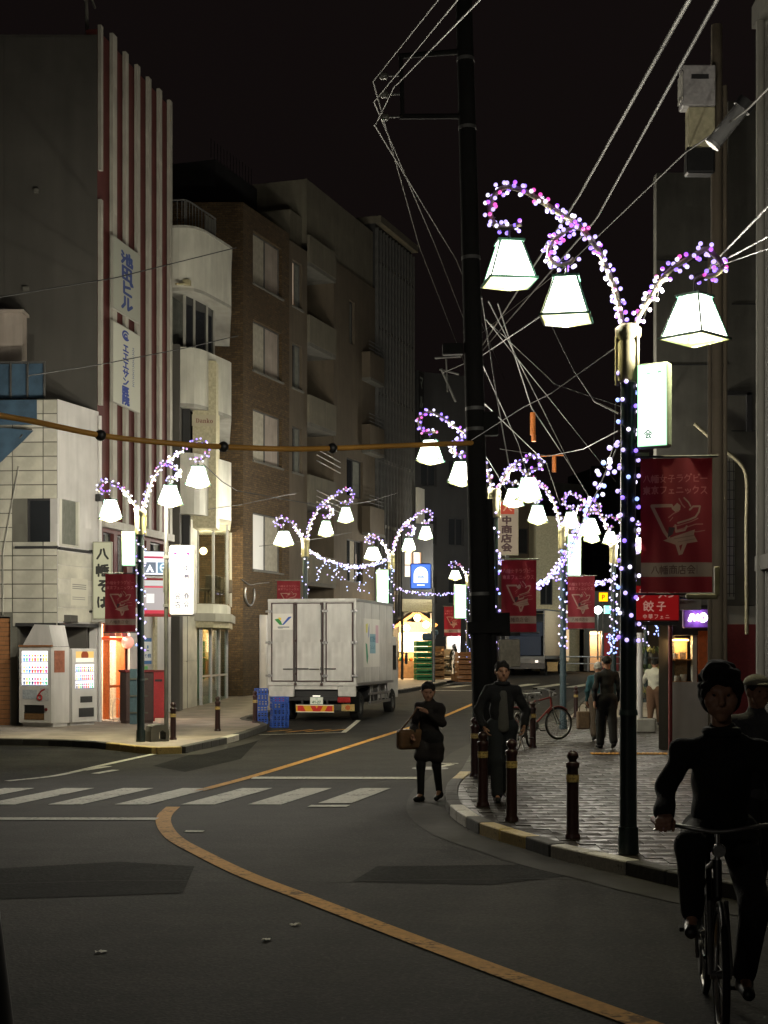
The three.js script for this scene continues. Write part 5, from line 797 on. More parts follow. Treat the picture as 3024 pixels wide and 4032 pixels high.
{ // clear cable splice closure hanging on the wire
  const s = thing('cable_closure', 'clear tubular cable joint with a black end cap hanging at the upper right', 'cable joint', [3.699, 7.559, -16]); s.rotation.z = 0.86; s.rotation.y = -0.3;
  part('tube', new THREE.CylinderGeometry(0.085, 0.085, 0.46, 18, 1, true).rotateZ(Math.PI / 2), new THREE.MeshPhysicalMaterial({ color: lin(0.3, 0.3, 0.3), transmission: 0.7, roughness: 0.12, thickness: 0, side: THREE.DoubleSide }), s);
  part('end_cap', cy(0.105, 0.105, 0.1, 0, 0, 0, 20).rotateZ(-Math.PI / 2).translate(0.22, 0, 0), M.black, s);
  part('end_ring', cy(0.09, 0.09, 0.04, 0, 0, 0, 18).rotateZ(-Math.PI / 2).translate(-0.26, 0, 0), M.steel, s);
  part('splice', [0, 1, 2].map((i) => tube([[-0.24, 0.03 * (i - 1), 0.02], [-0.1, 0.05 * (i - 1), 0.03 * i], [0.08, -0.04 * (i - 1), 0.02], [0.22, 0.02 * i, 0]], 0.016)), M.steel, s);
}
// crates by the truck
function crate(label, x, y, D, w, h, d, turn, m) {
  const c = thing('plastic_crate', label, 'crate', [x, y, -D], turn, 'blue plastic crates by the truck'), t = 0.02, e = h * 0.16;
  const g = []; for (const z of [d / 2 - t / 2, -d / 2 + t / 2]) { g.push(bx(w, e, t, 0, e / 2, z), bx(w, e, t, 0, h - e / 2 - 0.004, z), bx(w, e * 0.7, t * 0.8, 0, h / 2, z)); for (const k of [-0.5, -0.25, 0, 0.25, 0.5]) g.push(bx(0.03, h - 2 * e - 0.004, t * 0.9, k * (w - 0.03), h / 2 - 0.002, z)); }
  for (const xx of [w / 2 - t / 2, -w / 2 + t / 2]) { g.push(bx(t, e, d - 2 * t, xx, e / 2, 0), bx(t, e, d - 2 * t, xx, h - e / 2 - 0.004, 0), bx(t * 0.8, e * 0.7, d - 2 * t, xx, h / 2, 0)); for (const k of [-0.3, 0, 0.3]) g.push(bx(t * 0.9, h - 2 * e - 0.004, 0.03, xx, h / 2 - 0.002, k * d)); }
  g.push(bx(w - 2 * t, 0.012, d - 2 * t, 0, 0.008, 0)); part('basket', g, m ?? M.blue, c);
}
['bottom blue crate of the front stack by the truck', 'second blue crate up in the front stack', 'third blue crate up in the front stack', 'fourth blue crate up in the front stack', 'top blue crate of the front stack by the truck'].forEach((l, i) => crate(l, -2.62 + rr(-0.01, 0.01), 0.006 + i * 0.156, 37.3, 0.42, 0.15, 0.36, 0.25 + rr(-0.04, 0.04)));
['bottom blue crate of the rear stack beside the kerb bollard', 'second blue crate up in the rear stack', 'third blue crate up in the rear stack', 'fourth blue crate up in the rear stack', 'fifth blue crate up in the rear stack', 'top blue crate of the rear stack beside the kerb bollard'].forEach((l, i) => crate(l, -3.26 + rr(-0.01, 0.01), 0.006 + i * 0.156, 39.4, 0.36, 0.15, 0.36, 0.1 + rr(-0.04, 0.04)));
// station sign, parking sign, white post
{ const s = thing('station_sign', 'blue square lit sign with a white train front on a slim pole', 'sign', [1.436, 4.302, -58]); part('sign_box', rb(0.84, 1.02, 0.16, 0.1, 0, 0.54, 0), grainy([0.03, 0.1, 0.5]), s); part('sign_face', face(0.74, 0.92, 0, 0.54, 0.083), lit(TX.metro, 1.5), s); part('pole', cy(0.06, 0.06, 3.7, 0.5, -3.6, -0.1, 12), M.steelDull, s); panelLight(s, 0.7, 0.9, 0, 0.54, 0.11, [0.8, 0.88, 1], 2); }
{ const s = thing('parking_sign', 'small yellow lit parking sign with a P far down the right pavement', 'sign', [10.614, 4.321, -72]); part('sign_box', rb(0.46, 0.46, 0.12, 0.05, 0, 0.23, 0), M.dark, s); part('sign_face', face(0.42, 0.42, 0, 0.23, 0.064), lit(TX.park, 1.6), s); part('pole', cy(0.04, 0.04, 2.6, 0, -2.6, 0, 10), M.steelDull, s); panelLight(s, 0.4, 0.4, 0, 0.23, 0.09, [1, 0.65, 0.1], 1); }
{ const s = thing('street_floodlight', 'glaring white floodlight with a green tint under the parking sign', 'floodlight', [10.655, 3.697, -74]); part('lamp_head', sp(0.2, 0, 0.28, 0, 14), glow([0.9, 1, 0.98], 8), s); part('green_lamp', bb(0.3, 0.6, 0.1, 0.5, -0.05, 0.05), glow([0.1, 0.9, 0.6], 1), s); part('bracket', bar([0, 0.08, -0.1], [0, -2.2, -0.1], 0.04), M.steelDull, s); pointLight(s, 0, 0.28, 0.0, [0.85, 1, 0.95], 8, 8); }
{ const s = thing('white_post', 'thin white post with a pale box at its foot behind the main dark post', 'post', [5.676, 0.12, -33]); part('shaft', cy(0.07, 0.06, 2.2, 0, 0, 0, 12), M.whiteSmooth, s); part('foot_box', rb(0.42, 0.3, 0.3, 0.03, 0.1, 0.15, 0.1), M.greyLight, s); }
{ const s = thing('red_pipe_post', 'slim dark red post standing before the lit display window', 'post', [4.93, 0.12, -25.6]); part('shaft', cy(0.035, 0.035, 2.426 - 0.1, 0, 0, 0, 10), M.redDark, s); part('cap', [cy(0.05, 0.04, 0.12, 0, 2.426 - 0.12, 0, 10), cy(0.045, 0.045, 0.08, 0, 0, 0, 10)], M.steel, s); }
// planted stand behind the walker in white
{
  const s = thing('flower_stand', 'dark stepped stand of pot plants behind the person in white', 'plant stand', [7.416, 0.12, -40]);
  part('shelf', [bb(-0.5, 0.5, 0.5, 0.54, -0.3, 0.1), bb(-0.5, 0.5, 1.1, 1.14, -0.5, -0.2), bb(-0.5, -0.45, 0, 1.1, -0.5, -0.45), bb(0.45, 0.5, 0, 1.1, -0.5, -0.45), bb(-0.5, 0.5, 1.6, 1.64, -0.6, -0.4)], M.dark, s);
  for (let i = 0; i < 12; i++) { const px = -0.4 + (i % 4) * 0.26, py = [0.54, 1.14, 1.64][(i / 4) | 0], pz = [-0.1, -0.35, -0.5][(i / 4) | 0]; part('pot', lathe([[0.05, 0], [0.07, 0.1], [0.06, 0.1], [0, 0.09]], 10).translate(px, py, pz), M.balcony, s); const lf = []; for (let k = 0; k < 16; k++) { const a = rnd() * 6.3, r = rr(0.03, 0.13), g = new THREE.PlaneGeometry(0.05, 0.11); g.rotateX(rr(-0.9, 0.9)); g.rotateY(a); lf.push(uvBox(g.translate(px + r * Math.cos(a), py + 0.12 + rnd() * 0.14, pz + r * Math.sin(a)))); } part('leaves', lf, i % 3 === 0 ? grainy([0.4, 0.35, 0.1]) : grainy([0.06, 0.09, 0.03]), s); }
}
// fruit stall with crates far left of the bend
{
  const D = 67.5, x0 = 0.809, s = thing('fruit_stall', 'brightly lit fruit stall under a pitched awning beyond the truck', 'stall', [x0, gy(D) + 0.12, -D], 0.2);
  part('back_wall', bb(-0.1, 1.7, 0, 2.6, -0.95, -0.9), grainy([0.7, 0.5, 0.25]), s); part('counter', [bb(-0.1, 1.5, 0.0, 0.8, -0.88, -0.3)], M.cardboard, s);
  for (let i = 0; i < 14; i++) part('fruit', sp(0.09, -0.2 + (i % 7) * 0.25, 0.88, -0.45 - ((i / 7) | 0) * 0.25, 8), [M.orange, M.green, M.kerbYellow][i % 3], s);
  part('awning', plate([[-0.5, 0], [0.6, 0.75], [1.6, 0.1], [1.5, 0.0], [0.6, 0.6], [-0.4, -0.1]], 1.0).translate(0, 2.35, 0.4), M.wood, s);
  
  for (const [x, y] of [[0.1, 2.3], [0.6, 2.75], [1.0, 2.45]]) { part('lamp_bulb', sp(0.16, x, y, 0.55, 12), glow([1, 0.78, 0.42], 9), s); pointLight(s, x, y, 0.55, [1, 0.72, 0.38], 16, 6); }
  part('lamplit_wall_glow', bb(0.0, 1.4, 1.2, 2.1, -0.895, -0.86), glow([1, 0.66, 0.28], 2.2), s);  // glowing sheet stands in for lamplight on the back wall
}
function stack(name, label, px, D, w, h, d, m, n, turn = 0.2, group) { const s = thing(name, label, 'crate stack', [0 + (px - 829.5) / 3212 * D, gy(D) + 0.12, -D], turn, group); for (let i = 0; i < n; i++) { const y0 = i * h / n; part('crate', [bb(-w / 2, w / 2, y0, y0 + h / n - 0.02, -d, -d + 0.03), bb(-w / 2, w / 2, y0, y0 + h / n * 0.3, -0.03, 0), bb(-w / 2, w / 2, y0 + h / n * 0.55, y0 + h / n - 0.02, -0.03, 0), bb(-w / 2, -w / 2 + 0.03, y0, y0 + h / n - 0.02, -d + 0.03, -0.03), bb(w / 2 - 0.03, w / 2, y0, y0 + h / n - 0.02, -d + 0.03, -0.03), bb(-w / 2 + 0.03, w / 2 - 0.03, y0, y0 + 0.02, -d + 0.03, -0.03)], m, s); } return s; }
stack('crate_stack', 'tall stack of green plastic crates by the fruit stall', 917, 66, 0.72, 1.75, 0.6, M.green, 7);
stack('crate_stack', 'brown cardboard stack right of the green crates', 947, 66.5, 0.55, 1.5, 0.5, M.cardboard, 5);
stack('crate_stack', 'second darker stack of cartons between the green crates and the small plant', 966, 68, 0.45, 1.35, 0.5, M.brown, 4);
stack('crate_stack', 'orange wooden crate stack beside the far lamp post', 1008, 64, 0.75, 1.3, 0.6, M.wood, 6);
{ const s = thing('potted_tree', 'small dark potted tree between the carton stacks', 'plant', [3.066, gy(65) + 0.12, -65]); part('pot', lathe([[0.12, 0], [0.18, 0.3], [0.16, 0.3], [0, 0.28]], 14), M.cardboard, s); part('trunk', cy(0.03, 0.015, 0.9, 0, 0.25, 0, 8), M.brown, s); const lf = []; for (let k = 0; k < 260; k++) { const t = rnd(), a = rnd() * 6.3, r = (1 - t) * 0.38 * Math.sqrt(rnd()) + 0.03, g = new THREE.PlaneGeometry(0.05, 0.12); g.rotateX(rr(-1, 1)); g.rotateY(a); lf.push(uvBox(g.translate(r * Math.cos(a), 0.45 + t * 1.15, r * Math.sin(a)))); } part('crown', lf, grainy([0.05, 0.05, 0.03]), s); }
solo('tarpaulin', [rb(0.6, 0.35, 0.5, 0.12, 0, 0.17, 0), rb(0.35, 0.25, 0.4, 0.1, 0.25, 0.36, 0.05)], M.bluePanel, 'crumpled blue sheet on top of the green crates', 'sheet', undefined, [1.992, gy(66.3) + 1.86, -66.3]);
{ // small lit shop with a red front far down the right pavement
  const D = 78, s = thing('red_shop', 'small shop with a glowing interior and red doors far down the right pavement', 'shop', [10.503, gy(78) + 0.1, -78], 0);
  part('wall', plate(rect(0, 2.6, 0, 4.2), 0.2, [rect(0.3, 0.9, 0.02, 2.1)]), M.grey, s); part('back_wall', bb(0.2, 1.0, 0, 2.2, -1.2, -1.1), grainy([0.6, 0.4, 0.25]), s);
  part('door', bb(0.95, 1.35, 0.02, 2.0, 0.001, 0.05), M.red, s); part('door', bb(1.5, 1.8, 0.02, 2.0, 0.001, 0.05), M.redDark, s); part('door_frame', [bb(0.9, 0.95, 0, 2.1, 0.001, 0.07), bb(1.4, 1.46, 0, 2.1, 0.001, 0.07)], M.steel, s);
  part('shop_lamp', bb(0.35, 0.85, 1.95, 2.05, -0.7, -0.3), glow([1, 0.75, 0.45], 4), s); pointLight(s, 0.6, 1.8, -0.4, [1, 0.7, 0.4], 10, 5);
  part('guard_rail', [bar([-1.5, 0.75, 1.5], [2.6, 0.75, 1.5], 0.04), bar([-1.5, 0.4, 1.5], [2.6, 0.4, 1.5], 0.03), ...[-1.4, 0, 1.3, 2.5].map((x) => bar([x, 0, 1.5], [x, 0.78, 1.5], 0.04))], M.steel, s);
}
{ // lit upstairs windows and shop boards beyond the truck
  const s = thing('corner_shop', 'narrow shop front with orange lit upper window above the fruit stall', 'shop', [0.796, gy(66.4) + 0.12, -66.4], 0.34);
  part('wall', plate(rect(0, 1.5, 3.0, 7.0), 0.12, [rect(0.15, 0.95, 4.6, 5.7)]), M.darkWall, s);
  const w = sub('window', s); part('pane', bb(0.15, 0.95, 4.6, 5.7, -0.1, -0.08), glow([1, 0.5, 0.2], 0.5), w); part('frame', [bb(0.53, 0.57, 4.6, 5.7, -0.08, -0.02), bb(0.15, 0.95, 5.1, 5.14, -0.08, -0.02)], M.dark, w);
  part('sign_board', bb(0.0, 1.5, 3.05, 3.6, 0.002, 0.08), grainy([0.5, 0.45, 0.3]), s); part('lower_wall', bb(0.0, 0.08, 0, 3.0, -0.12, 0), M.darkWall, s); part('lower_wall', bb(1.42, 1.5, 0, 3.0, -0.12, 0), M.darkWall, s);
  const v = thing('lit_shutter', 'pale lit shop panel standing behind the small potted tree', 'panel', [3.171, gy(70) + 0.12, -70], 0.2); part('panel', rb(0.5, 2.2, 0.1, 0.02, 0, 1.1, 0), M.whiteSmooth, v); part('lamp', bb(0.3, 0.4, 0.6, 2.2, -0.02, 0.06), glow([0.9, 0.95, 1], 2.5), v); pointLight(v, 0.35, 1.9, 0.3, [0.95, 0.95, 1], 5, 4);
}

// ---------------------------------------------------------------- vehicles
function wheelGeo(r, w) { return lathe([[r * 0.55, -w / 2], [r * 0.9, -w / 2], [r, -w * 0.36], [r, w * 0.36], [r * 0.9, w / 2], [r * 0.55, w / 2]], 28).rotateX(Math.PI / 2).rotateY(Math.PI / 2); }   // axle along x
{
  const t = thing('delivery_truck', 'white box truck with three rear doors parked at the left kerb', 'truck', [-1.96, 0, -40.35], -0.215), W = 1.24, y0 = 0.98, y1 = 3.34, Lb = 4.75;
  const cargo = sub('cargo_box', t);
  part('shell', [rb(2 * W, y1 - y0, Lb, 0.03, 0, (y0 + y1) / 2, -Lb / 2 - 0.02)], M.truckWhite, cargo);
  part('corner_post', [rb(0.09, y1 - y0, 0.06, 0.012, -W + 0.05, (y0 + y1) / 2, -0.01), rb(0.07, y1 - y0, 0.06, 0.012, W - 0.035, (y0 + y1) / 2, -0.01), rb(2 * W, 0.09, 0.06, 0.012, 0, y1 - 0.045, -0.009), rb(2 * W, 0.1, 0.06, 0.012, 0, y0 + 0.05, -0.009)], M.truckWhite, cargo);
  part('side_rail', [bb(W - 0.001, W + 0.02, y0, y0 + 0.08, -Lb, -0.05), bb(W - 0.001, W + 0.02, y1 - 0.08, y1, -Lb, -0.05), bb(-W - 0.02, -W + 0.001, y0, y0 + 0.08, -Lb, -0.05)], M.steel, cargo);
  const xs = [[-W + 0.12, -W + 0.74], [-W + 0.82, W - 0.93], [W - 0.83, W - 0.1]];
  for (const [a, c] of xs) {
    const d = sub('rear_door', t); part('panel', rb(c - a - 0.035, y1 - y0 - 0.27, 0.05, 0.012, (a + c) / 2, (y0 + y1) / 2, 0.018), M.truckWhite, d);
    part('seal', [bb(a - 0.018, a + 0.012, y0 + 0.11, y1 - 0.11, -0.01, 0.03), bb(c - 0.012, c + 0.018, y0 + 0.11, y1 - 0.11, -0.01, 0.03), bb(a + 0.012, c - 0.012, y1 - 0.14, y1 - 0.11, -0.01, 0.03), bb(a + 0.012, c - 0.012, y0 + 0.11, y0 + 0.14, -0.01, 0.03)], M.seal, d);
  }
  for (const x of [-W + 0.05, W - 0.88, W - 0.04]) for (const y of [1.25, 2.15, 3.0]) part('hinge', [rb(0.2, 0.06, 0.04, 0.01, x, y, 0.055), cy(0.025, 0.025, 0.1, x, y - 0.05, 0.07, 8)], M.steel, t);
  for (const x of [-W + 0.79, W - 0.95]) { const l = sub('lock_bar', t); part('bar', [cy(0.017, 0.017, 2.2, x, y0 + 0.05, 0.075, 8)], M.steelDull, l); part('handle', [rb(0.32, 0.035, 0.03, 0.008, x + (x < 0 ? 0.22 : 0.24), 1.44, 0.07), rb(0.06, 0.08, 0.05, 0.01, x, 1.44, 0.07), rb(0.28, 0.03, 0.03, 0.008, x - 0.2, 1.43, 0.07)], M.steelDull, l); part('keeper', [1.02, 1.3, 2.2, 3.2].map((y) => rb(0.07, 0.07, 0.06, 0.01, x, y, 0.06)), M.seal, l); }
  part('emblem', face(0.56, 0.44, -W + 0.44, 2.72, 0.046), printed(TX.logo, { roughness: 0.45 }), t);
  part('side_emblem', face(2.1, 1.35).rotateY(Math.PI / 2).translate(W + 0.004, 2.15, -1.9), printed(TX.side, { roughness: 0.45 }), t);
  part('side_panel_line', [0.9, 1.9, 2.9, 3.9].map((z) => bb(W, W + 0.006, y0 + 0.09, y1 - 0.09, -z - 0.008, -z + 0.008)), M.steel, t);
  part('sill_panel', [rb(0.72, 0.3, 0.1, 0.03, -W + 0.38, 0.82, -0.03), rb(0.5, 0.28, 0.1, 0.03, W - 0.26, 0.83, -0.03), bb(-W + 0.76, W - 0.52, 0.88, 0.98, -0.12, -0.02)], M.truckWhite, t);
  part('chassis', [bb(-0.45, -0.32, 0.55, 0.88, -6.2, -0.15), bb(0.32, 0.45, 0.55, 0.88, -6.2, -0.15), bb(-W + 0.5, W - 0.5, 0.62, 0.9, -0.7, -0.14), bb(-1, 1, 0.42, 0.6, -2.0, -1.6)], M.black, t);
  part('bumper', [rb(1.9, 0.12, 0.1, 0.02, 0.05, 0.62, -0.14), bb(-0.9, -0.8, 0.5, 0.95, -0.2, -0.1), bb(0.75, 0.85, 0.5, 0.95, -0.2, -0.1)], M.black, t);
  part('tail_light', [rb(0.36, 0.15, 0.08, 0.02, W - 0.34, 0.6, -0.02)], grainy([0.4, 0.02, 0.02], { roughness: 0.25 }), t); part('tail_light', [rb(0.3, 0.13, 0.08, 0.02, -W + 0.32, 0.6, -0.02)], grainy([0.4, 0.02, 0.02], { roughness: 0.25 }), t);
  part('number_plate', [face(0.36, 0.19, 0.12, 0.57, -0.05)], printed(TX.plate), t); part('plate_back', bb(-0.07, 0.31, 0.465, 0.675, -0.08, -0.055), M.dark, t); part('plate_lamp', bb(0.02, 0.22, 0.69, 0.71, -0.07, -0.02), glow([1, 0.95, 0.8], 1.5), t);
  part('reflector_board', [face(1.06, 0.2, 0.08, 0.36, -0.03)], printed(TX.reflect, { roughness: 0.35 }), t); part('reflector_back', bb(-0.46, 0.62, 0.25, 0.47, -0.07, -0.035), M.steelDull, t); part('reflector_arm', [bb(-0.3, -0.26, 0.47, 0.6, -0.1, -0.04), bb(0.4, 0.44, 0.47, 0.6, -0.1, -0.04)], M.dark, t);
  part('marker_board', bb(W - 0.42, W - 0.06, 0.3, 0.48, -0.06, -0.04), M.kerbYellow, t); part('marker_disc', cy(0.07, 0.07, 0.01, 0, 0, 0, 16).rotateX(Math.PI / 2).translate(W - 0.24, 0.39, -0.034), M.orange, t); part('marker_arm', bb(W - 0.28, W - 0.2, 0.48, 0.6, -0.07, -0.05), M.dark, t);
  for (const [x, z] of [[-0.95, -1.25], [0.95, -1.25], [-0.98, -5.45], [0.98, -5.45]]) { const w = sub('wheel', t); w.position.set(x, 0.39, z); part('tyre', wheelGeo(0.39, 0.24), M.rubber, w); part('rim', lathe([[0.05, -0.02], [0.14, 0.02], [0.21, 0.06], [0.22, 0.1], [0.2, 0.1]], 20).rotateZ(-Math.PI / 2).translate(Math.sign(x) * 0.02, 0, 0), M.steelDull, w); }
  part('mudflap', [bb(0.78, 1.14, 0.25, 0.8, -0.84, -0.82), bb(-1.14, -0.78, 0.25, 0.8, -0.84, -0.82)], M.rubber, t);
  const g = sub('side_guard', t); part('rail', [bb(W - 0.1, W - 0.04, 0.42, 0.5, -4.6, -1.9), bb(W - 0.1, W - 0.04, 0.68, 0.74, -4.6, -1.9)], M.steel, g); for (let i = 0; i < 6; i++) part('stay', bar([W - 0.07, 0.45, -2.0 - i * 0.5], [W - 0.12, 0.98, -2.25 - i * 0.5 + (i % 2) * 0.4], 0.02), M.steel, g);
  part('tank', [rb(0.4, 0.4, 1.1, 0.1, W - 0.36, 0.66, -3.0), rb(0.5, 0.45, 0.8, 0.04, -W + 0.36, 0.66, -3.0)], M.dark, t);
  const cab = sub('cab', t); part('shell', plate([[0, 0.5], [1.55, 0.5], [1.6, 1.3], [1.35, 2.35], [0.1, 2.4], [0, 2.2]], 2.1).rotateY(Math.PI / 2).translate(1.05, 0, -4.85), M.truckWhite, cab); part('side_window', bb(1.052, 1.06, 1.35, 2.1, -6.1, -5.3), M.glassDark, cab); part('mirror', [rb(0.06, 0.36, 0.2, 0.02, 1.32, 1.7, -6.4), bar([1.05, 1.9, -6.3], [1.32, 1.85, -6.4], 0.015)], M.dark, cab);
}
{
  const t = thing('dark_truck', 'dark open-backed truck beyond the far crossing behind the red banner', 'truck', [6.877, gy(74), -74], -0.34), W = 1.15;
  part('cargo_frame', [bb(-W, -W + 0.08, 0.95, 3.3, -4.5, 0), bb(W - 0.08, W, 0.95, 3.3, -4.5, 0), bb(-W, W, 3.22, 3.32, -4.5, 0), bb(-W, W, 0.85, 0.97, -4.5, 0.02), bb(-W, W, 0.97, 3.2, -4.5, -4.4)], grainy([0.16, 0.17, 0.17]), t);
  part('side_wall', bb(W, W + 0.012, 1.0, 3.25, -4.5, 0), grainy([0.7, 0.52, 0.34]), t);
  part('cargo', [rb(1.7, 1.0, 1.0, 0.05, 0, 1.5, -1.0), rb(1.2, 0.8, 1.0, 0.05, 0.2, 2.3, -1.6)], grainy([0.02, 0.035, 0.07]), t); part('tailgate', bb(-W, W, 0.62, 0.86, 0.0, 0.06), M.steelDull, t); part('bumper', [bb(-W, W, 0.35, 0.6, -0.1, 0)], M.black, t);
  for (const x of [-0.7, 0.75]) part('tail_lamp', bb(x - 0.08, x + 0.08, 0.66, 0.78, 0.061, 0.07), glow([1, 0.9, 0.8], 0.8), t);
  for (const [x, z] of [[-0.85, -1], [0.85, -1], [-0.9, -4.8], [0.9, -4.8]]) { const w = part('wheel', wheelGeo(0.38, 0.24), M.rubber, t); w.position.set(x, 0.38, z); }
  part('cab', rb(2.1, 1.9, 1.5, 0.12, 0, 1.6, -5.4), M.truckWhite, t);
}
// bicycles: local x forward, y up
function bicycle(label, pos, turn, o = {}) {
  const b = thing('bicycle', label, 'bicycle', pos, turn), R = o.R ?? 0.33, f = o.frame ?? M.dark, wb = 0.53;
  for (const s of [1, -1]) {
    const w = sub('wheel', b); w.position.set(s * wb, R, 0); if (s > 0 && o.steer) w.rotation.y = o.steer;
    part('tyre', uvBox(new THREE.TorusGeometry(R - 0.018, 0.019, 8, 44)), M.rubber, w); part('rim', uvBox(new THREE.TorusGeometry(R - 0.045, 0.012, 6, 40)), M.steel, w);
    const spk = []; for (let i = 0; i < 20; i++) { const a = i / 20 * 6.283; spk.push(bar([0.02 * Math.cos(a + 0.5), 0.02 * Math.sin(a + 0.5), (i % 2 ? 0.025 : -0.025)], [(R - 0.05) * Math.cos(a), (R - 0.05) * Math.sin(a), 0], 0.0018, 4)); } part('spokes', spk, M.steel, w); part('hub', cy(0.022, 0.022, 0.1, 0, -0.05, 0, 10).rotateX(Math.PI / 2), M.steelDull, w);
  }
  const bb0 = [-0.08, 0.29, 0], seat = [-0.26, 0.78, 0], head = [0.33, 0.86, 0], headL = [0.36, 0.68, 0], rear = [-wb, R, 0], front = [wb, R, 0];
  part('frame', [bar(bb0, seat, 0.017, 8), bar(bb0, headL, 0.02, 8), bar(head, headL, 0.022, 8), o.step ? tube([[-0.2, 0.55, 0], [0.05, 0.5, 0], [0.34, 0.78, 0]], 0.017) : bar([-0.25, 0.74, 0], head, 0.017, 8), ...[-0.05, 0.05].flatMap((z) => [bar([bb0[0], bb0[1], z * 0.6], [rear[0], rear[1], z], 0.01), bar([seat[0] + 0.03, seat[1] - 0.1, z * 0.4], [rear[0], rear[1], z], 0.009)])], f, b);
  const fk = part('fork', [-0.05, 0.05].map((z) => bar([headL[0], headL[1] - 0.02, z * 0.8], [front[0], front[1], z], 0.012)), o.fork ?? M.steel, b);
  part('handlebar', [bar(head, [0.3, 1.0, 0], 0.014), tube([[0.2, 1.03, -0.29], [0.3, 1.02, -0.16], [0.32, 1.0, 0], [0.3, 1.02, 0.16], [0.2, 1.03, 0.29]], 0.012)], M.steel, b);
  for (const z of [-0.29, 0.29]) { part('grip', bar([0.12, 1.035, z * 1.05], [0.23, 1.03, z * 0.98], 0.018, 10), o.grip ?? M.rubber, b); part('brake_lever', bar([0.25, 1.0, z * 0.93], [0.15, 0.985, z * 1.05], 0.006), M.steel, b); }
  part('saddle', [rb(0.26, 0.06, 0.14, 0.028, -0.3, 0.87, 0), rb(0.14, 0.045, 0.05, 0.02, -0.14, 0.868, 0), bar(seat, [-0.28, 0.85, 0], 0.013)], M.rubber, b);
  part('chainring', cy(0.09, 0.09, 0.012, 0, 0, 0, 24).rotateX(Math.PI / 2).translate(-0.08, 0.29, 0.05), M.steelDull, b);
  part('crank', bar([-0.08, 0.29, 0.07], o.pedal ? [-0.08 + o.pedal[0], 0.29 + o.pedal[1], 0.08] : [0.06, 0.2, 0.08], 0.01), M.steelDull, b); part('crank', bar([-0.08, 0.29, -0.07], o.pedal ? [-0.08 - o.pedal[0], 0.29 - o.pedal[1], -0.08] : [-0.2, 0.38, -0.08], 0.01), M.steelDull, b);
  for (const s of [1, -1]) part('pedal', rb(0.09, 0.022, 0.08, 0.006, o.pedal ? -0.08 + s * o.pedal[0] : (s > 0 ? 0.06 : -0.2), o.pedal ? 0.29 + s * o.pedal[1] : (s > 0 ? 0.2 : 0.38), s * 0.13), M.rubber, b);
  part('mudguard', uvBox(new THREE.TorusGeometry(R + 0.012, 0.016, 6, 26, 2.4)).rotateZ(0.5).translate(-wb, R, 0), f, b); part('mudguard', uvBox(new THREE.TorusGeometry(R + 0.012, 0.016, 6, 22, 1.6)).rotateZ(0.9).translate(wb, R, 0), f, b);
  part('front_lamp', [cy(0.035, 0.03, 0.06, 0, 0, 0, 14).rotateZ(-Math.PI / 2).translate(0.4, 0.92, 0.0)], M.steel, b);
  if (o.basket) { const g = []; for (let i = 0; i < 7; i++) { const u = i / 6; g.push(bar([0.38 + u * 0.26, 0.82, -0.14], [0.36 + u * 0.3, 1.06, -0.17], 0.003, 4), bar([0.38 + u * 0.26, 0.82, 0.14], [0.36 + u * 0.3, 1.06, 0.17], 0.003, 4), bar([0.64, 0.82, -0.14 + u * 0.28], [0.66, 1.06, -0.17 + u * 0.34], 0.003, 4), bar([0.38, 0.82, -0.14 + u * 0.28], [0.36, 1.06, -0.17 + u * 0.34], 0.003, 4)); } for (const y of [0.82, 0.9, 0.98, 1.06]) { const e = (y - 0.82) / 0.24; g.push(tube([[0.38 - 0.02 * e, y, -0.14 - 0.03 * e], [0.64 + 0.02 * e, y, -0.14 - 0.03 * e], [0.64 + 0.02 * e, y, 0.14 + 0.03 * e], [0.38 - 0.02 * e, y, 0.14 + 0.03 * e]], 0.004, 24, 4, true)); } part('basket', g, M.steelDull, b); }
  if (o.stand) part('kickstand', [bar([-wb, R, 0.06], [-wb - 0.05, 0.005, 0.16], 0.008), bar([-wb, R, -0.06], [-wb - 0.05, 0.005, -0.16], 0.008)], M.steel, b);
  return b;
}
bicycle('parked bicycle with its wheel side-on beside the blue-grey lamp post', [3.073 + 0.0, 0.12, -29.9], 0.5, { stand: true, frame: M.redDark, basket: false });
bicycle('second parked bicycle, nearly end-on, right of the man in the dark jacket', [2.551, 0.12, -27.2], 1.25, { stand: true, frame: M.steelDull, step: true, basket: true });
bicycle('dark bicycle ridden towards the camera by the cyclist', [1.71, 0, -7.75], -1.71, { frame: M.black, fork: M.steelDull, grip: M.redDark, pedal: [0.05, 0.16] });

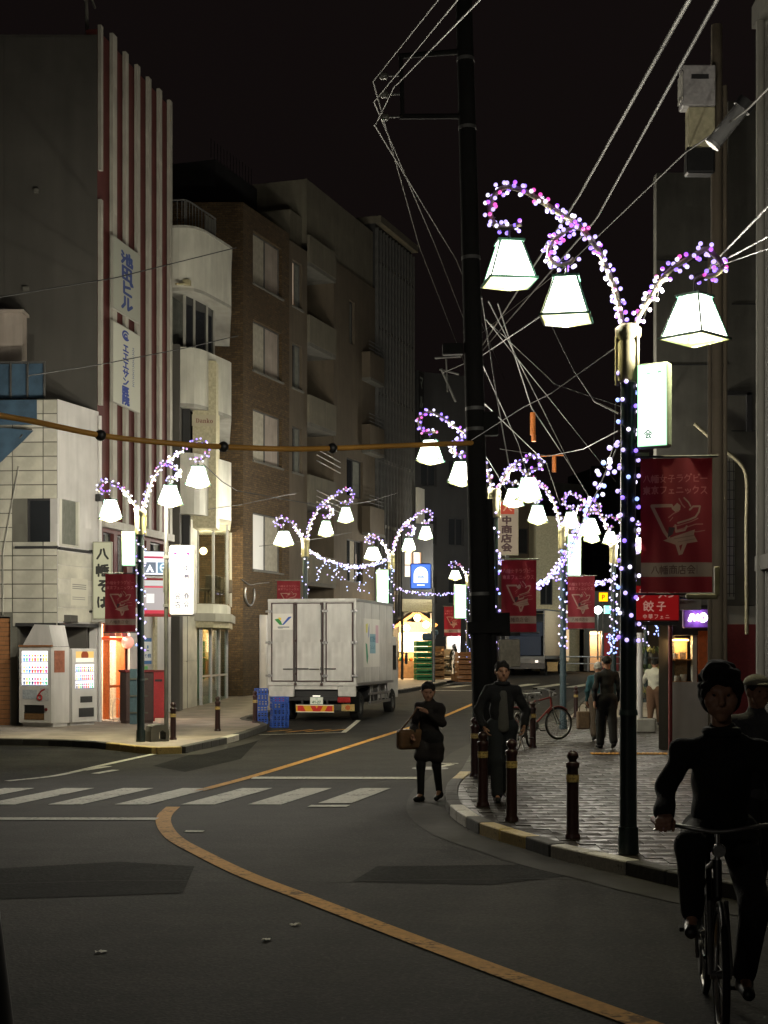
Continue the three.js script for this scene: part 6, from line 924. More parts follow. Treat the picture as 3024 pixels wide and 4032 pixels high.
// ---------------------------------------------------------------- people: distance fields of tapered limbs, meshed as smooth skins
function surfaceNet(f, lo, hi, c) {
  const n = [0, 1, 2].map((k) => Math.ceil((hi[k] - lo[k]) / c) + 1), [nx, ny, nz] = n, v = new Float32Array(nx * ny * nz), id = (i, j, k) => (k * ny + j) * nx + i;
  for (let k = 0; k < nz; k++) for (let j = 0; j < ny; j++) for (let i = 0; i < nx; i++) v[id(i, j, k)] = f(lo[0] + i * c, lo[1] + j * c, lo[2] + k * c);
  const vi = new Int32Array(nx * ny * nz).fill(-1), pos = [], idx = [];
  for (let k = 0; k < nz - 1; k++) for (let j = 0; j < ny - 1; j++) for (let i = 0; i < nx - 1; i++) {
    let m = 0, sx = 0, sy = 0, sz = 0, cnt = 0; const q = [];
    for (let e = 0; e < 8; e++) { q[e] = v[id(i + (e & 1), j + ((e >> 1) & 1), k + (e >> 2))]; if (q[e] < 0) m |= 1 << e; }
    if (m === 0 || m === 255) continue;
    for (let a = 0; a < 8; a++) for (let ax2 = 0; ax2 < 3; ax2++) { if (a & (1 << ax2)) continue; const b = a | (1 << ax2); if ((q[a] < 0) === (q[b] < 0)) continue; const t = q[a] / (q[a] - q[b]); sx += (a & 1) + (ax2 === 0 ? t : 0); sy += ((a >> 1) & 1) + (ax2 === 1 ? t : 0); sz += (a >> 2) + (ax2 === 2 ? t : 0); cnt++; }
    vi[id(i, j, k)] = pos.length / 3; pos.push(lo[0] + (i + sx / cnt) * c, lo[1] + (j + sy / cnt) * c, lo[2] + (k + sz / cnt) * c);
  }
  const quad = (a, b, d, e, flip) => { if (a < 0 || b < 0 || d < 0 || e < 0) return; flip ? idx.push(a, d, b, a, e, d) : idx.push(a, b, d, a, d, e); };
  for (let k = 1; k < nz - 1; k++) for (let j = 1; j < ny - 1; j++) for (let i = 1; i < nx - 1; i++) {
    const s = v[id(i, j, k)] < 0;
    if (s !== v[id(i + 1, j, k)] < 0) quad(vi[id(i, j - 1, k - 1)], vi[id(i, j, k - 1)], vi[id(i, j, k)], vi[id(i, j - 1, k)], !s);
    if (s !== v[id(i, j + 1, k)] < 0) quad(vi[id(i - 1, j, k - 1)], vi[id(i - 1, j, k)], vi[id(i, j, k)], vi[id(i, j, k - 1)], !s);
    if (s !== v[id(i, j, k + 1)] < 0) quad(vi[id(i - 1, j - 1, k)], vi[id(i, j - 1, k)], vi[id(i, j, k)], vi[id(i - 1, j, k)], !s);
  }
  const g = new THREE.BufferGeometry(); g.setAttribute('position', new THREE.Float32BufferAttribute(pos, 3)); g.setIndex(idx); g.computeVertexNormals();
  const uv = new Float32Array(pos.length / 3 * 2); for (let i = 0; i < pos.length / 3; i++) { uv[2 * i] = pos[3 * i] + pos[3 * i + 2]; uv[2 * i + 1] = pos[3 * i + 1]; } g.setAttribute('uv', new THREE.BufferAttribute(uv, 2));
  return g;
}
const cap = (a, b, ra, rb2, flat = 1) => { const bx0 = b[0] - a[0], by = b[1] - a[1], bz = b[2] - a[2], L = bx0 * bx0 + by * by + bz * bz || 1e-9; return { f: (x, y, z) => { const px = x - a[0], py = y - a[1], pz = z - a[2]; let t = (px * bx0 + py * by + pz * bz) / L; t = t < 0 ? 0 : t > 1 ? 1 : t; const dx = px - bx0 * t, dy = py - by * t, dz = (pz - bz * t) / flat; return (Math.sqrt(dx * dx + dy * dy + dz * dz) - (ra + (rb2 - ra) * t)); }, lo: [0, 1, 2].map((k) => Math.min(a[k], b[k]) - Math.max(ra, rb2)), hi: [0, 1, 2].map((k) => Math.max(a[k], b[k]) + Math.max(ra, rb2)) }; };
const ell = (c, r) => ({ f: (x, y, z) => { const a = (x - c[0]) / r[0], b = (y - c[1]) / r[1], d = (z - c[2]) / r[2], k = Math.sqrt(a * a + b * b + d * d); return (k - 1) * Math.min(...r); }, lo: c.map((v, k) => v - r[k]), hi: c.map((v, k) => v + r[k]) });
function skin(bones, k, cell, cut) {
  const lo = [0, 1, 2].map((q) => Math.min(...bones.map((b) => b.lo[q])) - 3 * cell), hi = [0, 1, 2].map((q) => Math.max(...bones.map((b) => b.hi[q])) + 3 * cell);
  const f = (x, y, z) => { let d = 1e3; for (const b of bones) { const e = b.f(x, y, z), h = Math.max(0, k - Math.abs(d - e)) / k; d = Math.min(d, e) - h * h * k * 0.25; } return cut ? Math.max(d, cut(x, y, z)) : d; };
  return surfaceNet(f, lo, hi, cell);
}
const add = (a, b) => [a[0] + b[0], a[1] + b[1], a[2] + b[2]], sc = (a, k) => [a[0] * k, a[1] * k, a[2] * k], lerp3 = (a, b, t) => [0, 1, 2].map((k) => a[k] + (b[k] - a[k]) * t);
function handBones(w, dir, across, palmN, curl, s = 1) {   // palm, four unequal bent fingers and a thumb from the side of the palm
  const B = [], p1 = add(w, sc(dir, 0.08 * s)); B.push(cap(add(w, sc(across, 0.018 * s)), add(p1, sc(across, 0.026 * s)), 0.018 * s, 0.015 * s), cap(add(w, sc(across, -0.018 * s)), add(p1, sc(across, -0.026 * s)), 0.018 * s, 0.015 * s), cap(w, p1, 0.02 * s, 0.017 * s));
  const bend = (v, n, a) => add(sc(v, Math.cos(a)), sc(n, Math.sin(a)));
  [[0.032, 0.07], [0.011, 0.08], [-0.011, 0.076], [-0.032, 0.06]].forEach(([o, l]) => { let q = add(p1, sc(across, o * s)), a = curl * 0.5; for (let i = 0; i < 3; i++) { const d = bend(dir, palmN, a), e = add(q, sc(d, l * s * [0.42, 0.32, 0.26][i])); B.push(cap(q, e, (0.0095 - i * 0.001) * s, (0.009 - i * 0.001) * s)); q = e; a += curl; } });
  let q = add(add(w, sc(dir, 0.025 * s)), sc(across, 0.03 * s)), d = add(sc(dir, 0.65), add(sc(across, 0.55), sc(palmN, 0.35 + curl * 0.3))); for (let i = 0; i < 2; i++) { const e = add(q, sc(d, 0.034 * s)); B.push(cap(q, e, 0.0115 * s, 0.0095 * s)); q = e; d = add(sc(dir, 0.8), sc(palmN, 0.4 + curl * 0.4)); }
  return B;
}
const skinM = grainy([0.42, 0.22, 0.14], { roughness: 0.55, sheen: 0.2 }), hairM = grainy([0.012, 0.01, 0.009], { roughness: 0.95 }, 'streak', 14), hairWhite = grainy([0.55, 0.52, 0.46], { roughness: 0.6 }, 'streak', 14);
// joints: J has head, neck, chest, pelvis, and per side (L at -x, R at +x) sh, el, wr, hip, kn, an, toe. Faces +z before turning.
function person(label, pos, turn, J, o) {
  const root = thing('person', label, 'person', pos, turn), c = o.cell ?? 0.018, H = J.head, yaw = o.headYaw ?? 0, pitch = o.headPitch ?? 0, hs = o.hs ?? 1;
  const rot = (v) => { const [x, y, z] = v, y2 = y * Math.cos(pitch) - z * Math.sin(pitch), z2 = y * Math.sin(pitch) + z * Math.cos(pitch); return [x * Math.cos(yaw) + z2 * Math.sin(yaw), y2, -x * Math.sin(yaw) + z2 * Math.cos(yaw)]; }, hp = (x, y, z) => add(H, rot([x * hs, y * hs, z * hs]));
  // body: one skin from head to feet
  const bones = [cap(J.neck, lerp3(J.neck, H, 0.6), 0.052, 0.05), cap(J.pelvis, J.chest, 0.075, 0.08)];
  for (const s of ['L', 'R']) bones.push(cap(J['sh' + s], J['el' + s], 0.042, 0.034), cap(J['el' + s], J['wr' + s], 0.033, 0.024), cap(J['hip' + s], J['kn' + s], 0.068, 0.048), cap(J['kn' + s], J['an' + s], 0.045, 0.03), cap(J['an' + s], J['toe' + s], 0.03, 0.026), cap(J.chest, J['sh' + s], 0.055, 0.04), cap(J.pelvis, J['hip' + s], 0.07, 0.06));
  const gs = [skin(bones, 0.04, c)];
  const headB = [ell(hp(0, 0.02, -0.012), [0.074 * hs, 0.1 * hs, 0.092 * hs]), cap(hp(0, -0.055, 0.03), hp(0, -0.085, 0.05), 0.05 * hs, 0.034 * hs), cap(hp(0, 0.02, 0.082), hp(0, -0.025, 0.103), 0.011 * hs, 0.016 * hs), cap(hp(-0.02, -0.055, 0.078), hp(0.02, -0.055, 0.078), 0.012 * hs, 0.012 * hs), cap(hp(-0.03, 0.03, 0.072), hp(0.03, 0.03, 0.072), 0.016 * hs, 0.016 * hs), ell(hp(-0.078, 0, -0.005), [0.012 * hs, 0.03 * hs, 0.02 * hs]), ell(hp(0.078, 0, -0.005), [0.012 * hs, 0.03 * hs, 0.02 * hs]), cap(hp(-0.045, -0.02, 0.05), hp(-0.035, -0.06, 0.05), 0.03 * hs, 0.024 * hs), cap(hp(0.045, -0.02, 0.05), hp(0.035, -0.06, 0.05), 0.03 * hs, 0.024 * hs), cap(hp(0, -0.06, -0.03), J.neck, 0.052, 0.05)];
  gs.push(skin(headB, 0.022, o.fine ?? 0.009));
  for (const s of ['L', 'R']) { const w = J['wr' + s], h = o['hand' + s] ?? {}, d0 = lerp3(J['el' + s], w, 1), dir = h.dir ?? (() => { const v = [0, 1, 2].map((k) => w[k] - J['el' + s][k]), l = Math.hypot(...v); return sc(v, 1 / l); })(); gs.push(skin(handBones(w, dir, h.across ?? [0, 0, 1], h.n ?? [s === 'L' ? 1 : -1, 0, 0], h.curl ?? 0.5), 0.008, o.handCell ?? 0.006)); }
  const body = part('body', merge(gs.map((g) => uvKeep(g))), o.skin ?? skinM, root);
  part('eye', [sp(0.0115, ...hp(-0.03, 0.012, 0.074), 8), sp(0.0115, ...hp(0.03, 0.012, 0.074), 8)], M.black, body);
  // hair
  if (!o.noHair) { const hb = [ell(hp(0, 0.038, -0.018), [0.081 * hs, 0.09 * hs, 0.1 * hs])]; if (o.bushy) hb.push(ell(hp(0, -0.015, -0.035), [0.094 * hs, 0.088 * hs, 0.088 * hs])); if (o.longHair) hb.push(cap(hp(0, 0.02, -0.06), hp(0, -0.09, -0.07), 0.08 * hs, 0.07 * hs), cap(hp(-0.065, 0, -0.02), hp(-0.07, -0.09, -0.01), 0.035 * hs, 0.03 * hs), cap(hp(0.065, 0, -0.02), hp(0.07, -0.09, -0.01), 0.035 * hs, 0.03 * hs)); if (o.bun) hb.push(ell(hp(0, 0.11, -0.08), [0.05, 0.045, 0.05])); for (let i = 0; i < (o.bushy ? 70 : 22); i++) { const a = i * 2.4, u = rnd() * (o.bushy ? 2.1 : 1.5) - (o.bushy ? 1.1 : 0.5), q = Math.sqrt(Math.max(0.05, 1 - u * u)), w = 1 + 0.12 * (o.bushy ?? 0); hb.push(ell(hp(0.074 * w * Math.cos(a) * q, 0.04 + u * 0.085 * w, -0.02 + 0.09 * w * Math.sin(a) * q), [0.017, 0.015, 0.017].map((v) => v * rr(0.7, 1.3) * hs * (o.bushy ?? 1)))); }
    const inv = (x, y, z) => { const d = [x - H[0], y - H[1], z - H[2]], x1 = d[0] * Math.cos(yaw) - d[2] * Math.sin(yaw), z1 = d[0] * Math.sin(yaw) + d[2] * Math.cos(yaw), y1 = d[1] * Math.cos(pitch) + z1 * Math.sin(pitch), z2 = -d[1] * Math.sin(pitch) + z1 * Math.cos(pitch); return [x1 / hs, y1 / hs, z2 / hs]; };
    part('hair', skin(hb, 0.02, o.fine ?? 0.01, (x, y, z) => { const [a, b, d] = inv(x, y, z); if (o.bushy) return Math.max(Math.min(d - (b + 0.05) * 0.75, Math.max(d - 0.055, 0.068 - Math.abs(a))) + 0.008 * Math.sin(a * 90 + b * 60), -0.1 - b); return Math.max(d - (b + 0.045) * 0.8 + 0.009 * Math.sin(a * 110 + b * 40) + 0.006 * Math.sin(a * 260 + 1), -0.055 - b + 0.012 * Math.sin(a * 90 + d * 120)); }), o.hair ?? hairM, body); }
  // clothes
  const top = [cap(J.pelvis, J.chest, o.waist ?? 0.125, o.bust ?? 0.132, 0.8), cap(J.chest, J.neck, 0.115, 0.068, 0.8)];
  for (const s of ['L', 'R']) top.push(cap(lerp3(J.chest, J.neck, 0.3), J['sh' + s], 0.085, 0.06), cap(add(J.neck, [0, -0.035, 0]), J['sh' + s], 0.058, 0.052), cap(J['sh' + s], J['el' + s], o.sleeve ?? 0.06, 0.05), cap(J['el' + s], lerp3(J['el' + s], J['wr' + s], 0.93), 0.05, o.cuff ?? 0.04));
  if (o.coat) { for (const s of ['L', 'R']) top.push(cap(J['hip' + s], lerp3(J['hip' + s], J['kn' + s], o.coat), 0.105, 0.11, 0.9)); }
  const fold = (x, y, z) => 0.0045 * Math.sin(38 * y + 9 * x) + 0.004 * Math.sin(21 * x - 30 * y + 17 * z);
  const topF = (() => { const t = top.map((b) => b); return t; })();
  const jacket = part(o.coat ? 'coat' : 'jacket', (() => { const g = skin(topF, 0.035, c); const p = g.attributes.position, nn = g.attributes.normal; for (let i = 0; i < p.count; i++) { const e = fold(p.getX(i), p.getY(i), p.getZ(i)); p.setXYZ(i, p.getX(i) + nn.getX(i) * e, p.getY(i) + nn.getY(i) * e, p.getZ(i) + nn.getZ(i) * e); } g.computeVertexNormals(); return g; })(), o.top, root);
  if (o.collar) part('collar', uvBox(new THREE.TorusGeometry(0.075, 0.026, 8, 20).rotateX(Math.PI / 2)).translate(...add(J.neck, [0, -0.005, 0.005])), o.top, jacket);
  const legs = [cap(J.pelvis, J.hipL, 0.12, 0.11, 0.9), cap(J.pelvis, J.hipR, 0.12, 0.11, 0.9)]; for (const s of ['L', 'R']) legs.push(cap(J['hip' + s], J['kn' + s], o.thigh ?? 0.098, o.knee ?? 0.07), cap(J['kn' + s], lerp3(J['kn' + s], J['an' + s], 0.95), o.knee ?? 0.068, o.hem ?? 0.052));
  part('trousers', skin(legs, 0.04, c), o.legs, root);
  for (const s of ['L', 'R']) part('shoe', skin([cap(add(J['an' + s], [0, -0.015, 0]), add(J['an' + s], [0, -0.045, -0.01]), 0.042, 0.04), cap(add(J['an' + s], [0, -0.045, -0.02]), add(J['toe' + s], [0, 0.0, 0]), 0.042, 0.034)], 0.03, 0.012), o.shoes ?? M.black, root);
  return root;
}
const uvKeep = (g) => g;
function standing(h, o = {}) {   // a relaxed standing or walking pose scaled to height h; step swings the legs
  const k = h / 1.7, st = o.step ?? 0.0, sw = o.swing ?? 0.0, P = (x, y, z) => [x * k, y * k, z * k], lean = o.lean ?? 0;
  const J = { head: P(0, 1.575, 0.03 + lean * 1.4), neck: P(0, 1.44, lean * 1.1), chest: P(0, 1.27, lean * 0.8), pelvis: P(0, 0.96, 0) };
  const side = (s, z) => { J['sh' + s] = P((s === 'L' ? -1 : 1) * 0.168, 1.345, lean); J['hip' + s] = P((s === 'L' ? -1 : 1) * 0.085, 0.9, 0); J['kn' + s] = P((s === 'L' ? -1 : 1) * (0.09), 0.5, z * 0.55 + 0.03 + Math.abs(st) * 0.1); J['an' + s] = P((s === 'L' ? -1 : 1) * 0.085, z < 0 ? 0.13 : 0.085, z); J['toe' + s] = P((s === 'L' ? -1 : 1) * 0.1, 0.035, z + 0.13); };
  side('L', st); side('R', -st);
  const armOf = (s, z) => { const q = s === 'L' ? -1 : 1; J['el' + s] = P(q * 0.235, 1.1, lean * 0.6 + z * 0.4 - 0.03); J['wr' + s] = P(q * 0.235, 0.87, lean * 0.6 + z + 0.05); };
  armOf('L', -sw); armOf('R', sw);
  return J;
}
const cloth = (r, g, b) => grainy([r, g, b], { roughness: 0.95, bumpMap: rep(T.bump, 6), bumpScale: 0.003 }, 'grain', 6);
// woman with the tan shoulder bag, on the gutter at the crossing
{
  const J = standing(1.5, { step: 0.13, lean: 0.02 }); J.elR = [0.2, 1.0, 0.06]; J.wrR = [0.08, 1.12, 0.19]; J.elL = [-0.21, 0.98, 0.02]; J.wrL = [-0.16, 0.86, 0.16];
  const [x, D] = [0.587, 18.953], w = person('woman in a long dark coat with a tan shoulder bag at the kerb', [x, 0.006, -D], -0.5, J, { top: cloth(0.022, 0.018, 0.017), legs: cloth(0.01, 0.01, 0.011), coat: 0.62, cuff: 0.05, hem: 0.045, knee: 0.055, thigh: 0.085, headPitch: 0.25, headYaw: 0.5, cell: 0.016 });
  const bag = thing('shoulder_bag', 'tan leather shoulder bag hanging from the woman at the crossing', 'bag', [x - 0.26, 0.66, -D + 0.06], 0.5);
  part('body', [rb(0.36, 0.26, 0.13, 0.05, 0, 0.13, 0)], grainy([0.16, 0.08, 0.03], { roughness: 0.55 }, 'blotch', 4), bag); part('strap', tube([[-0.14, 0.24, 0], [0.02, 0.42, 0.02], [0.16, 0.58, -0.02], [0.17, 0.36, -0.03], [0.14, 0.24, 0]], 0.012, 30), grainy([0.12, 0.06, 0.025]), bag);
}
{ // man in a dark open jacket walking towards the camera
  const J = standing(1.66, { step: 0.16, swing: 0.06 }); J.elL = [-0.29, 1.07, -0.02]; J.wrL = [-0.24, 0.9, 0.1]; J.elR = [0.3, 1.07, -0.02]; J.wrR = [0.25, 0.9, 0.1];
  const [x, D] = [1.407, 17.756], p = person('man in a dark open jacket over a grey shirt, walking past the utility pole', [x, 0.122, -D], 0.1, J, { top: cloth(0.014, 0.015, 0.02), legs: cloth(0.02, 0.025, 0.035), sleeve: 0.068, cuff: 0.05, waist: 0.145, bust: 0.145, collar: true, cell: 0.016, thigh: 0.105, knee: 0.08, hem: 0.07, hs: 1.03 });
  part('shirt', skin([cap([0, 0.88, 0.104], [0, 1.28, 0.101], 0.07, 0.045, 0.52)], 0.02, 0.014), cloth(0.12, 0.12, 0.12), p);
}
{ // couple on the right pavement, seen from behind
  const [x, D] = [4.101, 27.356], J = standing(1.7, { step: -0.14, swing: -0.05 });
  person('man in black seen from behind on the right pavement beside the main dark post', [x, 0.122, -D], Math.PI + 0.15, J, { top: cloth(0.01, 0.01, 0.011), legs: cloth(0.011, 0.011, 0.012), coat: 0.35, thigh: 0.105, knee: 0.085, hem: 0.075 });
  const J2 = standing(1.56, { step: 0.1 }), [x2, D2] = [4.288, 29.778]; person('white-haired person in a teal jacket walking ahead of the man in black', [x2, 0.122, -D2], Math.PI - 0.1, J2, { top: cloth(0.03, 0.1, 0.13), legs: cloth(0.1, 0.075, 0.06), hair: hairWhite, thigh: 0.11, knee: 0.09, hem: 0.08 });
  const bag = thing('hand_bag', 'beige carrier bag held by the white-haired person', 'bag', [x2 - 0.3, 0.35, -D2], 0.2); part('body', rb(0.26, 0.36, 0.12, 0.03, 0, 0.18, 0), grainy([0.2, 0.13, 0.09]), bag); part('handle', tube([[-0.08, 0.35, 0], [-0.05, 0.5, 0], [0.05, 0.5, 0], [0.08, 0.35, 0]], 0.008), M.brown, bag);
}
{ // person in white
  const J = standing(1.6, { step: 0.12 }), [x, D] = [6.585, 36.186]; J.elR = [0.3, 1.05, 0.05]; J.wrR = [0.3, 1.12, 0.24];
  person('person in a loose white top and brown trousers near the plant stand', [x, 0.122, -D], Math.PI - 0.5, J, { top: cloth(0.55, 0.54, 0.48), legs: cloth(0.14, 0.075, 0.045), waist: 0.155, bust: 0.17, sleeve: 0.085, thigh: 0.13, knee: 0.1, hem: 0.06, bun: true });
}
{ const J = standing(1.65, {}), D = 70, x = 1.188; person('shopper in dark clothes standing at the fruit stall', [x, gy(D) + 0.122, -D], 2.6, J, { top: cloth(0.015, 0.014, 0.016), legs: cloth(0.12, 0.03, 0.05), coat: 0.4, cell: 0.03, fine: 0.015, handCell: 0.01 }); }
{ // passer-by in a pale cap behind the cyclist
  const J = standing(1.72, { step: 0.1 }); const D = 11.2, x = 2.798; const p = person('passer-by in a pale cap and grey jacket half hidden behind the cyclist', [x, 0.0, -D], 0.3, J, { top: cloth(0.09, 0.09, 0.1), legs: cloth(0.015, 0.015, 0.017), coat: 0.2 });
  const cp = part('cap', skin([ell(add(J.head, [0, 0.07, -0.015]), [0.094, 0.07, 0.108])], 0.02, 0.009, (a, b, c) => J.head[1] + 0.055 - b), cloth(0.3, 0.29, 0.25), p); part('peak', skin([ell(add(J.head, [0, 0.062, 0.12]), [0.075, 0.012, 0.06])], 0.01, 0.007), cloth(0.25, 0.24, 0.2), cp);
}
{ // cyclist, riding towards the camera
  const J = { head: [0.0, 1.68, 0.12], neck: [0.01, 1.5, 0.06], chest: [0.02, 1.3, -0.02], pelvis: [0.03, 0.98, -0.34] };
  J.shL = [-0.18, 1.385, 0.02]; J.shR = [0.2, 1.385, 0.02]; J.elL = [-0.27, 1.2, 0.08]; J.elR = [0.29, 1.2, 0.08]; J.wrL = [-0.285, 1.085, 0.27]; J.wrR = [0.295, 1.085, 0.27];
  J.hipL = [-0.06, 0.94, -0.3]; J.hipR = [0.12, 0.94, -0.3]; J.knL = [-0.15, 0.92, 0.14]; J.knR = [0.17, 0.62, 0.12]; J.anL = [-0.135, 0.56, 0.04]; J.anR = [0.13, 0.24, -0.02]; J.toeL = [-0.15, 0.49, 0.17]; J.toeR = [0.14, 0.17, 0.1];
  const r = person('cyclist in black riding towards the camera at the right edge', [1.715, 0, -7.62], -0.14, J, { top: cloth(0.008, 0.008, 0.009), legs: cloth(0.008, 0.008, 0.009), skin: skinM, cell: 0.013, fine: 0.006, handCell: 0.0045, collar: true, waist: 0.15, bust: 0.152, sleeve: 0.064, cuff: 0.05, bushy: 1.4, thigh: 0.1, knee: 0.075, hem: 0.06, hs: 1.1, headYaw: -0.05, headPitch: 0.08, handL: { dir: [-0.12, -0.18, 0.97], across: [0.95, 0.1, 0.15], n: [0, -1, -0.1], curl: 1.1 }, handR: { dir: [0.12, -0.18, 0.97], across: [-0.95, 0.1, -0.15], n: [0, -1, -0.1], curl: 1.1 } });
}

// ---------------------------------------------------------------- overhead cables
function cable(label, pts, r, m, sag = 0, group = 'overhead cables', more) {   // straight runs with a little sag between the given points
  const c = thing('overhead_cable', label, 'cable', [0, 0, 0], 0, group), q = [];
  for (let i = 0; i + 1 < pts.length; i++) for (let k = 0; k < 10; k++) { const t = k / 10; q.push([pts[i][0] + (pts[i + 1][0] - pts[i][0]) * t, pts[i][1] + (pts[i + 1][1] - pts[i][1]) * t - sag * 4 * t * (1 - t), pts[i][2] + (pts[i + 1][2] - pts[i][2]) * t]); }
  q.push(pts.at(-1)); part('strand', tube(q, r, q.length * 2, 5), m, c); return c;
}
const wl = M.wireLight, wd = M.wire;
cable('thin cable from the topmost insulator up towards the top edge', [[-0.158, 10.185, -21.6], [0.48, 7.216, -12]], 0.008, wl);
cable('thin cable from the middle insulator up towards the top edge', [[-0.145, 9.889, -21.6], [0.584, 6.773, -11]], 0.008, wl);
cable('thicker cable from the lowest insulators up to the top edge', [[-0.118, 9.566, -21.6], [0.128, 9.484, -20], [0.618, 5.887, -9]], 0.008, wl);
cable('left one of three thin cables descending behind the big lantern', [[-0.158, 10.185, -21.6], [1.034, 13.927, -44], [5.898, 16.695, -90]], 0.012, wl);
cable('middle one of three thin cables descending behind the big lantern', [[-0.145, 9.889, -21.6], [1.514, 13.927, -44], [6.459, 17.815, -90]], 0.012, wl);
cable('right one of three thin cables descending behind the big lantern', [[-0.145, 9.566, -21.6], [2.13, 13.516, -44], [7.299, 18.376, -90]], 0.012, wl);
cable('heavy cable bundle crossing the upper right, left one of the pair', [[2.296, 6.79, -11], [3.142, 9.245, -24], [3.559, 13.631, -60]], 0.022, wl);
cable('heavy cable bundle crossing the upper right, right one of the pair', [[2.502, 6.79, -11], [3.019, 7.923, -17], [3.728, 9.493, -26], [3.932, 14.005, -60]], 0.02, wd);
cable('cable carrying the clear joint at the upper right', [[3.177, 6.525, -12], [3.654, 7.355, -15], [3.848, 8.277, -19], [4.345, 10.876, -34], [4.587, 16.894, -70]], 0.011, wl);
cable('brightly lit cable running from the main post to the right edge', [[3.119, 5.583, -14.2], [2.515, 4.807, -9.5]], 0.009, wl);
cable('second lit cable from the main post to the right edge, below the bright one', [[3.119, 5.586, -14.3], [2.648, 4.727, -10]], 0.007, wl);
cable('third faint cable from the main post to the right edge', [[3.119, 5.577, -14.3], [2.913, 4.907, -11]], 0.005, wl);
cable('lit cable rising to the lower lantern of the main post from the left', [[1.797, 10.521, -46], [1.919, 7.84, -30], [1.813, 5.753, -17]], 0.009, wl);
cable('lit curved cable dropping to the main post under its lower lantern', [[2.837, 7.793, -26], [2.556, 5.686, -20], [2.269, 4.59, -16], [2.223, 4.161, -14.1]], 0.009, wl);
cable('steep cable beside the utility pole', [[1.573, 7.638, -24], [2.038, 6.591, -27], [2.526, 5.617, -30]], 0.012, wd);
cable('cable fanning right from the utility pole towards the far posts', [[1.685, 7.564, -24], [3.704, 8.042, -36], [6.39, 7.94, -50]], 0.012, wl);
cable('cable fanning down to the orange sleeve', [[1.834, 7.526, -24], [3.272, 7.325, -33], [5.211, 7.235, -42], [7.617, 6.563, -52]], 0.014, wl);
cable('long cable from the utility pole towards the shop building', [[1.651, 6.97, -23], [2.999, 6.579, -26], [4.964, 6.128, -27]], 0.007, wd);
cable('cable crossing below the lanterns from pole to main post', [[1.233, 4.96, -21.7], [1.684, 4.859, -18], [1.796, 4.68, -16], [2.232, 4.81, -14.1]], 0.006, wl);
cable('cable swinging from the far posts up to the main post', [[2.808, 6.809, -36], [3.652, 6.246, -33], [3.217, 5.173, -24], [2.223, 3.998, -14.1]], 0.008, wl);
cable('dark cable crossing in front of the finned building, upper one', [[-7.934, 9.026, -30], [-5.954, 10.201, -33], [-3.68, 11.956, -37]], 0.013, wd);
cable('dark cable crossing in front of the finned building, lower one', [[-7.187, 7.467, -30], [-6.159, 8.301, -33], [-4.814, 9.252, -36], [-3.721, 9.98, -38]], 0.012, wd);
cable('short drooping cable beside the left lantern', [[-3.759, 5.809, -31], [-3.7, 5.795, -34], [-3.657, 5.909, -37], [-1.737, 5.835, -40], [-0.566, 6.526, -46], [0.475, 7.255, -50]], 0.012, wd);
cable('thin cable from the left lantern across to the brick block', [[-3.663, 4.873, -31], [-3.469, 5.464, -36], [-2.596, 6.599, -44]], 0.008, wd);
cable('faint cable from brick block to the far posts', [[-3.86, 5.165, -46], [-2.571, 5.308, -46], [-1.125, 6.077, -52]], 0.008, wd);
for (const [i, [a, b, c2]] of [[[1.436, 6.54, -23], [3.618, 7.479, -40], [6.174, 7.653, -60]], [[1.305, 5.859, -22], [2.022, 5.898, -30], [5.427, 7.653, -60]], [[1.579, 7.041, -23], [5.237, 7.728, -40], [7.791, 7.629, -50]], [[1.543, 5.752, -23], [3.71, 6.219, -34], [4.383, 5.563, -37]]].entries()) cable(['dim cable in the tangle, steepest one', 'dim cable close to the utility pole shaft', 'dim cable in the tangle reaching farthest right', 'dim cable running down to the blue-grey post'][i], [a, b, c2], 0.01, i % 2 ? wl : wd);
cable('cable hanging down the main post side', [[2.493, 4.58, -16], [2.628, 4.271, -17], [3.291, 4.626, -22]], 0.006, wl);
{ // yellow sleeved cable with black joints
  const c = thing('sleeved_cable', 'yellow sleeved cable sagging across the street with black clips', 'cable'), pts = [[-4.708, 4.652, -17], [-4.264, 4.671, -17.8], [-3.483, 4.599, -18.6], [-2.461, 4.58, -19.3], [-2.133, 4.603, -19.6], [-1.311, 4.641, -20.1], [-0.638, 4.722, -20.6], [0.332, 4.83, -21.1], [1.295, 4.933, -21.6]];
  part('sleeve', tube(pts, 0.036, 90, 10), M.yellowSleeve, c);
  for (const k of [0.255, 0.485, 0.705]) { const cv = new THREE.CatmullRomCurve3(pts.map(V), false, 'centripetal'), p = cv.getPointAt(k); part('clip', sp(0.072, p.x, p.y, p.z, 12).scale(1, 1, 1), M.black, c); }
}
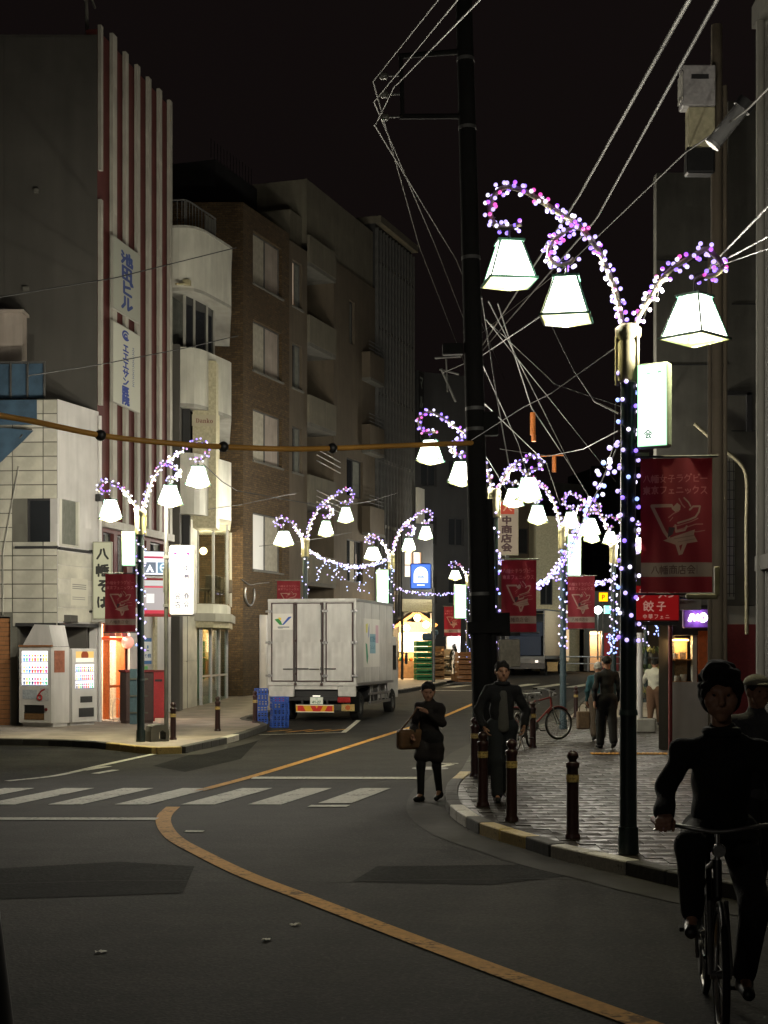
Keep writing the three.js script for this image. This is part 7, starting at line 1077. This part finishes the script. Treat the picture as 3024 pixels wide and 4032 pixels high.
{ const s = thing('cable_sleeve', 'orange protective sleeve on a steep cable above the far lanterns', 'cable sleeve', [3.303, 6.708, -33]); part('sleeve', [cy(0.06, 0.06, 0.5, 0, 0, 0, 12), cy(0.05, 0.05, 0.14, 0.02, -0.14, 0, 12)], M.orangeSleeve, s); }
{ const s = thing('cable_sleeve', 'small orange sleeve lower down, right of the far lanterns', 'cable sleeve', [4.577, 6.732, -40]); part('sleeve', [cy(0.055, 0.055, 0.42, 0, 0, 0, 12), bar([-0.5, 0.42, 0], [0.25, 0.46, 0], 0.02)], M.orangeSleeve, s); }
{ const s = thing('roof_aerial', 'small bracket with crossed arms where the lit cable ends', 'aerial', [1.869, 10.536, -46]); part('bracket', [bar([-0.3, 0.45, 0], [0.5, 0.5, 0], 0.03), bar([0.05, 0.45, 0], [0.1, -0.6, 0], 0.03), bar([-0.15, 0.1, 0], [0.45, -0.05, 0], 0.035), bar([-0.1, 0.12, 0], [0.35, -0.9, 0], 0.04)], M.steelDull, s); }
{ // dark rounded post at the lower left edge of the view
  const s = thing('rubber_post', 'black rubber post cut off by the lower left edge', 'post', [-1.79, 0, -6.6]); part('shaft', lathe([[0.2, 0], [0.2, 0.05], [0.16, 0.1], [0.1, 0.6], [0.07, 0.85], [0.04, 0.9], [0, 0.9]], 20), M.black, s); part('base_ring', cy(0.22, 0.21, 0.04, 0, 0, 0, 24), M.rubber, s); }
for (const [l, [x, D], a] of [['small crumpled paper scrap on the road left of the yellow curve', [-1.787, 9.389], 0.3], ['pale leaf lying on the road under the yellow curve', [-0.775, 9.78], 1.1], ['tiny paper scrap on the road just below the yellow curve', [-0.616, 10.326], 0.7], ['pale scrap on the wet pavement near the corner bollards', [1.094, 19.25], 0.2]]) {
  const g = new THREE.PlaneGeometry(0.075, 0.05, 4, 3), p = g.attributes.position; for (let i = 0; i < p.count; i++) p.setZ(i, 0.006 + 0.006 * Math.sin(i * 2.3 + a * 9)); g.rotateX(-Math.PI / 2).rotateY(a); g.computeVertexNormals();
  solo('paper_scrap', g, M.kerbWhite, l, 'litter', 'bits of litter on the ground', [x, D > 17 && x > 0.8 ? 0.121 : 0.004, -D]);
}

scene.traverse((o) => { if (o.userData.len === undefined) delete o.userData.len; });
renderer.render(scene, camera);
